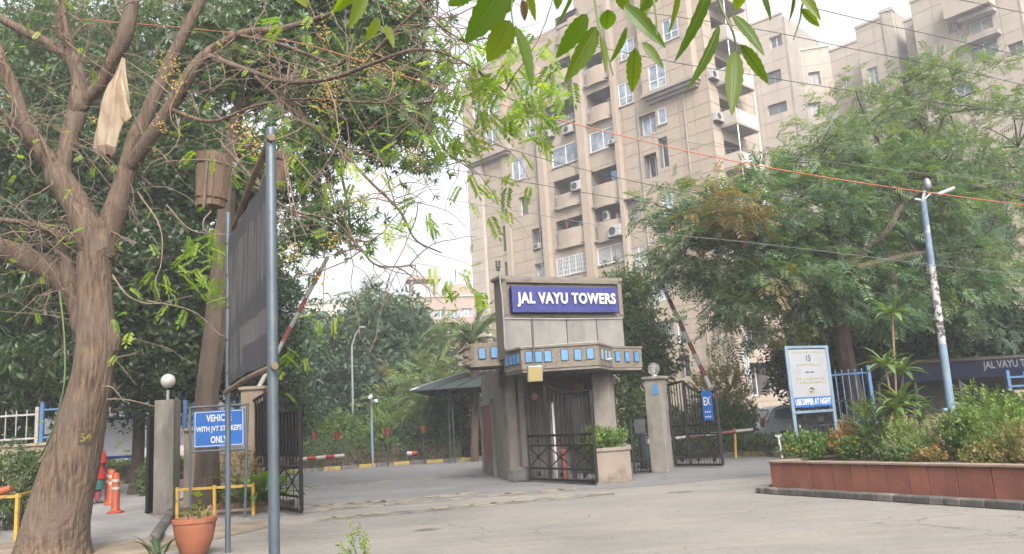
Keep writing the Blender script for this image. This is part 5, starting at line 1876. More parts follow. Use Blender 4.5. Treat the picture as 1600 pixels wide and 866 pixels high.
# person walking away, half behind the trunk
def person(base, face):
    o = thing('person', 'person in a red top and dark teal skirt walking away on the footpath', 'person', base)
    o.rotation_euler = (0, 0, face)
    J = {'pelvis': (0, 0, .88, .12), 'waist': (0, 0, 1.02, .11), 'chest': (0, 0, 1.22, .13), 'collar': (0, 0, 1.34, .09), 'neck': (0, 0.01, 1.40, .05),
         'head': (0, .02, 1.5, .085), 'crown': (0, .01, 1.58, .07), 'hl': (-.09, 0, .84, .09), 'kl': (-.1, .06, .46, .06), 'al': (-.1, -.02, .09, .04), 'fl': (-.1, .13, .035, .035),
         'hr': (.09, 0, .84, .09), 'kr': (.1, .0, .46, .06), 'ar': (.1, -.12, .1, .04), 'fr': (.1, .02, .035, .035),
         'sl': (-.17, 0, 1.32, .06), 'el': (-.22, -.03, 1.06, .045), 'wl': (-.2, .08, .84, .03), 'hdl': (-.19, .11, .76, .03),
         'sr': (.17, 0, 1.32, .06), 'er': (.23, .02, 1.07, .045), 'wr': (.19, .14, .92, .03), 'hdr': (.17, .2, .88, .03)}
    E_ = [('pelvis', 'waist'), ('waist', 'chest'), ('chest', 'collar'), ('collar', 'neck'), ('neck', 'head'), ('head', 'crown'), ('pelvis', 'hl'), ('hl', 'kl'), ('kl', 'al'), ('al', 'fl'),
          ('pelvis', 'hr'), ('hr', 'kr'), ('kr', 'ar'), ('ar', 'fr'), ('collar', 'sl'), ('sl', 'el'), ('el', 'wl'), ('wl', 'hdl'), ('collar', 'sr'), ('sr', 'er'), ('er', 'wr'), ('wr', 'hdr')]
    names = list(J)
    vs = [J[k][:3] for k in names]
    rs = [J[k][3] for k in names]
    ed = [(names.index(a), names.index(b)) for a, b in E_]
    for s, h in (('l', 'hdl'), ('r', 'hdr')):
        hi = names.index(h)
        w = np.array(J[h][:3])
        for k in range(5):
            t1 = w + np.array([(k - 2) * .014 if k < 4 else .035, .012, -.045 - .008 * (k in (1, 2))])
            t2 = t1 + np.array([0, .014, -.03])
            vs += [tuple(t1), tuple(t2)]
            rs += [.0095, .008]
            ed += [(hi, len(vs) - 2), (len(vs) - 2, len(vs) - 1)]
    me = bpy.data.meshes.new('body')
    me.from_pydata(vs, ed, [])
    body = link_mesh('body', me, o)
    sk = body.modifiers.new('skin', 'SKIN')
    bm_ = bmesh.new()
    bm_.from_mesh(me)
    ly = bm_.verts.layers.skin.verify()
    for i, v_ in enumerate(bm_.verts):
        v_[ly].radius = (rs[i], rs[i])
        v_[ly].use_root = (i == 0)
    bm_.to_mesh(me)
    bm_.free()
    sb_ = body.modifiers.new('smooth', 'SUBSURF')
    sb_.levels = sb_.render_levels = 2
    me.materials.append(M['skin'])

    def loft(name, rings, mat, n=18, wob=.0):
        vs_, fs_ = [], []
        for i, (z, rx, ry, cx, cy) in enumerate(rings):
            for k in range(n):
                a_ = 2 * math.pi * k / n
                f_ = 1 + wob * math.sin(a_ * 5 + i * .6)
                vs_.append((cx + rx * f_ * math.cos(a_), cy + ry * f_ * math.sin(a_), z))
        for i in range(len(rings) - 1):
            for k in range(n):
                fs_.append((i * n + k, i * n + (k + 1) % n, (i + 1) * n + (k + 1) % n, (i + 1) * n + k))
        MB().add(vs_, fs_).build(name, mat, o, True, world=False)
    loft('kurta', [(.62, .27, .2, 0, 0), (.8, .25, .19, 0, 0), (1.0, .2, .16, 0, 0), (1.15, .21, .165, 0, 0), (1.3, .22, .15, 0, 0), (1.37, .16, .11, 0, 0), (1.41, .08, .08, 0, .005)], M['red_cloth'], wob=.03)
    loft('skirt', [(.36, .25, .2, 0, 0), (.5, .25, .19, 0, 0), (.7, .24, .18, 0, 0), (.9, .2, .16, 0, 0)], M['teal_cloth'], wob=.04)
    for s, k in ((-1, 'l'), (1, 'r')):
        a_ = J['a' + k]
        kk = J['k' + k]
        loft('trouser', [(.1, .065, .075, a_[0], a_[1]), (.25, .085, .09, (a_[0] + kk[0]) / 2, (a_[1] + kk[1]) / 2), (.46, .09, .09, kk[0], kk[1]), (.62, .1, .1, s * .09, 0)], M['maroon_cloth'], 12)
        sh_, el_, wr_ = J['s' + k], J['e' + k], J['w' + k]
        MB().tube([(sh_[0] * .8, sh_[1], sh_[2] + .02), el_[:3], ((el_[0] + wr_[0]) / 2, (el_[1] + wr_[1]) / 2, (el_[2] + wr_[2]) / 2)], [.08, .065, .055], 10).build('sleeve', M['red_cloth'], o, True, world=False)
    loft('shawl', [(1.02, .255, .2, .02, -.01), (1.2, .255, .19, .01, -.01), (1.33, .215, .16, 0, 0), (1.43, .1, .1, 0, .0)], M['red_cloth'], wob=.05)
    hm = MB()
    hm.sphere((0, -.01, 1.54), .112, 14, 9, (.95, 1.02, 1.12))
    hm.sphere((0, -.115, 1.47), .055, 10, 7)
    hm.build('hair', M['hair'], o, True, world=False)
    fm = MB()
    fm.sphere((0, .105, 1.5), .016, 8, 6, (.8, 1.2, 1.3))
    for s in (-1, 1):
        fm.sphere((s * .1, .02, 1.5), .022, 8, 6, (.5, 1, 1.4))
    fm.build('nose_and_ears', M['skin'], o, True, world=False)
    em = MB()
    for s in (-1, 1):
        em.sphere((s * .035, .1, 1.525), .012, 8, 6)
    em.build('eyes', M['hair'], o, True, world=False)
    MB().sphere((0, .098, 1.462), .02, 8, 6, (1.2, .5, .4)).build('mouth', M['maroon_cloth'], o, True, world=False)


person(G(146, 788, .07), math.radians(20))

# blue vehicle sign on its frame
def plane_from(px0, py0, px1, py1, Y0, Y1):
    a, b = P(px0, py0, Y0), P(px1, py1, Y1)
    t = unit((b - a) * [1, 1, 0])
    return Facade(a[:2], t[:2], (t[1], -t[0]))


vf = plane_from(298, 660, 384, 660, 16.1, 16.1)
va, vb, vc, ve = vf.rect(303, 382, 641, 698)
v_o = thing('road_sign', 'blue sign with white capitals on a grey pipe frame below the trees', 'sign', vf.pt((va + vb) / 2, 0))
pn = MB().box(vf.pt((va + vb) / 2, (vc + ve) / 2), (vb - va, .02, ve - vc), basis=(vf.t, vf.n, UP)).build('panel', M['sign_blue2'], v_o)
bd = MB()
for (a, b, c, e) in ((va + .02, vb - .02, ve - .03, ve - .018), (va + .02, vb - .02, vc + .018, vc + .03), (va + .02, va + .032, vc + .03, ve - .03), (vb - .032, vb - .02, vc + .03, ve - .03)):
    bd.box(vf.pt((a + b) / 2, (c + e) / 2, .012), (b - a, .004, e - c), basis=(vf.t, vf.n, UP))
bd.build('border', M['letter'], pn)
for (s, fz, sz, xs) in (('VEHICLE', .78, .23, .5), ('WITH JVT STICKEPS', .49, .23, .9), ('ONLY', .19, .22, .33)):
    v, f = text_geo(s, sz, 1.0, 0, .006)
    v[:, 0] *= (vb - va) * xs / (v[:, 0].max() - v[:, 0].min())
    v[:, 1] *= .135 / (v[:, 1].max() - v[:, 1].min())
    MB().add(place_geo(v, vf.pt((va + vb) / 2, vc + (ve - vc) * fz, .0135), vf.t, UP, vf.n), f).build('lettering', M['letter'], pn)
for (u, top) in ((va - .07, ve + .1), (vb + .07, ve + .1)):
    MB().tube([vf.pt(u - (.06 if u > va else -.02), 0, .02), vf.pt(u, top, .02)], .027, 8).build('leg', M['galv'], v_o, True)
for z in (ve + .08, vc - .07):
    MB().tube([vf.pt(va - .07, z, .02), vf.pt(vb + .07, z, .02)], .024, 8).build('cross_bar', M['galv'], v_o, True)

# dark hoarding on two steel posts
hl, hr = G(356, 864), P(426, 560, 7.9)
hl[2] = hr[2] = 0
ht = unit(hr - hl)
hn = np.array([ht[1], -ht[0], 0])
HL = np.linalg.norm(hr - hl)
h_o = thing('hoarding', 'dark faded cloth hoarding slung between two steel posts, seen at a slant', 'hoarding', hl)
zl = P(361, 332, hl[1])[2]
zr_ = P(417, 203, hr[1])[2]
pl_ = MB().tube([hl, hl + UP * zl], .036, 12).build('post', M['galv'], h_o, True)
pr_ = MB().tube([hr, hr + UP * zr_], .052, 14).build('post', M['galv'], h_o, True)
MB().sphere(hr + UP * zr_, .052, 14, 8, (1, 1, .6)).build('cap', M['galv'], pr_, True)
zt0, zb0_ = P(362, 372, hl[1])[2], P(357, 602, hl[1])[2]
zt1, zb1_ = P(417, 262, hr[1])[2], P(424, 566, hr[1])[2]
nu, nv = 24, 12
vs, fs, uv = [], [], []
for lay in (0, 1):
    for i in range(nu + 1):
        for j in range(nv + 1):
            u, w = i / nu, j / nv
            z0_, z1_ = zb0_ + (zb1_ - zb0_) * u, zt0 + (zt1 - zt0) * u
            sag = .05 * math.sin(math.pi * u) * (1 - w) + .012 * math.sin(u * 23) + .008 * math.sin(w * 9 + u * 12)
            vs.append(hl + ht * (.05 + (HL - .12) * u) + UP * (z0_ + (z1_ - z0_) * w) + hn * (sag + (.0 if lay == 0 else -.012)))
            uv.append((u, w))
n1 = (nu + 1) * (nv + 1)
for i in range(nu):
    for j in range(nv):
        k = i * (nv + 1) + j
        fs.append((k, k + nv + 1, k + nv + 2, k + 1))
        fs.append((n1 + k, n1 + k + 1, n1 + k + nv + 2, n1 + k + nv + 1))
ho = MB().add(vs, fs).build('cloth', M['hoarding'], h_o, True)
ul = ho.data.uv_layers.new(name='UVMap')
for lp in ho.data.loops:
    ul.data[lp.index].uv = uv[lp.vertex_index]
for (a, b, r0, r1) in ((P(364, 358, hl[1] - .05), P(424, 214, hr[1] - .1), .034, .04), (P(352, 614, hl[1] - .1), P(430, 572, hr[1] - .12), .032, .034)):
    mid = (a + b) / 2 + UP * .03
    MB().tube(spline([a, mid, b], 5), np.linspace(r0, r1, 11), 10).build('batten', M['pole_wood'], h_o, True)
for z in np.linspace(zb0_ + .15, zt0 - .1, 5):
    MB().lathe(hl + UP * z, [(.04, 0), (.04, .03)], 10).build('tie', M['dark_metal'], h_o)

# terracotta pot
tc = np.array([*(P(304, 820, 11.2)[:2]), 0.0])
pt_o = thing('plant_pot', 'round terracotta pot with a sparse pothos beside the hoarding post', 'plant pot', tc)
MB().lathe(tc, [(.14, 0), (.18, .05), (.235, .2), (.265, .36), (.27, .42), (.285, .425), (.288, .475), (.262, .48), (.25, .45), (.24, .42)], 28).build('pot', M['terracotta'], pt_o, True)
MB().lathe(tc + UP * .4, [(.245, 0), (.24, .02), (.1, .05)], 20).build('soil', M['soil'], pt_o)
st = MB()
rg = np.random.default_rng(11)
for k in range(26):
    a_ = rg.uniform(0, 6.28)
    r = rg.uniform(0, .2)
    p0 = tc + np.array([math.cos(a_) * r, math.sin(a_) * r, .42])
    d = np.array([math.cos(a_) * rg.uniform(.2, .9), math.sin(a_) * .6, rg.uniform(.3, 1)])
    l_ = rg.uniform(.1, .26)
    st.tube(bez(p0, p0 + d * l_, (0, 0, .05), 4), .006, 4)
st.build('stems', M['straw'], pt_o)
lv = Leaves()
qs, ts = [], []
for (px, py, l_) in ((308, 772, .17), (312, 784, .13), (304, 792, .14), (298, 800, .13), (318, 794, .12), (288, 800, .1), (325, 803, .1), (310, 803, .12)):
    p0 = P(px, py, 11.15 + rg.uniform(-.1, .1))
    d = unit((rg.normal() * .6, -.3, rg.uniform(.2, 1)))
    sd_ = unit(np.cross(d, (rg.normal() * .3, 1, .2)))
    qs.append(leaf_quad(p0 - d * l_ * .5, d, sd_, l_, l_ * .55, .1))
    ts.append(rg.uniform(.4, 1))
lv.q.append(np.array(qs))
lv.t.append(np.array(ts))
lv.build('leaves', L['near'], pt_o)

# wooden slat tubs hung in the tree
def tub(label, px, py, Y, hpx, wpx, lean):
    c = P(px, py, Y)
    k = Y / F
    h, r = hpx * k, wpx * k / 2
    o = thing('slat_tub', label, 'wooden tub', c, group='wooden slat tubs hung in the tree')
    ax = unit((math.sin(lean), -.05, math.cos(lean)))
    x = unit(np.cross(ax, (0, 1, 0)))
    y = np.cross(ax, x)
    n = 11
    for i in range(n):
        a_ = 2 * math.pi * i / n
        r0, r1 = r * .86, r * 1.08
        d = x * math.cos(a_) + y * math.sin(a_)
        tt = -x * math.sin(a_) + y * math.cos(a_)
        p0, p1 = c - ax * h / 2 * random.uniform(.94, 1.04) + d * r0, c + ax * h / 2 * random.uniform(.96, 1.03) + d * r1
        w0, w1 = math.pi * r0 / n * .97, math.pi * r1 / n * .97
        vs = []
        for (p, w) in ((p0, w0), (p1, w1)):
            for (s, q) in ((-1, 0), (1, 0), (1, -.018), (-1, -.018)):
                vs.append(p + tt * s * w + d * q)
        MB().add(vs, [(0, 1, 2, 3), (7, 6, 5, 4), (0, 4, 5, 1), (1, 5, 6, 2), (2, 6, 7, 3), (3, 7, 4, 0)]).build('slat', M['wood_old'], o)
    for f_ in (-.34, .3):
        rr = r * (.97 + f_ * .22) + .012
        ring = [c + ax * h * f_ + (x * math.cos(a_) + y * math.sin(a_)) * rr for a_ in np.linspace(0, 6.2832, 21)]
        MB().tube(ring, .012, 5, flat=1.0).build('band', M['bark_dark'], o)
    f_ = -y if (-y)[1] < 0 else y
    MB().bar(c - ax * h * .56 + f_ * (r * .9 + .02), c + ax * h * .42 + f_ * (r * 1.05 + .02), .045, .03).build('batten', M['pole_wood'], o)
    bt = c - ax * h * .5
    return o, bt


tub('barrel-shaped tub of wooden slats hanging left of the hoarding', 332, 283, 12.6, 88, 52, .10)
tub('wooden slat tub half hidden behind the taller hoarding post', 432, 268, 12.8, 62, 38, .3)

# plastic bag caught in the branches
bagc = P(178, 178, 10.7)
bo = thing('plastic_bag', 'cream plastic bag with a brown bottom caught in the tree fork', 'bag', bagc)
vs, fs = [], []
prof = [(92, 2.5, 192), (106, 5, 190), (118, 8, 187), (132, 13, 183), (148, 17, 181), (164, 20, 180), (178, 20, 178), (192, 19, 173), (206, 17, 169), (220, 16, 167), (230, 16, 166), (238, 14, 167), (244, 7, 169)]
prof = [(p[0], p[1] * 10.7 / F, p[2]) for p in prof]
n = 32
for i, (py, r, px) in enumerate(prof):
    c = P(px, py, 10.7)
    for k in range(n):
        a_ = 2 * math.pi * k / n
        f_ = 1 + .2 * math.sin(a_ * 3 + i * .35) + .17 * math.sin(a_ * 7 - i * .3)
        vs.append(c + np.array([r * f_ * math.cos(a_), r * .6 * f_ * math.sin(a_), .02 * math.sin(a_ * 3)]))
for i in range(len(prof) - 1):
    for k in range(n):
        fs.append((i * n + k, i * n + (k + 1) % n, (i + 1) * n + (k + 1) % n, (i + 1) * n + k))
bg_ = MB().add(vs, fs)
bg_.m = [1 if i // n >= len(prof) - 3 else 0 for i in range(len(fs))]
bg_.build('bag', [M['bag'], M['pole_wood']], bo, True)
fl_ = [P(187, 128, 10.66), P(194, 150, 10.6), P(205, 182, 10.6), P(196, 190, 10.6), P(188, 184, 10.64), P(184, 150, 10.66)]
fl2 = [q + np.array([0, .03, 0]) for q in fl_]
MB().add(fl_ + fl2, [tuple(range(6)), tuple(range(11, 5, -1))] + [(i, 6 + i, 6 + (i + 1) % 6, (i + 1) % 6) for i in range(6)]).build('torn_flap', M['bag'], bo)

# ------------------------------------------------------------------ red sandstone planter at the right
r0_, r1_ = G(1207, 769), G(1599, 793)
rt = unit(r1_ - r0_)
r2_ = r0_ + rt * 9.0
rn = np.array([rt[1], -rt[0], 0])
if rn[1] > 0:
    rn = -rn
rb0 = r0_ - rn * 3.6 + rt * .2
rb1 = r2_ - rn * 5.5
rp_o = thing('raised_planter', 'long red sandstone raised planter at the right edge of the forecourt', 'planter', r0_)
HH = .5
MB().prism([(r0_ - rn * .03 + rt * .03)[:2], (r2_ - rn * .03)[:2], rb1[:2], (rb0 + rt * .03)[:2]], 0, HH - .02).build('core', M['soil'], rp_o)
edge = [0, .3, .62, .95, 1.38, 1.74, 2.04, 2.4, 2.78, 3.1, 3.55, 4.05, 4.5, 5.1, 5.7, 6.3, 6.9, 7.5, 8.2, 9.0]
for i in range(len(edge) - 1):
    a, b = r0_ + rt * (edge[i] + .006), r0_ + rt * (edge[i + 1] - .006)
    MB().bar(a + UP * HH / 2 - rn * random.uniform(.012, .018), b + UP * HH / 2 - rn * random.uniform(.012, .018), .035, HH).build('slab', M['sandstone'], rp_o, bevel=.006)
sdv = unit(rb0 - r0_)
LS = np.linalg.norm(rb0 - r0_)
for i in range(8):
    a, b = r0_ + sdv * (LS * i / 8 + .04), r0_ + sdv * (LS * (i + 1) / 8 - .01)
    MB().bar(a + UP * HH / 2, b + UP * HH / 2, .035, HH).build('slab', M['sandstone'], rp_o, bevel=.006)
for i in range(9):
    a, b = r0_ + rt * (i + .003), r0_ + rt * (i + .997)
    MB().bar(a + UP * (HH + .02) - rn * .06, b + UP * (HH + .02) - rn * .06, .2, .035).build('coping_slab', M['coping'], rp_o, bevel=.006)
MB().bar(r0_ + UP * (HH + .02) + sdv * .2 + rt * .05, rb0 + UP * (HH + .02) + rt * .05, .2, .035).build('coping_slab', M['coping'], rp_o, bevel=.006)
kb = thing('kerb', 'dark weathered kerb curving round the foot of the red planter', 'kerb', r0_)
kp = spline([rb0 + (-.25, 0, 0), r0_ - rt * .18 - rn * .5, r0_ - rt * .14 + rn * .1, r0_ + rt * .25 + rn * .22, r0_ + rt * 1.5 + rn * .2, r0_ + rt * 3 + rn * .2, r0_ + rt * 4.6 + rn * .22, r2_ + rn * .25], 5)
for i in range(len(kp) - 1):
    a, b = kp[i], kp[i + 1]
    MB().bar(a + UP * .05, b + UP * .05, .2, .1 + .006 * (i % 3)).build('kerb_stone', M['kerb_dark'], kb, bevel=.02)

# white speed sign in the planter
wf_ = plane_from(1226, 620, 1300, 612, 16.0, 16.6)
wa, wb, wc, we = wf_.rect(1236, 1294, 546, 636)
ws = thing('road_sign', 'white speed board with a blue foot strip on blue posts in the planter', 'sign', wf_.pt((wa + wb) / 2, 0))
pn = MB().box(wf_.pt((wa + wb) / 2, (wc + we) / 2), (wb - wa, .02, we - wc), basis=(wf_.t, wf_.n, UP)).build('panel', M['board_white'], ws)
hs_ = (we - wc)
def onb(u, w, d=.0135):
    return wf_.pt(wa + (wb - wa) * u, wc + hs_ * w, d)


MB().box(onb(.5, .085), ((wb - wa), .006, hs_ * .17), basis=(wf_.t, wf_.n, UP)).build('foot_strip', M['sign_blue2'], pn)
v, f = text_geo('USE DIPPER AT NIGHT', .15, 1.0, 0, .006)
v[:, 0] *= (wb - wa) * .95 / (v[:, 0].max() - v[:, 0].min())
v[:, 1] *= hs_ * .11 / (v[:, 1].max() - v[:, 1].min())
MB().add(place_geo(v, onb(.5, .085, .0185), wf_.t, UP, wf_.n), f).build('lettering', M['letter'], pn)
v, f = text_geo('15', .17, .9, 0, .004)
MB().add(place_geo(v, onb(.5, .84), wf_.t, UP, wf_.n), f).build('lettering', M['ink'], pn)
ar = MB()
ar.box(onb(.5, .6), (.13, .004, .014), basis=(wf_.t, wf_.n, UP))
for s in (-1, 1):
    ar.add([onb(.5 + s * .12, .6), onb(.5 + s * .065, .62), onb(.5 + s * .065, .58)], [(0, 1, 2)])
ar.build('arrow', M['ink'], pn)
cr = MB()
ring = [onb(.5 + .075 * math.cos(a_), .29 + .05 * math.sin(a_)) for a_ in np.linspace(0, 6.2832, 25)]
cr.tube(ring, .008, 4)
cr.build('circle', M['faded_yellow'], pn)
hk = [onb(.45, .31, .016), onb(.48, .325, .016), onb(.52, .32, .016), onb(.535, .29, .016), onb(.5, .27, .016), onb(.47, .262, .016)]
MB().tube(hk, .009, 4).build('symbol', M['ink'], pn)
rg = np.random.default_rng(5)
for (w, n_, wd) in ((.95, 9, .85), (.73, 8, .7), (.485, 9, .8), (.425, 9, .8)):
    fy = MB()
    for k in range(n_):
        u = .5 + (k - (n_ - 1) / 2) / n_ * wd
        for j in range(3):
            fy.box(onb(u + rg.uniform(-.02, .02), w + rg.uniform(-.012, .012)), (rg.uniform(.01, .05), .003, rg.uniform(.008, .03)), basis=(wf_.t, wf_.n, UP))
    tag(fy.build('faded_print', M['faded_yellow'], pn), kind='stuff')
for u in (wa - .045, wb + .045):
    MB().bar(wf_.pt(u, HH - .1, .0), wf_.pt(u, we + .07, .0), .06).build('post', M['blue_frame'], ws)
for z in (we + .045, wc - .09):
    MB().bar(wf_.pt(wa - .015, z, 0), wf_.pt(wb + .015, z, 0), .05).build('cross_bar', M['blue_frame'], ws)
# small stake left of the sign
sk0, sk1 = P(1222, 716, 15.2), P(1216, 681, 15.2)
so = thing('paint_stake', 'short white pipe stake at the left end of the planter', 'stake', sk0)
MB().tube([sk0, sk1], .022, 8).build('pipe', M['post_flake'], so)
MB().box(sk1, (.12, .03, .04)).build('head', M['grey_metal'], so)

# street lamp in the planter
lb = P(1494, 700, 13.4)
lb[2] = .45
sl_o = thing('street_lamp', 'flaking blue lamp post with two arms rising from the red planter', 'street lamp', lb)
t0, t1, t2_ = P(1482, 600, 13.4), P(1463, 440, 13.4), P(1442, 316, 13.4)
tx, ty = lb[0], lb[1]
def lp(z):
    return np.array([tx, ty, z])


ztop = P(1442, 312, 13.4)[2]
lb_up = lp(ztop)
tl = (P(1442, 312, 13.4) - lb) / (ztop - lb[2])
def lpz(z):
    return lb + tl * (z - lb[2])


za, zb_ = P(1476, 538, 13.4)[2], P(1461, 418, 13.4)[2]
MB().tube([lpz(.45), lpz(za)], [.066, .062], 14).build('lower_post', M['blue_frame'], sl_o, True)
MB().tube([lpz(za + .001), lpz(zb_)], [.061, .055], 14).build('flaked_post', M['post_flake'], sl_o, True)
MB().tube([lpz(zb_ + .001), lpz(ztop)], [.054, .047], 14).build('upper_post', M['lamp_post'], sl_o, True)
MB().lathe(lpz(.45), [(.14, 0), (.14, .12), (.09, .16)], 14).build('base', M['grey_metal'], sl_o)
MB().tube([lpz(1.25), lpz(1.25) + (-.16, -.05, .0)], .03, 8).build('bracket', M['blue_frame'], sl_o)
e1 = P(1490, 297, 13.3)
MB().tube([lpz(ztop - .02), lpz(ztop) + (.15, 0, .1), P(1466, 304, 13.35)], .02, 8).build('arm', M['grey_metal'], sl_o, True)
hd = MB()
a, b = P(1464, 305, 13.35), P(1491, 294, 13.3)
hd.bar(a, b, .11, .06)
hd.build('lamp_head', M['ac'], sl_o, bevel=.02)
MB().tube([lpz(ztop - .02), P(1429, 311, 13.4)], .022, 8).build('arm', M['ac'], sl_o)
MB().tube([lpz(ztop), P(1445, 298, 13.4)], .03, 8).build('arm', M['grey_metal'], sl_o)
MB().sphere(P(1449, 288, 13.35), .1, 12, 8, (.6, .6, 1.1)).build('lamp_head', M['grey_metal'], sl_o, True)

# shop with navy awning, railings and gate behind the planter
sf = plane_from(1368, 600, 1620, 595, 24, 24)
sa_, sb__, sc2, se2 = sf.rect(1372, 1640, 562, 592)
sh_o = thing('guard_shop', 'low shop front under a long navy awning behind the planter shrubs', 'shop', sf.pt(sa_, 0))
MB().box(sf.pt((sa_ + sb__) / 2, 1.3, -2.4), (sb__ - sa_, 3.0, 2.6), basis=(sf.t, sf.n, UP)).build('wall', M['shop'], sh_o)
aw = MB()
za_, zb2_ = sc2, se2
aw.add([sf.pt(sa_, zb2_, -.9), sf.pt(sb__, zb2_, -.9), sf.pt(sb__, zb2_ - .1, .1), sf.pt(sa_, zb2_ - .1, .1), sf.pt(sa_, za_, .1), sf.pt(sb__, za_, .1), sf.pt(sa_, za_, .07), sf.pt(sb__, za_, .07), sf.pt(sa_, zb2_ - .14, -.9), sf.pt(sb__, zb2_ - .14, -.9)],
       [(0, 1, 2, 3), (3, 2, 5, 4), (4, 5, 7, 6), (6, 7, 9, 8), (0, 3, 4, 6, 8), (1, 9, 7, 5, 2)])
awo = aw.build('awning', M['awning'], sh_o)
MB().bar(sf.pt(sa_, zb2_ + .03, -.85), sf.pt(sb__, zb2_ + .03, -.85), .12, .06).build('awning_edge', M['bark_dark'], awo)  # dark material used here, shade put into the edge colour
v, f = text_geo('JAL VAYU TOWERS', .3, .78, 0, .006, align='LEFT')
u_, z_ = sf.sz(1537, 574, .11)
MB().add(place_geo(v, sf.pt(u_, z_ + .05, .115), sf.t, UP, sf.n), f).build('lettering', M['awning_print'], awo)
for px in (1372, 1430, 1500, 1575):
    q = sf.sz(px, 600)[0]
    MB().bar(sf.pt(q, 0, -.02), sf.pt(q, za_, -.02), .08).build('post', M['dark_metal'], sh_o)
MB().box(sf.pt(sa_ + 1.6, .5, -.4), (2.4, .3, 1.0), basis=(sf.t, sf.n, UP)).build('counter', M['wood_old'], sh_o)
a, b = P(1302, 640, 21.5), P(1365, 640, 21.0)
fence_run('blue railing with a dark gate behind the white speed board', a, b, .9, 2.25, 'blue_fence', .14, 1.05)
bg2 = thing('side_gate', 'dark iron side gate half hidden by the speed board and planter shrubs', 'gate', a * [1, 1, 0] + (0, -.4, 0))
for k in range(13):
    q = np.array([a[0] - .9 + k * .16, a[1] - .4, 0])
    MB().bar(q + UP * .1, q + UP * 1.55, .022).build('bar', M['black_iron'], bg2)
for z in (.12, .6, .95, 1.52):
    MB().bar((a[0] - .9, a[1] - .4, z), (a[0] + 1.02, a[1] - .4, z), .04).build('rail', M['black_iron'], bg2)
for k in range(3):
    MB().box((a[0] - .5 + k * .6, a[1] - .42, 1.1), (.14, .02, .14)).build('boss', M['black_iron'], bg2)
wall_run('buff boundary wall under the blue railing at the right', (a[0] + 1.1, a[1] + .1), (b[0] + .35, b[1] + .05), 1.0)
fence_run('blue railing at the right edge below the awning', P(1583, 640, 20.5), P(1660, 640, 20.5), 1.5, 1.9, 'blue_fence', .3, 1.3)
wall_run('pale wall at the right edge below the awning', P(1583, 640, 20.5), P(1660, 640, 20.5), 1.45, mat='box_planter')

# ------------------------------------------------------------------ parked car
def car(base, ang):
    o = thing('parked_car', 'silver car parked behind the white speed board', 'car', base)
    prof = [(-1.95, .34), (-1.98, .62), (-1.93, .98), (-1.78, 1.12), (-1.52, 1.44), (-1.2, 1.52), (-.2, 1.55), (.45, 1.48), (1.05, 1.08), (1.75, .94), (1.97, .78), (2.02, .5), (1.95, .32),
            (1.62, .3), (1.58, .48), (1.45, .6), (1.25, .64), (1.05, .6), (.92, .48), (.88, .28), (-.88, .28), (-.92, .48), (-1.05, .6), (-1.25, .64), (-1.45, .6), (-1.58, .48), (-1.62, .3)]
    vs, n = [], len(prof)
    sect = [(-.8, 0), (-.84, 1), (-.3, 1), (.3, 1), (.84, 1), (.8, 0)]
    for y, _k in sect:
        for (x, z) in prof:
            ins = 1.0
            yy = y
            if z > 1.0:
                yy = y * (1 - .22 * (z - 1.0) / .55)
            xx = x * (.985 if abs(y) > .82 or _k == 0 else 1.0 + .012 * (1 - abs(y) / .84))
            vs.append((xx, yy, z))
    fs = []
    for i in range(len(sect) - 1):
        for k in range(n):
            fs.append((i * n + k, i * n + (k + 1) % n, (i + 1) * n + (k + 1) % n, (i + 1) * n + k))
    fs += [tuple(range(n - 1, -1, -1)), tuple((len(sect) - 1) * n + k for k in range(n))]
    MB().add(vs, fs).build('body', M['car'], o, True, world=False)
    def side_y(z):
        return .84 * (1 - .22 * max(0, z - 1.0) / .55)
    for s in (-1, 1):
        for quad in ([(-1.55, 1.08), (-1.42, 1.38), (-.72, 1.45), (-.72, 1.03)], [(-.66, 1.03), (-.66, 1.455), (.1, 1.47), (.16, 1.0)], [(.22, 1.0), (.16, 1.465), (.42, 1.42), (.9, 1.06)]):
            MB().add([(x, s * (side_y(z) + .012), z) for x, z in quad], [(0, 1, 2, 3) if s < 0 else (3, 2, 1, 0)]).build('window', M['car_glass'], o, world=False)
        for x in (-.69, .19):
            MB().bar((x, s * .846, .42), (x, s * .846, 1.0), .012).build('door_gap', M['dark_metal'], o, world=False)
        for x in (-.5, .4):
            MB().box((x, s * .86, .9), (.18, .03, .035)).build('door_handle', M['chrome'], o, world=False)
        MB().box((.75, s * .93, 1.05), (.16, .16, .12)).build('mirror', M['car'], o, world=False, bevel=.03)
        MB().box((-1.93, s * .66, .95), (.12, .26, .3)).build('tail_light', M['red'], o, world=False, bevel=.03)
        MB().box((1.9, s * .62, .78), (.18, .34, .16)).build('headlight', M['letter'], o, world=False, bevel=.04)
        for x in (-1.25, 1.25):
            m = MB()
            k0 = len(m.v)
            m.lathe((0, 0, 0), [(.18, -.1), (.3, -.1), (.325, -.06), (.325, .06), (.3, .1), (.18, .1)], 24)
            m.v = [(x + vx, s * .74 + vz, .325 + vy) for (vx, vy, vz) in m.v]
            w = m.build('wheel', M['rubber'], o, True, world=False)
            m = MB()
            for q in range(6):
                a_ = q * math.pi / 3
                m.bar((x, s * .83, .325), (x + .18 * math.cos(a_), s * .83, .325 + .18 * math.sin(a_)), .05, .03)
            m.build('rim', M['chrome'], w, world=False)
    MB().add([(1.03, -.66, 1.1), (1.03, .66, 1.1), (.5, .56, 1.475), (.5, -.56, 1.475)], [(0, 1, 2, 3)]).build('windscreen', M['car_glass'], o, world=False)
    MB().add([(-1.83, .66, 1.12), (-1.83, -.66, 1.12), (-1.6, -.6, 1.42), (-1.6, .6, 1.42)], [(0, 1, 2, 3)]).build('rear_window', M['car_glass'], o, world=False)
    o.rotation_euler = (0, 0, ang)
    return o


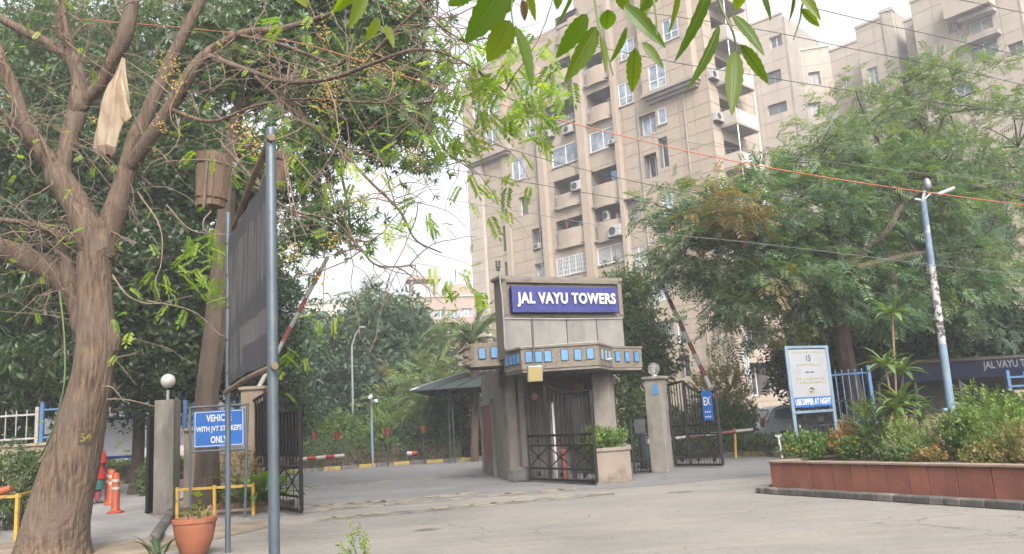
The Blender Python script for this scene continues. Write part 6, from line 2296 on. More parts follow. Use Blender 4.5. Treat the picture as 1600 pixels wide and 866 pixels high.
cb_ = P(1246, 690, 31.0)
car((cb_[0] + .4, cb_[1], 0), math.radians(6))

# ------------------------------------------------------------------ overhead cables
def cable(label, pts, r, mat, sag=0.0):
    a = [P(*p) for p in pts]
    o = MB().tube(spline(a, 8), r, 5).build('cable', M[mat])
    tag(o, label, 'cable', 'overhead cables')


cable('orange cable sagging across the whole view above the gate', [(120, 30, 15), (300, 45, 13), (470, 68, 11.8), (660, 128, 11.8), (845, 180, 12), (1050, 231, 12.2), (1200, 262, 12.5), (1400, 294, 12.8), (1640, 326, 13.5)], .0085, 'wire_orange')
cable('thin grey cable slanting past the left barrier pole', [(150, 290, 12), (300, 388, 14), (420, 462, 17), (480, 495, 20)], .008, 'wire_grey')
cable('black cable crossing the tower just under the orange one', [(700, 205, 15), (900, 262, 15.5), (1060, 297, 16), (1250, 322, 16.5)], .007, 'wire_dark')
cable('black cable crossing the tower below its left bay', [(690, 262, 15), (850, 290, 15.5), (1000, 315, 16), (1150, 330, 16.5)], .007, 'wire_dark')
cable('black cable dipping across the middle of the tower', [(690, 310, 15), (850, 337, 15.5), (1000, 362, 16), (1180, 380, 16.5), (1460, 414, 17), (1640, 434, 18)], .006, 'wire_grey')
cable('black cable running from the tower roof to the right wing', [(880, 62, 20), (1050, 97, 20.5), (1180, 118, 21), (1330, 142, 22), (1480, 162, 23), (1640, 182, 24)], .011, 'wire_dark')
cable('black cable along the right wing roofline', [(1000, 18, 22), (1190, 47, 22), (1330, 76, 22), (1480, 106, 23), (1640, 142, 24)], .011, 'wire_dark')
cable('topmost black cable at the upper right corner', [(1380, -20, 22), (1500, 0, 22), (1640, 29, 23)], .011, 'wire_dark')
cable('black cable above the right tree crown', [(1260, 10, 22), (1365, 35, 22), (1470, 58, 23), (1640, 98, 24)], .011, 'wire_dark')
cable('thin pale cable through the right tree crown', [(1000, 212, 16), (1200, 240, 17), (1400, 266, 18), (1640, 290, 19)], .006, 'wire_grey')
hose = [P(93, 455, 11.2), P(100, 520, 11.2), P(101, 590, 11.2), P(92, 640, 11.3), P(75, 690, 11.5), P(48, 735, 11.9), P(14, 766, 12.3)]
tag(MB().tube(spline(hose, 8), .012, 6).build('hose', M['stem_green']), 'thin dark green hose hanging beside the big tree trunk', 'hose')
a, b = P(18, 763, 12.3), P(-30, 778, 12.3)
tag(MB().tube([a, b], [.05, .07], 10).build('hose_nozzle', M['orange']), 'orange nozzle at the end of the hose by the left edge', 'nozzle')


# ------------------------------------------------------------------ trees
def add_limbs(mb, limbs, n=10):
    for l in limbs:
        mb.tube(l[:, :3], l[:, 3], n)


def tree(name, label, base, limbs, blobs, kind, size, per_m3, leaf, bark, seed, group=None, nsides=8, **kw):
    o = thing(name, label, 'tree', (base[0], base[1], 0), group=group)
    rg = np.random.default_rng(seed)
    limbs = [knobble(l, rg, .05) for l in limbs]
    mb = MB()
    add_limbs(mb, limbs, nsides)
    lv = make_crown(mb, limbs, blobs, kind, size, per_m3, seed, **kw)
    mb.build('trunk', M[bark], o, True)
    lv.build('crown', L[leaf], o)
    return o, limbs


def auto_limbs(base, fork, r0, blobs, rg, bend=.12):
    """trunk from the ground to the fork, one limb to every lobe"""
    base, fork = np.array(base, float), np.array(fork, float)
    m = (base + fork) / 2 + (rg.normal(0, .06), 0, 0)
    out = [spline([(*base, r0 * 1.35), (*(base * .85 + fork * .15), r0), (*m, r0 * .85), (*fork, r0 * .72)], 5)]
    for b in blobs:
        c = b['c']
        mid = fork * .45 + c * .55 + np.array([rg.normal(0, bend), rg.normal(0, bend), -.1 * np.linalg.norm(c - fork)])
        end = c + rg.normal(size=3) * b['r'] * .15
        out.append(spline([(*fork, r0 * .5), (*mid, r0 * .32), (*end, r0 * .14), (*(end + (end - mid) * .4), r0 * .06)], 5))
    return out


# --- big leaning tree in the left foreground, bare twigs and berries
Y0 = 11.9
o1 = thing('berry_tree', 'big leaning tree with furrowed bark, bare twigs and yellow berries in the left foreground', 'tree', G(84, 866))
T = []
def tl(pts, ws, n=6):
    T.append(limb(pts, ws, n))


tl([(74, 892, Y0 - .1), (80, 862, Y0), (86, 833, Y0), (97, 785, Y0), (110, 733, Y0), (126, 660, Y0), (142, 590, Y0), (149, 530, Y0), (149, 470, Y0), (149, 420, Y0), (152, 396, Y0)],
   [128, 106, 95, 88, 82, 70, 60, 55, 51, 51, 55], 6)
tl([(152, 402, Y0), (140, 360, Y0), (118, 320, Y0 - .05), (98, 285, Y0 - .1), (88, 262, Y0 - .1)], [52, 46, 44, 42, 40])
tl([(90, 268, Y0 - .1), (62, 232, Y0 - .2), (36, 185, Y0 - .3), (12, 120, Y0 - .4), (-10, 60, Y0 - .4), (-40, -20, Y0 - .3)], [32, 27, 24, 21, 18, 14])
tl([(92, 268, Y0 - .1), (106, 225, Y0), (120, 180, Y0 + .1), (126, 135, Y0 + .2), (112, 95, Y0 + .2), (80, 70, Y0 + .2), (30, 45, Y0 + .3), (-30, 10, Y0 + .3)], [30, 28, 30, 28, 22, 18, 15, 12])
tl([(122, 170, Y0 + .1), (152, 135, Y0), (176, 95, Y0 - .1), (196, 55, Y0 - .2), (205, 10, Y0 - .2), (214, -40, Y0 - .2)], [24, 22, 22, 26, 22, 18])
tl([(158, 404, Y0), (174, 350, Y0 + .1), (192, 290, Y0 + .2), (208, 235, Y0 + .2), (232, 175, Y0 + .2), (262, 105, Y0 + .2), (292, 45, Y0 + .2), (325, -20, Y0 + .2)], [44, 36, 32, 28, 24, 20, 17, 14])
tl([(200, 262, Y0 + .2), (236, 215, Y0), (266, 170, Y0 - .1), (292, 125, Y0 - .2), (322, 85, Y0 - .2), (372, 55, Y0 - .3), (440, 45, Y0 - .5), (520, 20, Y0 - .8)], [24, 24, 23, 22, 18, 14, 11, 7])
tl([(140, 540, Y0 + .05), (128, 490, Y0 + .2), (108, 450, Y0 + .3), (70, 418, Y0 + .3), (25, 396, Y0 + .3), (-40, 372, Y0 + .2)], [34, 40, 42, 38, 36, 34])
tl([(122, 490, Y0 + .22), (112, 440, Y0 + .12), (104, 408, Y0 + .1), (95, 385, Y0 + .1), (92, 360, Y0 + .1)], [26, 26, 20, 13, 6])
tl([(110, 376, Y0 - .1), (80, 362, Y0 - .2), (45, 350, Y0 - .3), (0, 344, Y0 - .4), (-40, 345, Y0 - .4)], [12, 11, 9, 8, 7])
tl([(120, 100, Y0 + .2), (95, 30, Y0 + .2), (120, -30, Y0 + .2)], [16, 13, 9])
tl([(60, 235, Y0 - .2), (30, 205, Y0 - .5), (0, 170, Y0 - .8)], [16, 12, 8])
tl([(112, 95, Y0 + .2), (104, 50, Y0 + .1), (96, 0, Y0)], [17, 13, 10])
# long limbs reaching right across the sky
tl([(322, 85, Y0 - .2), (380, 108, Y0 - .6), (450, 128, Y0 - 1.2), (520, 122, Y0 - 1.8), (590, 96, Y0 - 2.2), (650, 78, Y0 - 2.5), (715, 92, Y0 - 2.6), (790, 142, Y0 - 2.6)], [11, 9, 8, 7.5, 6, 5, 4, 2.5])
tl([(372, 55, Y0 - .3), (440, 70, Y0 - .8), (520, 100, Y0 - 1.4), (545, 90, Y0 - 1.6)], [7, 6, 5, 4])
tl([(560, 110, Y0 - 2), (610, 55, Y0 - 2.2), (668, 0, Y0 - 2.4), (700, -40, Y0 - 2.5)], [6, 5.5, 5, 4])
tl([(650, -5, Y0 - 2.4), (676, 30, Y0 - 2.5), (720, 62, Y0 - 2.5), (770, 82, Y0 - 2.5)], [4, 3.5, 3, 2])
tl([(262, 170, Y0 - .1), (330, 190, Y0 - .4), (400, 165, Y0 - .8), (480, 155, Y0 - 1), (560, 160, Y0 - 1.2), (640, 162, Y0 - 1.4), (720, 152, Y0 - 1.5), (755, 138, Y0 - 1.6)], [8, 6.5, 5, 4, 4, 3.5, 3, 2])
tl([(400, 120, Y0 - .8), (470, 185, Y0 - 1), (520, 225, Y0 - 1.2), (580, 285, Y0 - 1.4), (625, 330, Y0 - 1.5), (650, 375, Y0 - 1.6), (690, 395, Y0 - 1.6)], [7, 6, 5, 4.5, 4, 3, 2])
tl([(350, 230, Y0 - .6), (440, 320, Y0 - .9), (520, 345, Y0 - 1), (560, 385, Y0 - 1.1), (590, 415, Y0 - 1.1), (650, 415, Y0 - 1.2)], [6, 5, 4.5, 4, 3, 1.5])
tl([(640, 162, Y0 - 1.4), (672, 200, Y0 - 1.5), (700, 240, Y0 - 1.5), (735, 255, Y0 - 1.5)], [3, 3, 2.5, 1.5])
rg = np.random.default_rng(21)
T[0] = spline(T[0][::2], 7)
tb = MB()
base_l = T[0]
# furrowed main trunk: radius varies round the section
n = 96
vs, fs = [], []
for i, r in enumerate(base_l):
    for k in range(n):
        a_ = 2 * math.pi * k / n
        ph = .5 * math.sin(i * .11) + .35 * math.sin(i * .23 + a_ * 2) + .25 * math.sin(i * .41 + a_ * 5)
        fl_ = max(0, 1 - i / 16) * .16 * max(0, math.sin(a_ * 4 + .6)) + .05 * math.sin(a_ * 3 + i * .05) + .035 * (abs(math.sin(a_ * 10 + ph * 2)) ** .6 - .6) + .022 * (abs(math.sin(a_ * 19 - ph * 4 + .1 * i)) ** .6 - .6) + .006 * rg.normal()
        vs.append(r[:3] + np.array([math.cos(a_), math.sin(a_), 0]) * r[3] * (1 + fl_))
for i in range(len(base_l) - 1):
    for k in range(n):
        fs.append((i * n + k, i * n + (k + 1) % n, (i + 1) * n + (k + 1) % n, (i + 1) * n + k))
tb.add(vs, fs)
trunk_geo = ([Vector(v) for v in vs], fs)
add_limbs(tb, [knobble(l, rg, .05) for l in T[1:]], 12)
# swellings where limbs leave or were cut
for (px, py, r, sq) in ((174, 530, .15, (.8, .8, 2.0)), (163, 404, .13, (1.1, 1, 1.2)), (128, 500, .16, (1, 1, 1.8)), (122, 160, .13, (1, 1, 1.6)), (194, 55, .11, (1, 1, 1.8))):
    k = len(tb.v)
    tb.sphere(P(px, py, Y0 + .02), r, 14, 10, sq)
    for i in range(k, len(tb.v)):
        v_ = np.array(tb.v[i])
        tb.v[i] = tuple(v_ + np.array([math.sin(v_[2] * 31 + v_[0] * 17), math.sin(v_[0] * 29), math.sin(v_[2] * 23)]) * .016)
tb.build('trunk', M['bark'], o1, True)
# thin bare twigs, drooping and crossing
tw = MB()
pts_all = np.concatenate([l for l in T[2:]])
pts_all = pts_all[pts_all[:, 3] < .2]
tips = []
for k in range(520):
    p = pts_all[rg.integers(len(pts_all))][:3]
    d = unit(rg.normal(size=3) * (1, .6, .7) + (0.15, -.15, .1))
    L_ = rg.uniform(.4, 2.0)
    pts = [p]
    q = p.copy()
    seg = 7
    for s in range(seg):
        d = unit(d + rg.normal(size=3) * .22 + np.array([0, 0, -.17 * s / seg]))
        q = q + d * L_ / seg
        pts.append(q)
    r0 = rg.uniform(.005, .0115)
    tw.tube(pts, np.linspace(r0, r0 * .35, seg + 1), 4, cap=False)
    tips.append(pts[-1])
    if rg.uniform() < .5:
        j = rg.integers(2, 6)
        e = pts[j] + unit(d + rg.normal(size=3) * .8) * rg.uniform(.2, .7)
        tw.tube(bez(pts[j], e, rg.normal(size=3) * .08, 4), [r0 * .6, r0 * .5, r0 * .4, r0 * .25], 4, cap=False)
        tips.append(e)
# hand-placed hanging twigs seen against the dark foliage
for pts in ([(215, 300, 11.5), (250, 355, 11.3), (252, 410, 11.3), (243, 440, 11.2), (252, 475, 11.2)], [(260, 320, 11.3), (300, 360, 11.4), (358, 366, 11.5)],
            [(170, 395, 11.6), (190, 372, 11.4), (214, 380, 11.4)], [(176, 430, 11.6), (200, 462, 11.4), (240, 475, 11.3), (300, 462, 11.4)],
            [(178, 560, 11.5), (196, 556, 11.3), (214, 552, 11.2)], [(168, 624, 11.5), (200, 625, 11.3), (245, 636, 11.4)], [(160, 604, 11.5), (176, 606, 11.3), (194, 628, 11.2)],
            [(230, 470, 12), (300, 486, 12), (340, 520, 12), (352, 526, 12)], [(330, 330, 12.2), (318, 345, 12.1), (322, 362, 12), (358, 368, 11.8)],
            [(452, 100, 11), (440, 200, 10.9), (455, 330, 10.8), (466, 400, 10.8), (484, 430, 10.8)], [(446, 250, 10.9), (462, 330, 10.8), (480, 370, 10.8)],
            [(420, 200, 11.2), (450, 215, 11), (510, 240, 11), (580, 235, 11)], [(465, 250, 11), (505, 290, 11), (560, 300, 11)]):
    sp_ = spline([P(*q) for q in pts], 5)
    tw.tube(sp_, np.linspace(.012, .005, len(sp_)), 5, cap=False)
tag(tw.build('twigs', M['twig'], o1), kind='stuff')
# leaf sprays: bright compound leaves, sparse dry leaflets
lv = Leaves()
def sprays(px, py, Y, rx, ry, n, size, tone=(.2, 1), dz=.35, droop=.7):
    c = P(px, py, Y)
    k = Y / F
    pos = c + np.stack([rg.normal(size=n) * rx * k * .5, rg.normal(size=n) * dz, rg.normal(size=n) * ry * k * .5], 1)
    d = rg.normal(size=(n, 3)) * (1, 1, .5)
    d[:, 2] -= droop
    lv.scatter('pinnate', pos, d, size, tone=tone, rg=rg)


for a in ((752, 120, 9.3, 70, 55, 30), (800, 150, 9.3, 70, 50, 30), (840, 175, 9.3, 45, 40, 18), (800, 95, 9.3, 90, 45, 22), (862, 110, 9.4, 40, 45, 16), (815, 190, 9.2, 30, 30, 12), (735, 70, 9.4, 35, 60, 9)):
    sprays(*a, (.22, .36))
for a in ((780, 300, 9.6, 55, 38, 17), (772, 190, 9.6, 30, 24, 4), (700, 215, 10, 60, 30, 20), (725, 225, 10, 40, 25, 10), (718, 430, 10.2, 34, 30, 12), (735, 455, 10.2, 18, 16, 4), (660, 350, 10.3, 60, 60, 10), (622, 380, 10.3, 50, 50, 8),
          (620, 230, 10.4, 30, 40, 10), (560, 270, 10.4, 40, 40, 8), (500, 505, 10.6, 30, 18, 5), (700, 100, 9.6, 30, 100, 10), (470, 560, 11, 20, 14, 3)):
    sprays(*a, (.2, .32))
for a in ((460, 235, 11, 120, 70, 26), (380, 420, 11.4, 90, 60, 18), (300, 410, 11.8, 70, 70, 22), (320, 440, 11.6, 40, 30, 14), (330, 390, 11.4, 40, 40, 14), (520, 40, 10.5, 80, 30, 10), (190, 505, 11.6, 30, 20, 3), (450, 560, 11.2, 30, 40, 6)):
    sprays(*a, (.2, .34))
tp_ = np.array(tips)
pk = tp_[rg.uniform(size=len(tp_)) < .28]
lv.scatter('pinnate', pk, rg.normal(size=(len(pk), 3)) + (0, 0, -.6), (.1, .2), tone=(.3, 1), rg=rg)
lv.build('crown', L['bright'], o1)
# berry clusters
bl = Leaves()
bq, bt_ = [], []
for (px, py, n_, sx, sy) in ((515, 150, 150, 26, 36), (520, 128, 60, 20, 20), (578, 100, 110, 24, 26), (505, 45, 40, 16, 22), (265, 105, 60, 18, 22), (272, 130, 30, 10, 14), (380, 212, 80, 18, 24), (565, 305, 70, 26, 22), (648, 245, 50, 18, 30),
                             (150, 190, 20, 6, 10), (252, 195, 30, 8, 16), (615, 120, 50, 20, 18), (520, 380, 40, 20, 20), (455, 395, 50, 24, 26), (505, 440, 30, 14, 18), (622, 10, 30, 20, 8), (410, 235, 30, 12, 16), (600, 300, 40, 20, 24)):
    c = P(px, py, 10.9 if px < 300 else 10.3)
    k = 10.4 / F
    for _i in range(n_):
        p = c + np.array([rg.normal() * sx * k * .55, rg.normal() * .12, rg.normal() * sy * k * .55])
        r = rg.uniform(.008, .0125)
        x_, y_, z_ = np.array([r, 0, 0]), np.array([0, r, 0]), np.array([0, 0, r])
        bq += [[p + x_, p + z_, p - x_, p - z_], [p + y_, p + z_, p - y_, p - z_], [p + x_ + y_, p + z_, p - x_ - y_, p - z_], [p + x_, p + y_, p - x_, p - y_]]
        bt_ += [rg.uniform()] * 4
bl.q.append(np.array(bq))
bl.t.append(np.array(bt_))
bo_ = bl.build('berries', L['berry'], o1)
bo_['kind'] = 'stuff'
# the painted number on a dark patch
tree_bvh = BVHTree.FromPolygons(trunk_geo[0], trunk_geo[1])
def wrap(pts, lift):
    out = []
    for p in pts:
        d_ = Vector(unit(np.array(p) - CAM))
        hit = tree_bvh.ray_cast(Vector(CAM), d_)
        out.append(np.array(hit[0]) - np.array(d_) * lift if hit[0] is not None else np.array(p))
    return out


grid = [P(121 + 25 * i / 6, 673 + 22 * j / 4, Y0) for j in range(5) for i in range(7)]
MB().add(wrap(grid, .012), [(j * 7 + i, j * 7 + i + 1, j * 7 + i + 8, j * 7 + i + 7) for j in range(4) for i in range(6)]).build('number_patch', M['bark_dark'], o1)
v, f = text_geo('54', .17, 1.0, 0, .004)
c = P(134, 684, Y0)
MB().add(wrap(list(place_geo(v, c, (1, 0, .06), UP, (0, -1, 0))), .02), f).build('painted_number', M['number'], o1)

# --- whorled-leaf tree just inside the wall, dense crown against the sky
bl2 = [blob(470, 100, 17.5, 95, 95, tone=(0, .8)), blob(585, 70, 17.5, 85, 70, tone=(0, .8)), blob(560, 175, 17, 95, 75, tone=(.1, .9)), blob(645, 120, 17.3, 55, 75, tone=(.2, 1)), blob(640, 225, 17, 50, 55, tone=(.3, 1), dens=.8),
       blob(470, 250, 17, 70, 70, dens=.65), blob(460, 370, 16.8, 60, 55, dens=.5), blob(545, 375, 16.8, 55, 60, dens=.38), blob(350, 90, 18, 90, 90, tone=(0, .6)), blob(375, 330, 18.5, 55, 90, tone=(0, .6)),
       blob(500, -30, 17.5, 130, 60), blob(640, 30, 17.5, 40, 40)]
lt = [limb([(320, 822, 17.3), (321, 790, 17.3), (323, 740, 17.3), (326, 640, 17.4), (333, 540, 17.5), (345, 430, 17.7), (354, 330, 17.8), (362, 240, 17.8), (372, 170, 17.8)], [52, 46, 40, 36, 36, 34, 28, 24, 20]),
      limb([(362, 240, 17.8), (420, 215, 17.5), (485, 215, 17.3), (530, 195, 17.2), (560, 150, 17.2), (590, 80, 17.3)], [16, 15, 16, 14, 10, 6]),
      limb([(372, 170, 17.8), (420, 130, 17.6), (470, 90, 17.5), (520, 20, 17.5)], [17, 13, 10, 7]),
      limb([(485, 215, 17.3), (480, 280, 17.1), (470, 350, 16.9)], [8, 6, 4]), limb([(530, 195, 17.2), (600, 200, 17.1), (650, 220, 17)], [9, 6, 4]), limb([(530, 260, 17.1), (545, 330, 16.9), (548, 390, 16.8)], [5, 4, 3]),
      limb([(372, 170, 17.8), (360, 90, 18), (340, 20, 18)], [15, 11, 8]), limb([(560, 150, 17.2), (610, 120, 17.2), (650, 90, 17.3)], [7, 5, 4])]
tree('whorl_tree', 'dense dark tree with whorled leaves rising from behind the blue vehicle sign', P(321, 800, 17.3), lt, bl2, 'rosette', (.15, .23), 14.5, 'whorl', 'bark_dark', 31, clump=.5, sprays=13, droop=.1, inner=.2)

# --- dark evergreens filling the left background
b3 = [blob(40, 470, 22.5, 95, 90, tone=(0, .7)), blob(70, 570, 22, 90, 60, tone=(0, .7)), blob(-10, 560, 22, 60, 70, tone=(.1, .8)), blob(30, 360, 22.5, 100, 70, tone=(0, .7)), blob(60, 250, 23, 100, 80, tone=(.2, .9)), blob(0, 640, 21.8, 70, 40)]
q = P(60, 700, 23) * [1, 1, 0]
tree('mast_tree', 'dark evergreen with drooping lance leaves behind the far left wall', q, auto_limbs(q, P(50, 480, 23), .18, b3, np.random.default_rng(4)), b3, 'droop', (.26, .42), 11, 'dark', 'bark_dark', 41, clump=.6, sprays=11, droop=.8, inner=.1)
b4 = [blob(230, 450, 24, 110, 110, tone=(0, .7)), blob(250, 570, 24, 90, 70, tone=(0, .6)), blob(200, 330, 25, 120, 100, tone=(0, .8)), blob(300, 250, 25, 90, 90, tone=(.2, 1)), blob(330, 500, 24.5, 80, 110, tone=(0, .7)), blob(150, 180, 26, 110, 90, tone=(.2, .9), dens=.7)]
q = P(215, 720, 25) * [1, 1, 0]
tree('shade_tree', 'dark broad tree behind the footpath and the map board', q, auto_limbs(q, P(225, 540, 25), .2, b4, np.random.default_rng(5)), b4, 'clump', (.3, .5), 9, 'dark', 'bark_dark', 42, clump=.75, sprays=12, droop=.4, inner=.1)
b5 = [blob(110, 90, 28, 130, 90, tone=(.2, 1), dens=.7), blob(260, 60, 28, 120, 80, tone=(.2, 1), dens=.6), blob(20, 100, 28, 90, 90, tone=(.2, 1), dens=.6), blob(180, 260, 28, 130, 80, tone=(.2, .9))]
q = P(150, 705, 28) * [1, 1, 0]
tree('background_tree', 'tall thin-crowned tree showing sky between its leaves behind the bare twigs', q, auto_limbs(q, P(150, 330, 28), .2, b5, np.random.default_rng(6)), b5, 'clump', (.25, .42), 3.5, 'whorl', 'bark_dark', 43, clump=.9, sprays=14, droop=.3, inner=.1)
b6 = [blob(410, 560, 26, 50, 60, tone=(.2, .9)), blob(400, 460, 26, 60, 70, tone=(.1, .8)), blob(440, 640, 27, 40, 40, tone=(.3, 1))]
q = P(395, 720, 26) * [1, 1, 0]
tree('background_tree', 'leafy tree between the blue vehicle sign and the raised left barrier', q, auto_limbs(q, P(400, 560, 26), .13, b6, np.random.default_rng(8)), b6, 'clump', (.25, .42), 8, 'far', 'bark_dark', 44, clump=.7, sprays=12, droop=.3)

# --- far garden trees
b7 = [blob(595, 560, 47, 75, 75, tone=(.1, .9)), blob(535, 600, 46, 70, 70, tone=(0, .7)), blob(645, 570, 48, 50, 60, tone=(.1, .8)), blob(590, 500, 48, 45, 25, tone=(.3, 1)), blob(620, 640, 45, 90, 50, tone=(0, .5)), blob(500, 640, 45, 60, 60, tone=(0, .5)), blob(630, 505, 49, 25, 22, tone=(.3, 1), dens=.7)]
q = P(590, 690, 47) * [1, 1, 0]
tree('shade_tree', 'huge rounded blue-green tree in the middle of the garden', q, auto_limbs(q, P(590, 600, 47), .3, b7, np.random.default_rng(9)), b7, 'clump', (.5, .85), 1.5, 'far', 'bark_dark', 45, clump=1.3, sprays=18, droop=.3, inner=.3)
b8 = [blob(470, 545, 52, 45, 40, tone=(.1, .9)), blob(450, 590, 50, 50, 60, tone=(0, .8)), blob(505, 530, 53, 30, 25, tone=(.3, 1))]
q = P(465, 690, 51) * [1, 1, 0]
tree('background_tree', 'far tree showing just right of the taller hoarding post', q, auto_limbs(q, P(465, 600, 51), .22, b8, np.random.default_rng(10)), b8, 'clump', (.5, .8), 1.6, 'far', 'bark_dark', 46, clump=1.2, sprays=16, droop=.3)
b9 = [blob(690, 610, 40, 70, 35, tone=(.3, 1)), blob(650, 640, 39, 60, 30, tone=(.2, .9)), blob(710, 600, 41, 40, 22, tone=(.3, 1)), blob(720, 650, 40, 60, 35, tone=(.1, .8)), blob(750, 630, 40, 40, 30, tone=(.2, .9))]
q = P(716, 700, 40) * [1, 1, 0]
tree('feathery_tree', 'light green feathery tree above the hedge behind the iron canopy', q, auto_limbs(q, P(705, 640, 40), .16, b9, np.random.default_rng(12)), b9, 'feather', (.7, 1.1), 2.2, 'feather', 'bark_dark', 47, clump=1.0, sprays=11, droop=.15)

# --- tree between the gatehouse and the right pillar
b10 = [blob(985, 470, 28, 42, 38, tone=(.1, .8)), blob(1000, 530, 28, 40, 45, tone=(.1, .8)), blob(1020, 580, 28, 40, 30, tone=(.1, .8)), blob(955, 430, 28.5, 35, 16, tone=(.2, .8)), blob(985, 610, 27, 25, 30, tone=(0, .7)), blob(972, 640, 26, 14, 40, tone=(0, .7))]
q = P(985, 700, 28) * [1, 1, 0]
tree('small_tree', 'bushy small tree growing behind the gatehouse and the globe pillar', q, auto_limbs(q, P(985, 600, 28), .11, b10, np.random.default_rng(13)), b10, 'clump', (.22, .4), 12, 'hedge', 'bark_dark', 48, clump=.6, sprays=12, droop=.3, inner=.2)

# --- big feathery tree at the right
b11 = [blob(1070, 330, 23.5, 55, 50, tone=(.15, .55)), blob(1110, 400, 23, 85, 60, tone=(.0, .5)), blob(1180, 330, 23, 95, 75, tone=(.05, .55)), blob(1230, 430, 23, 110, 70, tone=(0, .5)), blob(1300, 330, 23.5, 110, 85, tone=(.05, .55)),
       blob(1142, 335, 21.2, 32, 48, tone=(.88, 1.0), dens=3.2), blob(1200, 465, 21.2, 40, 36, tone=(.8, 1.0), dens=1.4), blob(1290, 230, 24.5, 85, 50, tone=(.25, .66)), blob(1420, 300, 24.5, 110, 80, tone=(.1, .6)), blob(1330, 470, 23.5, 110, 60, tone=(0, .45)), blob(1450, 430, 24, 110, 80, tone=(0, .5)),
       blob(1170, 480, 22.8, 60, 40, tone=(0, .5)), blob(1255, 500, 23, 60, 40, tone=(.1, .9), dens=.7), blob(1165, 520, 23, 24, 34, tone=(.0, .5)), blob(1060, 400, 23.2, 40, 36, tone=(.1, .5))]
lr = [limb([(1345, 700, 24.5), (1336, 620, 24), (1320, 540, 23), (1312, 480, 22.4), (1322, 430, 22.2), (1352, 385, 22.2)], [36, 30, 25, 24, 20, 14]),
      limb([(1312, 480, 22.2), (1270, 440, 22.6), (1220, 400, 23.5), (1160, 380, 23.2), (1100, 360, 23.2)], [16, 13, 11, 8, 5]), limb([(1352, 388, 22.2), (1385, 362, 22.4), (1412, 318, 22.8), (1450, 290, 23.4), (1490, 235, 24.5)], [13, 11, 8, 6, 3]),
      limb([(1325, 430, 21.8), (1300, 370, 22.4), (1290, 300, 24), (1280, 230, 24.3)], [13, 10, 8, 5]), limb([(1340, 420, 21.8), (1420, 400, 22.6), (1490, 390, 24.2), (1560, 380, 24.2)], [12, 10, 8, 6]),
      limb([(1270, 440, 23.8), (1200, 450, 23.3), (1150, 480, 23)], [8, 6, 4])]
tree('feathery_tree', 'big feathery tree with a browned patch, in front of the tall tower', P(1345, 700, 24.5) * [1, 1, 0], lr, b11, 'feather', (.34, .6), 2.8, 'feather', 'bark_dark', 51, clump=.75, sprays=26, droop=.2, inner=.3, flat=.42, thick=.013, tw=.02)
b12 = [blob(1400, 190, 29, 90, 80, tone=(.35, .66), dens=.6), blob(1330, 150, 29, 60, 50, tone=(.4, .66), dens=.4), blob(1500, 150, 29, 90, 80, tone=(.35, .66), dens=.55), blob(1570, 230, 29, 80, 110, tone=(.3, .62), dens=.7), blob(1500, 270, 28, 100, 70, tone=(.2, .6)), blob(1560, 370, 27, 90, 80, tone=(.1, .55)), blob(1460, 120, 29.5, 60, 40, tone=(.4, .66), dens=.4), blob(1560, 470, 26, 90, 70, tone=(0, .5))]
q = P(1480, 690, 29) * [1, 1, 0]
l12 = [limb([(1480, 690, 29), (1450, 560, 29), (1430, 440, 29), (1440, 380, 29)], [34, 26, 22, 18]), limb([(1440, 380, 29), (1445, 320, 29), (1450, 220, 29), (1415, 140, 29), (1420, 100, 29.2)], [13, 11, 9, 5, 3]),
       limb([(1440, 380, 29), (1500, 320, 28.8), (1545, 280, 28.8), (1590, 230, 29)], [11, 9, 7, 5]), limb([(1450, 250, 29), (1475, 180, 29), (1490, 120, 29.2)], [6, 5, 3]), limb([(1440, 330, 29), (1390, 250, 29), (1350, 180, 29)], [7, 5, 3]),
       limb([(1440, 400, 28), (1500, 300, 26.5), (1560, 300, 26), (1640, 320, 26)], [14, 14, 12, 10])]
tree('feathery_tree', 'taller pale green airy tree rising behind the lamp post at the right', q, l12, b12, 'feather', (.36, .6), 1.4, 'feather', 'bark_dark', 52, clump=.75, sprays=22, droop=.15, inner=.3, flat=.4, thick=.013, tw=.02)
b13 = [blob(1440, 510, 29, 100, 50, tone=(0, .35)), blob(1560, 520, 27, 80, 50, tone=(.0, .35)), blob(1340, 560, 27, 60, 40, tone=(0, .3)), blob(1270, 570, 28, 45, 50, tone=(0, .35)), blob(1480, 570, 28, 120, 30, tone=(0, .3))]
q = P(1400, 690, 28.5) * [1, 1, 0]
tree('shade_tree', 'dark low-branched tree above the navy awning', q, auto_limbs(q, P(1420, 580, 28.5), .2, b13, np.random.default_rng(15)), b13, 'clump', (.3, .5), 8, 'dark', 'bark_dark', 53, clump=.8, sprays=13, droop=.3, inner=.1)
b14 = [blob(1230, 570, 26, 22, 34, tone=(.0, .6)), blob(1262, 540, 26, 24, 24, tone=(0, .6)), blob(1232, 590, 26, 12, 16, tone=(.1, .7))]
q = P(1246, 700, 26) * [1, 1, 0]
tree('small_tree', 'thin dark sapling behind the top corner of the speed board', q, auto_limbs(q, P(1240, 625, 26), .07, b14, np.random.default_rng(16)), b14, 'clump', (.2, .32), 22, 'dark', 'bark_dark', 54, clump=.4, sprays=9, droop=.3)


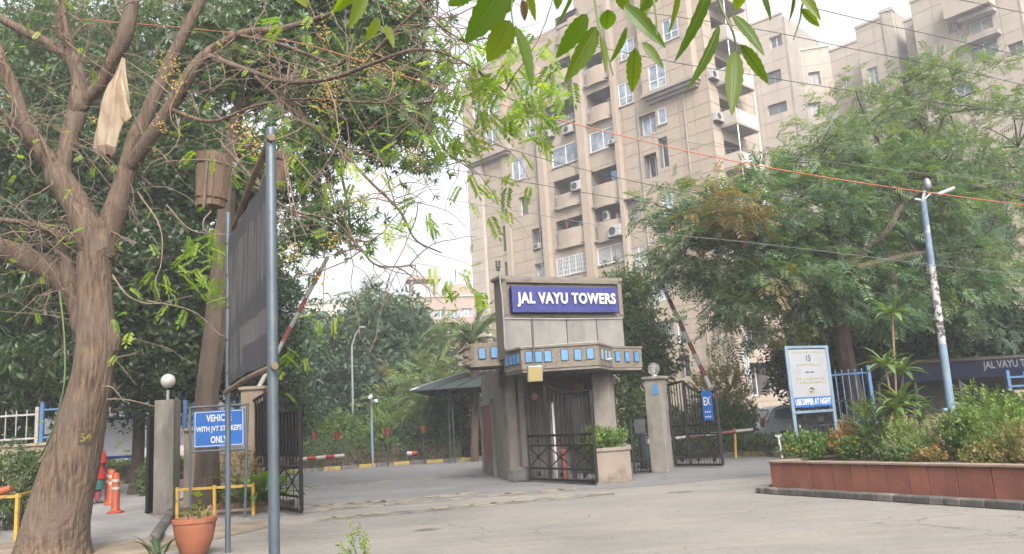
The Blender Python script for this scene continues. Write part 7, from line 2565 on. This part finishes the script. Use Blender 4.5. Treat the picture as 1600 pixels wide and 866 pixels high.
# ------------------------------------------------------------------ palms
def palm(label, c_top, base, n, fl, seed):
    rg = np.random.default_rng(seed)
    o = thing('palm_tree', label, 'palm', base * [1, 1, 0], group='palms in the garden')
    b = np.array([base[0], base[1], 0])
    mid = (b + c_top) / 2
    tm = MB()
    pts = spline([b, mid + (.05, 0, 0), c_top], 8)
    tm.tube(pts, [.17 * (1 + .08 * (i % 2)) for i in range(len(pts))], 10)
    tm.build('trunk', M['bark_dark'], o, True)
    for k in range(n):
        a_ = 6.2832 * k / n + rg.uniform(-.2, .2)
        el = rg.uniform(.25, 1.35)
        d = np.array([math.cos(a_) * math.cos(el), math.sin(a_) * math.cos(el), math.sin(el)])
        L_ = fl * rg.uniform(.8, 1.1)
        rib, p = [c_top], c_top.copy()
        for s in range(9):
            d = unit(d + (0, 0, -.1 - .03 * s))
            p = p + d * L_ / 9
            rib.append(p)
        rib = np.array(rib)
        lv = Leaves()
        qs = []
        for j in range(48):
            t = .12 + .88 * j / 48
            i = min(int(t * 9), 8)
            f_ = t * 9 - i
            q = rib[i] * (1 - f_) + rib[i + 1] * f_
            dd = unit(rib[i + 1] - rib[i])
            sd_ = unit(np.cross(dd, (0, 0, 1)) + 1e-6)
            for s in (-1, 1):
                ld = unit(dd * .75 + sd_ * s * .8 + np.array([0, 0, -.25 + rg.uniform(-.15, .25)]))
                qs.append(leaf_quad(q, ld, unit(np.cross(ld, (0, 0, 1)) + 1e-6), L_ * .26 * math.sin(math.pi * min(1, t * .85 + .13)) + .05, .045, .05))
        lv.q.append(np.array(qs))
        lv.t.append(np.clip(rg.uniform(0, 1) + rg.normal(size=len(qs)) * .15, 0, 1))
        fo = lv.build('frond', L['palm'], o)
        rm = MB()
        rm.tube(rib, np.linspace(.03, .006, 10), 5)
        rm.build('midrib', M['stem_green'], fo)


palm('feather palm rising just left of the gatehouse', P(738, 535, 35), P(740, 690, 35), 24, 2.7, 61)
palm('feather palm beside the raised left barrier pole', P(425, 540, 27.5), P(428, 720, 27.5), 15, 2.0, 62)
palm('far palm showing bright fronds above the garden trees', P(568, 486, 53), P(568, 690, 53), 12, 3.0, 63)


# ------------------------------------------------------------------ shrubs, hedges and planter plants
def shrub(name, label, c, rx, rz, n, kind, size, leaf, stem='stem_green', cat='shrub', group=None, tone=(0, 1), seed=1, ry=None, up=.5, z0=0.0, flowers=None, stems=True):
    rg = np.random.default_rng(seed)
    c = np.array(c, float)
    o = thing(name, label, cat, (c[0], c[1], z0), group=group)
    ry = ry or rx
    cen = np.array([c[0], c[1], z0 + rz])
    d = rg.normal(size=(n, 3))
    d /= np.linalg.norm(d, axis=1, keepdims=True)
    pos = cen + d * (rg.uniform(.15, 1, n) ** .5)[:, None] * np.array([rx, ry, rz]) * (1 + .22 * np.sin(d[:, :1] * 5 + seed) * np.cos(d[:, 2:3] * 4 + seed))
    pos[:, 2] = np.maximum(pos[:, 2], z0 + .02)
    lv = Leaves()
    lv.scatter(kind, pos, d * .6 + rg.normal(size=(n, 3)) * .4 + (0, 0, up), size, tone=tone, rg=rg)
    if stems:
        sm = MB()
        for k in range(min(14, n)):
            e = pos[rg.integers(n)]
            sm.tube(bez((c[0] + rg.normal() * rx * .12, c[1] + rg.normal() * ry * .12, z0), e, (0, 0, .1 * rz), 4), np.linspace(.014, .005, 4), 4, cap=False)
        sm.build('stems', M[stem], o)
    lv.build('foliage', L[leaf], o)
    if flowers:
        fq = Leaves()
        k = flowers[0]
        ids = rg.integers(0, n, k)
        fp_ = cen + d[ids] * np.array([rx, ry, rz]) * 1.05
        fp_[:, 2] = np.maximum(fp_[:, 2], z0 + rz * .8)
        fq.scatter('rosette', fp_, np.tile((0, -.4, 1.0), (k, 1)), (.025, .04), rg=rg)
        fq.build('flowers', L[flowers[1]], o)
    return o


def hedge(label, pts, h, w, n, leaf, seed, group='clipped hedges'):
    rg = np.random.default_rng(seed)
    pts = [np.array([p[0], p[1], 0]) for p in pts]
    o = thing('hedge', label, 'hedge', pts[0], group=group)
    lv = Leaves()
    core = MB()
    for a, b in zip(pts[:-1], pts[1:]):
        d = unit(b - a)
        s = np.array([-d[1], d[0], 0])
        k = int(n * np.linalg.norm(b - a))
        t = rg.uniform(size=(k, 1))
        u = rg.uniform(-1, 1, (k, 1))
        z = rg.uniform(0.02, 1, (k, 1)) ** .7
        hh = h * (1 + .07 * np.sin(t * 19 + seed) + .05 * np.sin(t * 41))
        pos = a + (b - a) * t + s * u * w / 2 + UP * z * hh
        dr = s * u + UP * (z - .3) * 1.3 + rg.normal(size=(k, 3)) * .5
        lv.scatter('clump', pos, dr, (.1, .2), rg=rg)
        core.bar(a + UP * h * .42, b + UP * h * .42, w * .7, h * .8)
    core.build('branches', M['bark_dark'], o)
    lv.build('foliage', L[leaf], o)


off = np.array([0, .55, 0])
hedge('long clipped hedge behind the yellow and black kerb', [K1[0] + off, K1[1] + off, K1[2] + off, K1[3] + off, K1[4] + off], .95, .8, 300, 'hedge', 71)
hedge('clipped hedge at the end of the footpath below the map board', [k3[0] + (-1.5, .7, 0), k3[1] + (0, .7, 0), k3[2] + (1.5, .7, 0)], .95, 1.0, 260, 'shrub', 72)
hedge('low dark hedge behind the lowered right barrier', [k2[0] + (-2.5, .6, 0), k2[1] + (0, .6, 0), k2[2] + (0, .6, 0), k2[3] + (1, .6, 0)], .55, .9, 280, 'hedge', 73)
GS = 'rounded bushes behind the hedge'
shrub('round_shrub', 'large round light green bush behind the hedge', P(535, 700, 38) * [1, 1, 0], 1.15, 1.2, 700, 'clump', (.2, .36), 'shrub', 'bark_dark', group=GS, tone=(.0, .6), seed=74)
shrub('round_shrub', 'small round dark bush at the foot of the garden lamp', P(556, 702, 36.5) * [1, 1, 0], .55, .72, 260, 'clump', (.16, .26), 'hedge', 'bark_dark', group=GS, seed=75)
shrub('loose_shrub', 'yellowish loose shrub right of the camera pole', P(610, 700, 37.5) * [1, 1, 0], 1.1, 1.35, 420, 'spike', (.3, .55), 'shrub', 'bark_dark', tone=(.4, 1), seed=76)
shrub('round_shrub', 'dark clipped bush on a short stem left of the iron canopy', P(640, 700, 37) * [1, 1, 0], .75, 1.05, 420, 'clump', (.18, .3), 'far', 'bark_dark', group=GS, seed=77)
shrub('loose_shrub', 'dark mixed shrub under the iron canopy', P(735, 712, 39.5) * [1, 1, 0], 1.6, .8, 520, 'clump', (.2, .36), 'far', 'bark_dark', seed=78)
shrub('loose_shrub', 'dark mixed shrub between the two leftmost red pots', P(505, 700, 37) * [1, 1, 0], 1.0, .75, 380, 'clump', (.2, .34), 'hedge', 'bark_dark', seed=79)
shrub('loose_shrub', 'mixed shrub between the camera pole and the canopy', P(672, 702, 37.5) * [1, 1, 0], 1.3, .8, 420, 'clump', (.2, .34), 'hedge', 'bark_dark', seed=80)
shrub('loose_shrub', 'tall open shrub in front of the lower tower windows', P(1140, 700, 29) * [1, 1, 0], 1.05, 1.7, 420, 'spike', (.35, .6), 'shrub_dry', 'straw', tone=(0, .45), seed=81)
shrub('loose_shrub', 'dense green shrub behind the barrier post', P(1145, 700, 28.4) * [1, 1, 0], .95, .9, 500, 'clump', (.18, .32), 'shrub', 'bark_dark', tone=(.0, .6), seed=82)
shrub('loose_shrub', 'dark shrub seen through the bars of the right gate leaf', P(1090, 700, 28.6) * [1, 1, 0], 1.3, .9, 520, 'clump', (.18, .32), 'hedge', 'bark_dark', seed=83)
shrub('loose_shrub', 'pale shrub seen behind the wicket gate', P(1002, 700, 26.8) * [1, 1, 0], .6, 1.1, 300, 'clump', (.16, .28), 'shrub', 'bark_dark', seed=84)
shrub('loose_shrub', 'dark bush overhanging the wall at the far left edge', P(20, 800, 15.8) * [1, 1, 0], .85, .85, 620, 'clump', (.1, .2), 'hedge', 'bark_dark', seed=85)
shrub('loose_shrub', 'small dark bush at the foot of the left pillar path', P(238, 745, 24) * [1, 1, 0], .5, .5, 200, 'clump', (.12, .22), 'hedge', 'bark_dark', seed=86)
# plants in the box by the gatehouse
a, b, nrm = PLANT_BOX
for k, (t, d_, r, h, lab) in enumerate(((.2, .45, .28, .22, 'thin leafy plant at the left end of the plant box'), (.55, .5, .36, .26, 'bushy leafy plant in the middle of the plant box'), (.92, .5, .32, .24, 'leafy plant spilling over the right end of the plant box'))):
    c = a + (b - a) * t - nrm * d_
    shrub('box_plant', lab, c, r, h, 110, 'clump', (.1, .18), 'shrub', group='plants in the plant box', seed=90 + k, z0=.72)
# plants below the railing: banana-like leaves
def broad_plant(label, c, n, l, seed, z0=.12, mat='shrub', w=.22, grp=None, up=1.6, name='broad_leaf_plant', cat='plant'):
    rg = np.random.default_rng(seed)
    o = thing(name, label, cat, (c[0], c[1], z0), group=grp)
    for k in range(n):
        a_ = rg.uniform(0, 6.2832)
        d = unit((math.cos(a_), math.sin(a_) * .8, up * rg.uniform(.5, 1.3)))
        L_ = l * rg.uniform(.6, 1.1)
        p = np.array([c[0] + rg.normal() * .06, c[1] + rg.normal() * .06, z0])
        sd_ = unit(np.cross(d, (0, 0, 1)))
        vs, fs = [], []
        m_ = 8
        for i in range(m_ + 1):
            t = i / m_
            ww = L_ * w * (math.sin(math.pi * min(1, max(.03, t * .92 + .06))) ** .8) * (.12 if t < .25 else 1)
            vs += [p - sd_ * ww / 2 + UP * ww * .12, p, p + sd_ * ww / 2 + UP * ww * .12]
            d = unit(d + (0, 0, -.13 - .1 * t))
            p = p + d * L_ / m_
        for i in range(m_):
            q = i * 3
            fs += [(q, q + 1, q + 4, q + 3), (q + 1, q + 2, q + 5, q + 4)]
        ob = MB().add(vs, fs).build('leaf', L[mat], o, True)
        at = ob.data.attributes.new('tone', 'FLOAT', 'FACE')
        at.data.foreach_set('value', np.full(len(fs), rg.uniform(0, 1), dtype=np.float32))
    return o


GP = 'broad-leaved plants by the wall'
broad_plant('broad-leaved plant right below the blue vehicle sign', P(372, 770, 17.2), 13, .95, 101, grp=GP)
broad_plant('taller broad-leaved plant beside the thick hoarding post', P(402, 770, 17.0), 15, 1.25, 102, grp=GP)
broad_plant('broad-leaved clump against the buff gate pillar', P(418, 775, 17.3), 12, 1.0, 103, grp=GP)
shrub('loose_shrub', 'dry reddish shrub behind the broad-leaved plants', P(372, 770, 17.7), .35, .6, 120, 'spike', (.18, .3), 'shrub_dry', 'straw', tone=(.2, .8), seed=104, z0=.1)
broad_plant('dark strappy plant growing at the foot of the terracotta pot', P(248, 862, 11.0), 12, .5, 105, z0=0, mat='dark', w=.11, up=2.2)
fg = G(560, 905)
shrub('weed', 'small yellow-green weed at the bottom edge of the forecourt', fg, .13, .2, 26, 'spike', (.12, .2), 'bright', seed=106, ry=.1, cat='weed')

# planter in front: soil level .48
ZS = .46
def rp_at(px, Y):
    q = P(px, 660, Y)
    return q


GR = 'leafy shrubs in the red planter'
for i, (px, Y, rx, rz, n, kind, sz, leaf, tone, fl_, lab) in enumerate((
        (1255, 15.2, .42, .27, 200, 'clump', (.09, .16), 'shrub', (0, .6), (16, 'marigold'), 'marigold bush at the foot of the speed board'),
        (1282, 15.6, .34, .22, 150, 'clump', (.08, .15), 'hedge', (0, .8), (6, 'marigold'), 'dark green marigold clump right below the speed board'),
        (1318, 15.0, .2, .3, 120, 'spike', (.14, .24), 'shrub_dry', (.5, 1), None, 'rust-coloured dry plant beside the speed board post'),
        (1330, 14.6, .3, .2, 120, 'clump', (.09, .16), 'shrub', (0, .6), (7, 'marigold'), 'low marigold clump below the rust-coloured plant'),
        (1362, 14.6, .3, .5, 230, 'spike', (.14, .26), 'shrub', (.3, 1), None, 'tall pale leafy shrub left of the stacked rosettes'),
        (1412, 13.6, .34, .34, 230, 'spike', (.12, .22), 'shrub', (.4, 1), None, 'light green leafy shrub right below the rosettes'),
        (1385, 13.2, .26, .15, 120, 'clump', (.08, .14), 'hedge', (.2, .9), None, 'low dark tuft at the planter edge below the rosettes'),
        (1455, 13.2, .34, .12, 110, 'clump', (.08, .14), 'shrub_dry', (.1, .8), (7, 'marigold'), 'sparse low marigold patch at the foot of the lamp post'),
        (1512, 13.0, .38, .42, 300, 'clump', (.1, .18), 'shrub', (.2, .9), None, 'dense leafy shrub just right of the lamp post'),
        (1535, 13.6, .36, .52, 260, 'spike', (.16, .28), 'shrub', (.3, 1), None, 'taller leafy shrub behind the lamp post shrub'),
        (1570, 12.4, .44, .38, 320, 'spike', (.14, .24), 'shrub', (.3, 1), None, 'bright leafy shrub near the right edge'),
        (1592, 11.8, .32, .26, 220, 'spike', (.12, .2), 'shrub_dry', (0, .5), None, 'yellowing low shrub in the right corner of the planter'),
        (1530, 12.0, .3, .15, 160, 'clump', (.08, .15), 'shrub_dry', (0, .5), None, 'thin yellow-green ground plant before the lamp post shrub'),
        (1600, 13.4, .5, .5, 300, 'clump', (.12, .2), 'shrub', (.2, .9), None, 'broad shrub cut by the right edge'),
        (1475, 14.6, .42, .3, 200, 'spike', (.14, .24), 'hedge', (.2, .9), None, 'dark shrub behind the lamp post foot'))):
    shrub('planter_shrub', lab, rp_at(px, Y), rx, rz, n, kind, sz, leaf, 'straw' if 'dry' in leaf else 'stem_green', group=GR, tone=tone, seed=120 + i, z0=ZS, flowers=fl_, ry=rx * .8)


def rosette_plant(label, base, tops, n, l, seed):
    rg = np.random.default_rng(seed)
    o = thing('dracaena', label, 'plant', (base[0], base[1], ZS), group='rosette plants in the red planter')
    for top in tops:
        st_ = MB()
        st_.tube(spline([(base[0] + rg.normal() * .04, base[1], ZS), (np.array(base) * [1, 1, 0] * .6 + np.array(top) * [1, 1, 0] * .4 + UP * (ZS + (top[2] - ZS) * .5)), top], 5), .017, 6)
        st_.build('stem', M['straw'], o)
        for k in range(n):
            a_ = 2.4 * k
            el = 1.25 - 1.15 * k / n
            d = unit((math.cos(a_) * math.cos(el), math.sin(a_) * math.cos(el), math.sin(el)))
            L_ = l * rg.uniform(.8, 1.1)
            p = np.array(top, float)
            sd_ = unit(np.cross(d, (0, 0, 1)) + 1e-6)
            vs, fs = [], []
            for i in range(6):
                t = i / 5
                ww = L_ * .2 * max(.06, math.sin(math.pi * (t * .86 + .12)))
                vs += [p - sd_ * ww / 2 + UP * ww * .2, p, p + sd_ * ww / 2 + UP * ww * .2]
                d = unit(d + (0, 0, -.22))
                p = p + d * L_ / 5
            for i in range(5):
                q = i * 3
                fs += [(q, q + 1, q + 4, q + 3), (q + 1, q + 2, q + 5, q + 4)]
            ob = MB().add(vs, fs).build('leaf', L['palm'], o, True)
            at = ob.data.attributes.new('tone', 'FLOAT', 'FACE')
            at.data.foreach_set('value', np.full(len(fs), rg.uniform(.3, 1), dtype=np.float32))


bq_ = P(1405, 690, 14.2)
rosette_plant('tall thin-stemmed plant topped by leaf rosettes in the planter', bq_, [P(1394, 492, 14.2), P(1383, 572, 14.1), P(1411, 582, 14.3)], 18, .5, 141)
rosette_plant('bushy dark rosette plant at the foot of the tall thin-stemmed one', P(1412, 690, 14.0), [P(1408, 628, 14.0), P(1422, 640, 14.1), P(1398, 640, 13.9)], 20, .5, 142)
rosette_plant('low drooping rosette plant left of the lamp post foot', P(1440, 690, 13.9), [P(1440, 655, 13.9)], 16, .4, 143)

# ------------------------------------------------------------------ leafy branch hanging into the top of the view
ov = thing('overhanging_branch', 'sunlit serrated green leaves hanging into the top of the view', 'branch', tuple(P(960, -120, 1.35)))
OL = []
def near_leaf(px0, py0, px1, py1, wpx, Y, tone, twist=0.0, curl=.12, brown=False):
    a, b = P(px0, py0, Y), P(px1, py1, Y + random.uniform(-.05, .05))
    d = b - a
    L_ = np.linalg.norm(d)
    d = d / L_
    vw = unit((a + b) / 2 - CAM)
    sd_ = unit(np.cross(d, vw))
    nr = np.cross(sd_, d)
    sd_ = unit(sd_ * math.cos(twist) + nr * math.sin(twist))
    nr = np.cross(sd_, d)
    w = wpx * Y / F
    vs, fs = [], []
    m_ = 14
    for i in range(m_ + 1):
        t = i / m_
        ww = w / 2 * (math.sin(math.pi * t ** .8) ** .75 if 0 < t < 1 else 0.0) * (1 - .15 * t)
        ser = 1 + (.09 if i % 2 else -.06)
        c = a + d * L_ * t + nr * (curl * L_ * (t * t - t * .3))
        for s in (-1, -.5, 0, .5, 1):
            vs.append(c + sd_ * s * ww * (ser if abs(s) == 1 else 1) - nr * abs(s) * ww * .28)
    for i in range(m_):
        for j in range(4):
            q = i * 5 + j
            fs.append((q, q + 1, q + 6, q + 5))
    ob = MB().add(vs, fs).build('leaf', L['near'] if not brown else L['litter'], ov, True)
    at = ob.data.attributes.new('tone', 'FLOAT', 'FACE')
    at.data.foreach_set('value', np.full(len(fs), tone, dtype=np.float32))
    vein = MB()
    vein.tube([a + d * L_ * t + nr * (curl * L_ * (t * t - t * .3)) - nr * .0006 for t in (0, .3, .6, .95)], [.0009, .0007, .0005, .0002], 4)
    vein.build('vein', M['stem_green'], ob)


for a in ((800, -40, 730, 68, 62, 1.3, .3, .3), (797, 32, 762, 98, 46, 1.3, .8, .2), (805, 40, 838, 135, 30, 1.3, .5, .9), (735, -25, 702, 10, 40, 1.4, .5, .2), (815, -30, 840, 33, 22, 1.35, .9, .7),
          (905, -40, 872, 48, 16, 1.2, .4, 1.1), (917, 22, 870, 92, 34, 1.25, .5, .3), (932, 42, 886, 128, 36, 1.25, .6, .4), (938, 55, 950, 110, 16, 1.25, .7, .8), (950, 15, 948, 48, 30, 1.25, .4, .2),
          (975, 8, 1040, 72, 28, 1.25, .5, .3), (978, 42, 955, 102, 22, 1.25, .5, 1.0), (992, 75, 988, 147, 27, 1.2, .7, .1), (1004, 66, 1037, 105, 17, 1.22, .6, .4), (1010, -30, 1006, 35, 26, 1.3, .8, .6),
          (1062, -35, 1050, 55, 18, 1.2, .9, .9), (1112, -30, 1062, 98, 30, 1.2, .3, .8), (1124, 38, 1084, 138, 26, 1.2, .4, .9), (1148, 80, 1145, 175, 31, 1.15, .6, .15), (1145, 24, 1196, 82, 22, 1.15, .5, .6),
          (1157, 70, 1204, 132, 24, 1.15, .6, .4), (1160, -25, 1150, 18, 26, 1.2, .8, .3), (1242, -25, 1282, 28, 20, 1.35, .8, .3), (1252, 14, 1283, 43, 16, 1.35, .8, .2), (1240, -10, 1236, 36, 12, 1.35, .2, 1.0),
          (1185, -20, 1208, 32, 16, 1.3, .1, .9), (572, -20, 548, 44, 26, 1.9, .8, .3), (592, 28, 572, 66, 18, 1.9, .9, .3), (602, 40, 616, 72, 16, 1.9, .9, .5), (465, -10, 478, 8, 22, 2.0, 1.0, .2),
          (560, -25, 520, 22, 24, 1.9, .7, .3), (870, -30, 872, 15, 26, 1.3, .5, .5), (1030, -20, 1000, 20, 24, 1.25, .5, .5), (960, -20, 985, 20, 28, 1.25, .6, .4), (1090, -30, 1100, 10, 22, 1.25, .6, .5)):
    near_leaf(*a[:8])
near_leaf(815, 0, 822, 34, 18, 1.32, .1, .6, brown=True)
tm = MB()
for pts in ([(960, -120, 1.35), (930, -30, 1.3), (935, 40, 1.25), (950, 90, 1.25), (958, 118, 1.25)], [(960, -120, 1.35), (1010, -40, 1.25), (1024, 20, 1.22), (1026, 55, 1.22)], [(960, -120, 1.35), (1110, -60, 1.2), (1125, 5, 1.18), (1145, 50, 1.16), (1152, 82, 1.15)],
            [(960, -120, 1.35), (820, -60, 1.3), (800, 5, 1.3), (803, 45, 1.3)], [(960, -120, 1.35), (1240, -50, 1.35), (1252, 14, 1.35), (1240, 62, 1.35)], [(820, -60, 1.3), (640, -80, 1.7), (590, -20, 1.9), (600, 40, 1.9)], [(640, -80, 1.7), (480, -50, 2.0), (466, -8, 2.0)]):
    sp_ = spline([P(*q) for q in pts], 5)
    tm.tube(sp_, np.linspace(.003, .0012, len(sp_)), 5)
tm.tube(spline([P(960, -120, 1.35), P(930, -330, 1.3), P(820, -620, 1.1), P(500, -1000, .9)], 6), np.linspace(.003, .009, 19), 6)
tm.build('twig', M['stem_green'], ov)

# ------------------------------------------------------------------ hazy air
hz = MB().box((10, 40, 20.5), (360, 330, 45))
ho_ = hz.build('haze', None)
ho_.data.materials.clear()
hm = bpy.data.materials.new('haze_air')
hm.use_nodes = True
hn_ = hm.node_tree
hn_.nodes.clear()
ov_ = hn_.nodes.new('ShaderNodeOutputMaterial')
pv = hn_.nodes.new('ShaderNodeVolumePrincipled')
pv.inputs['Color'].default_value = (0.93, 0.95, 1.0, 1)
pv.inputs['Density'].default_value = 0.0014
pv.inputs['Anisotropy'].default_value = 0.2
hn_.links.new(pv.outputs[0], ov_.inputs['Volume'])
ho_.data.materials.append(hm)
tag(ho_, 'pale haze hanging in the air over the whole place', 'haze', kind='stuff')
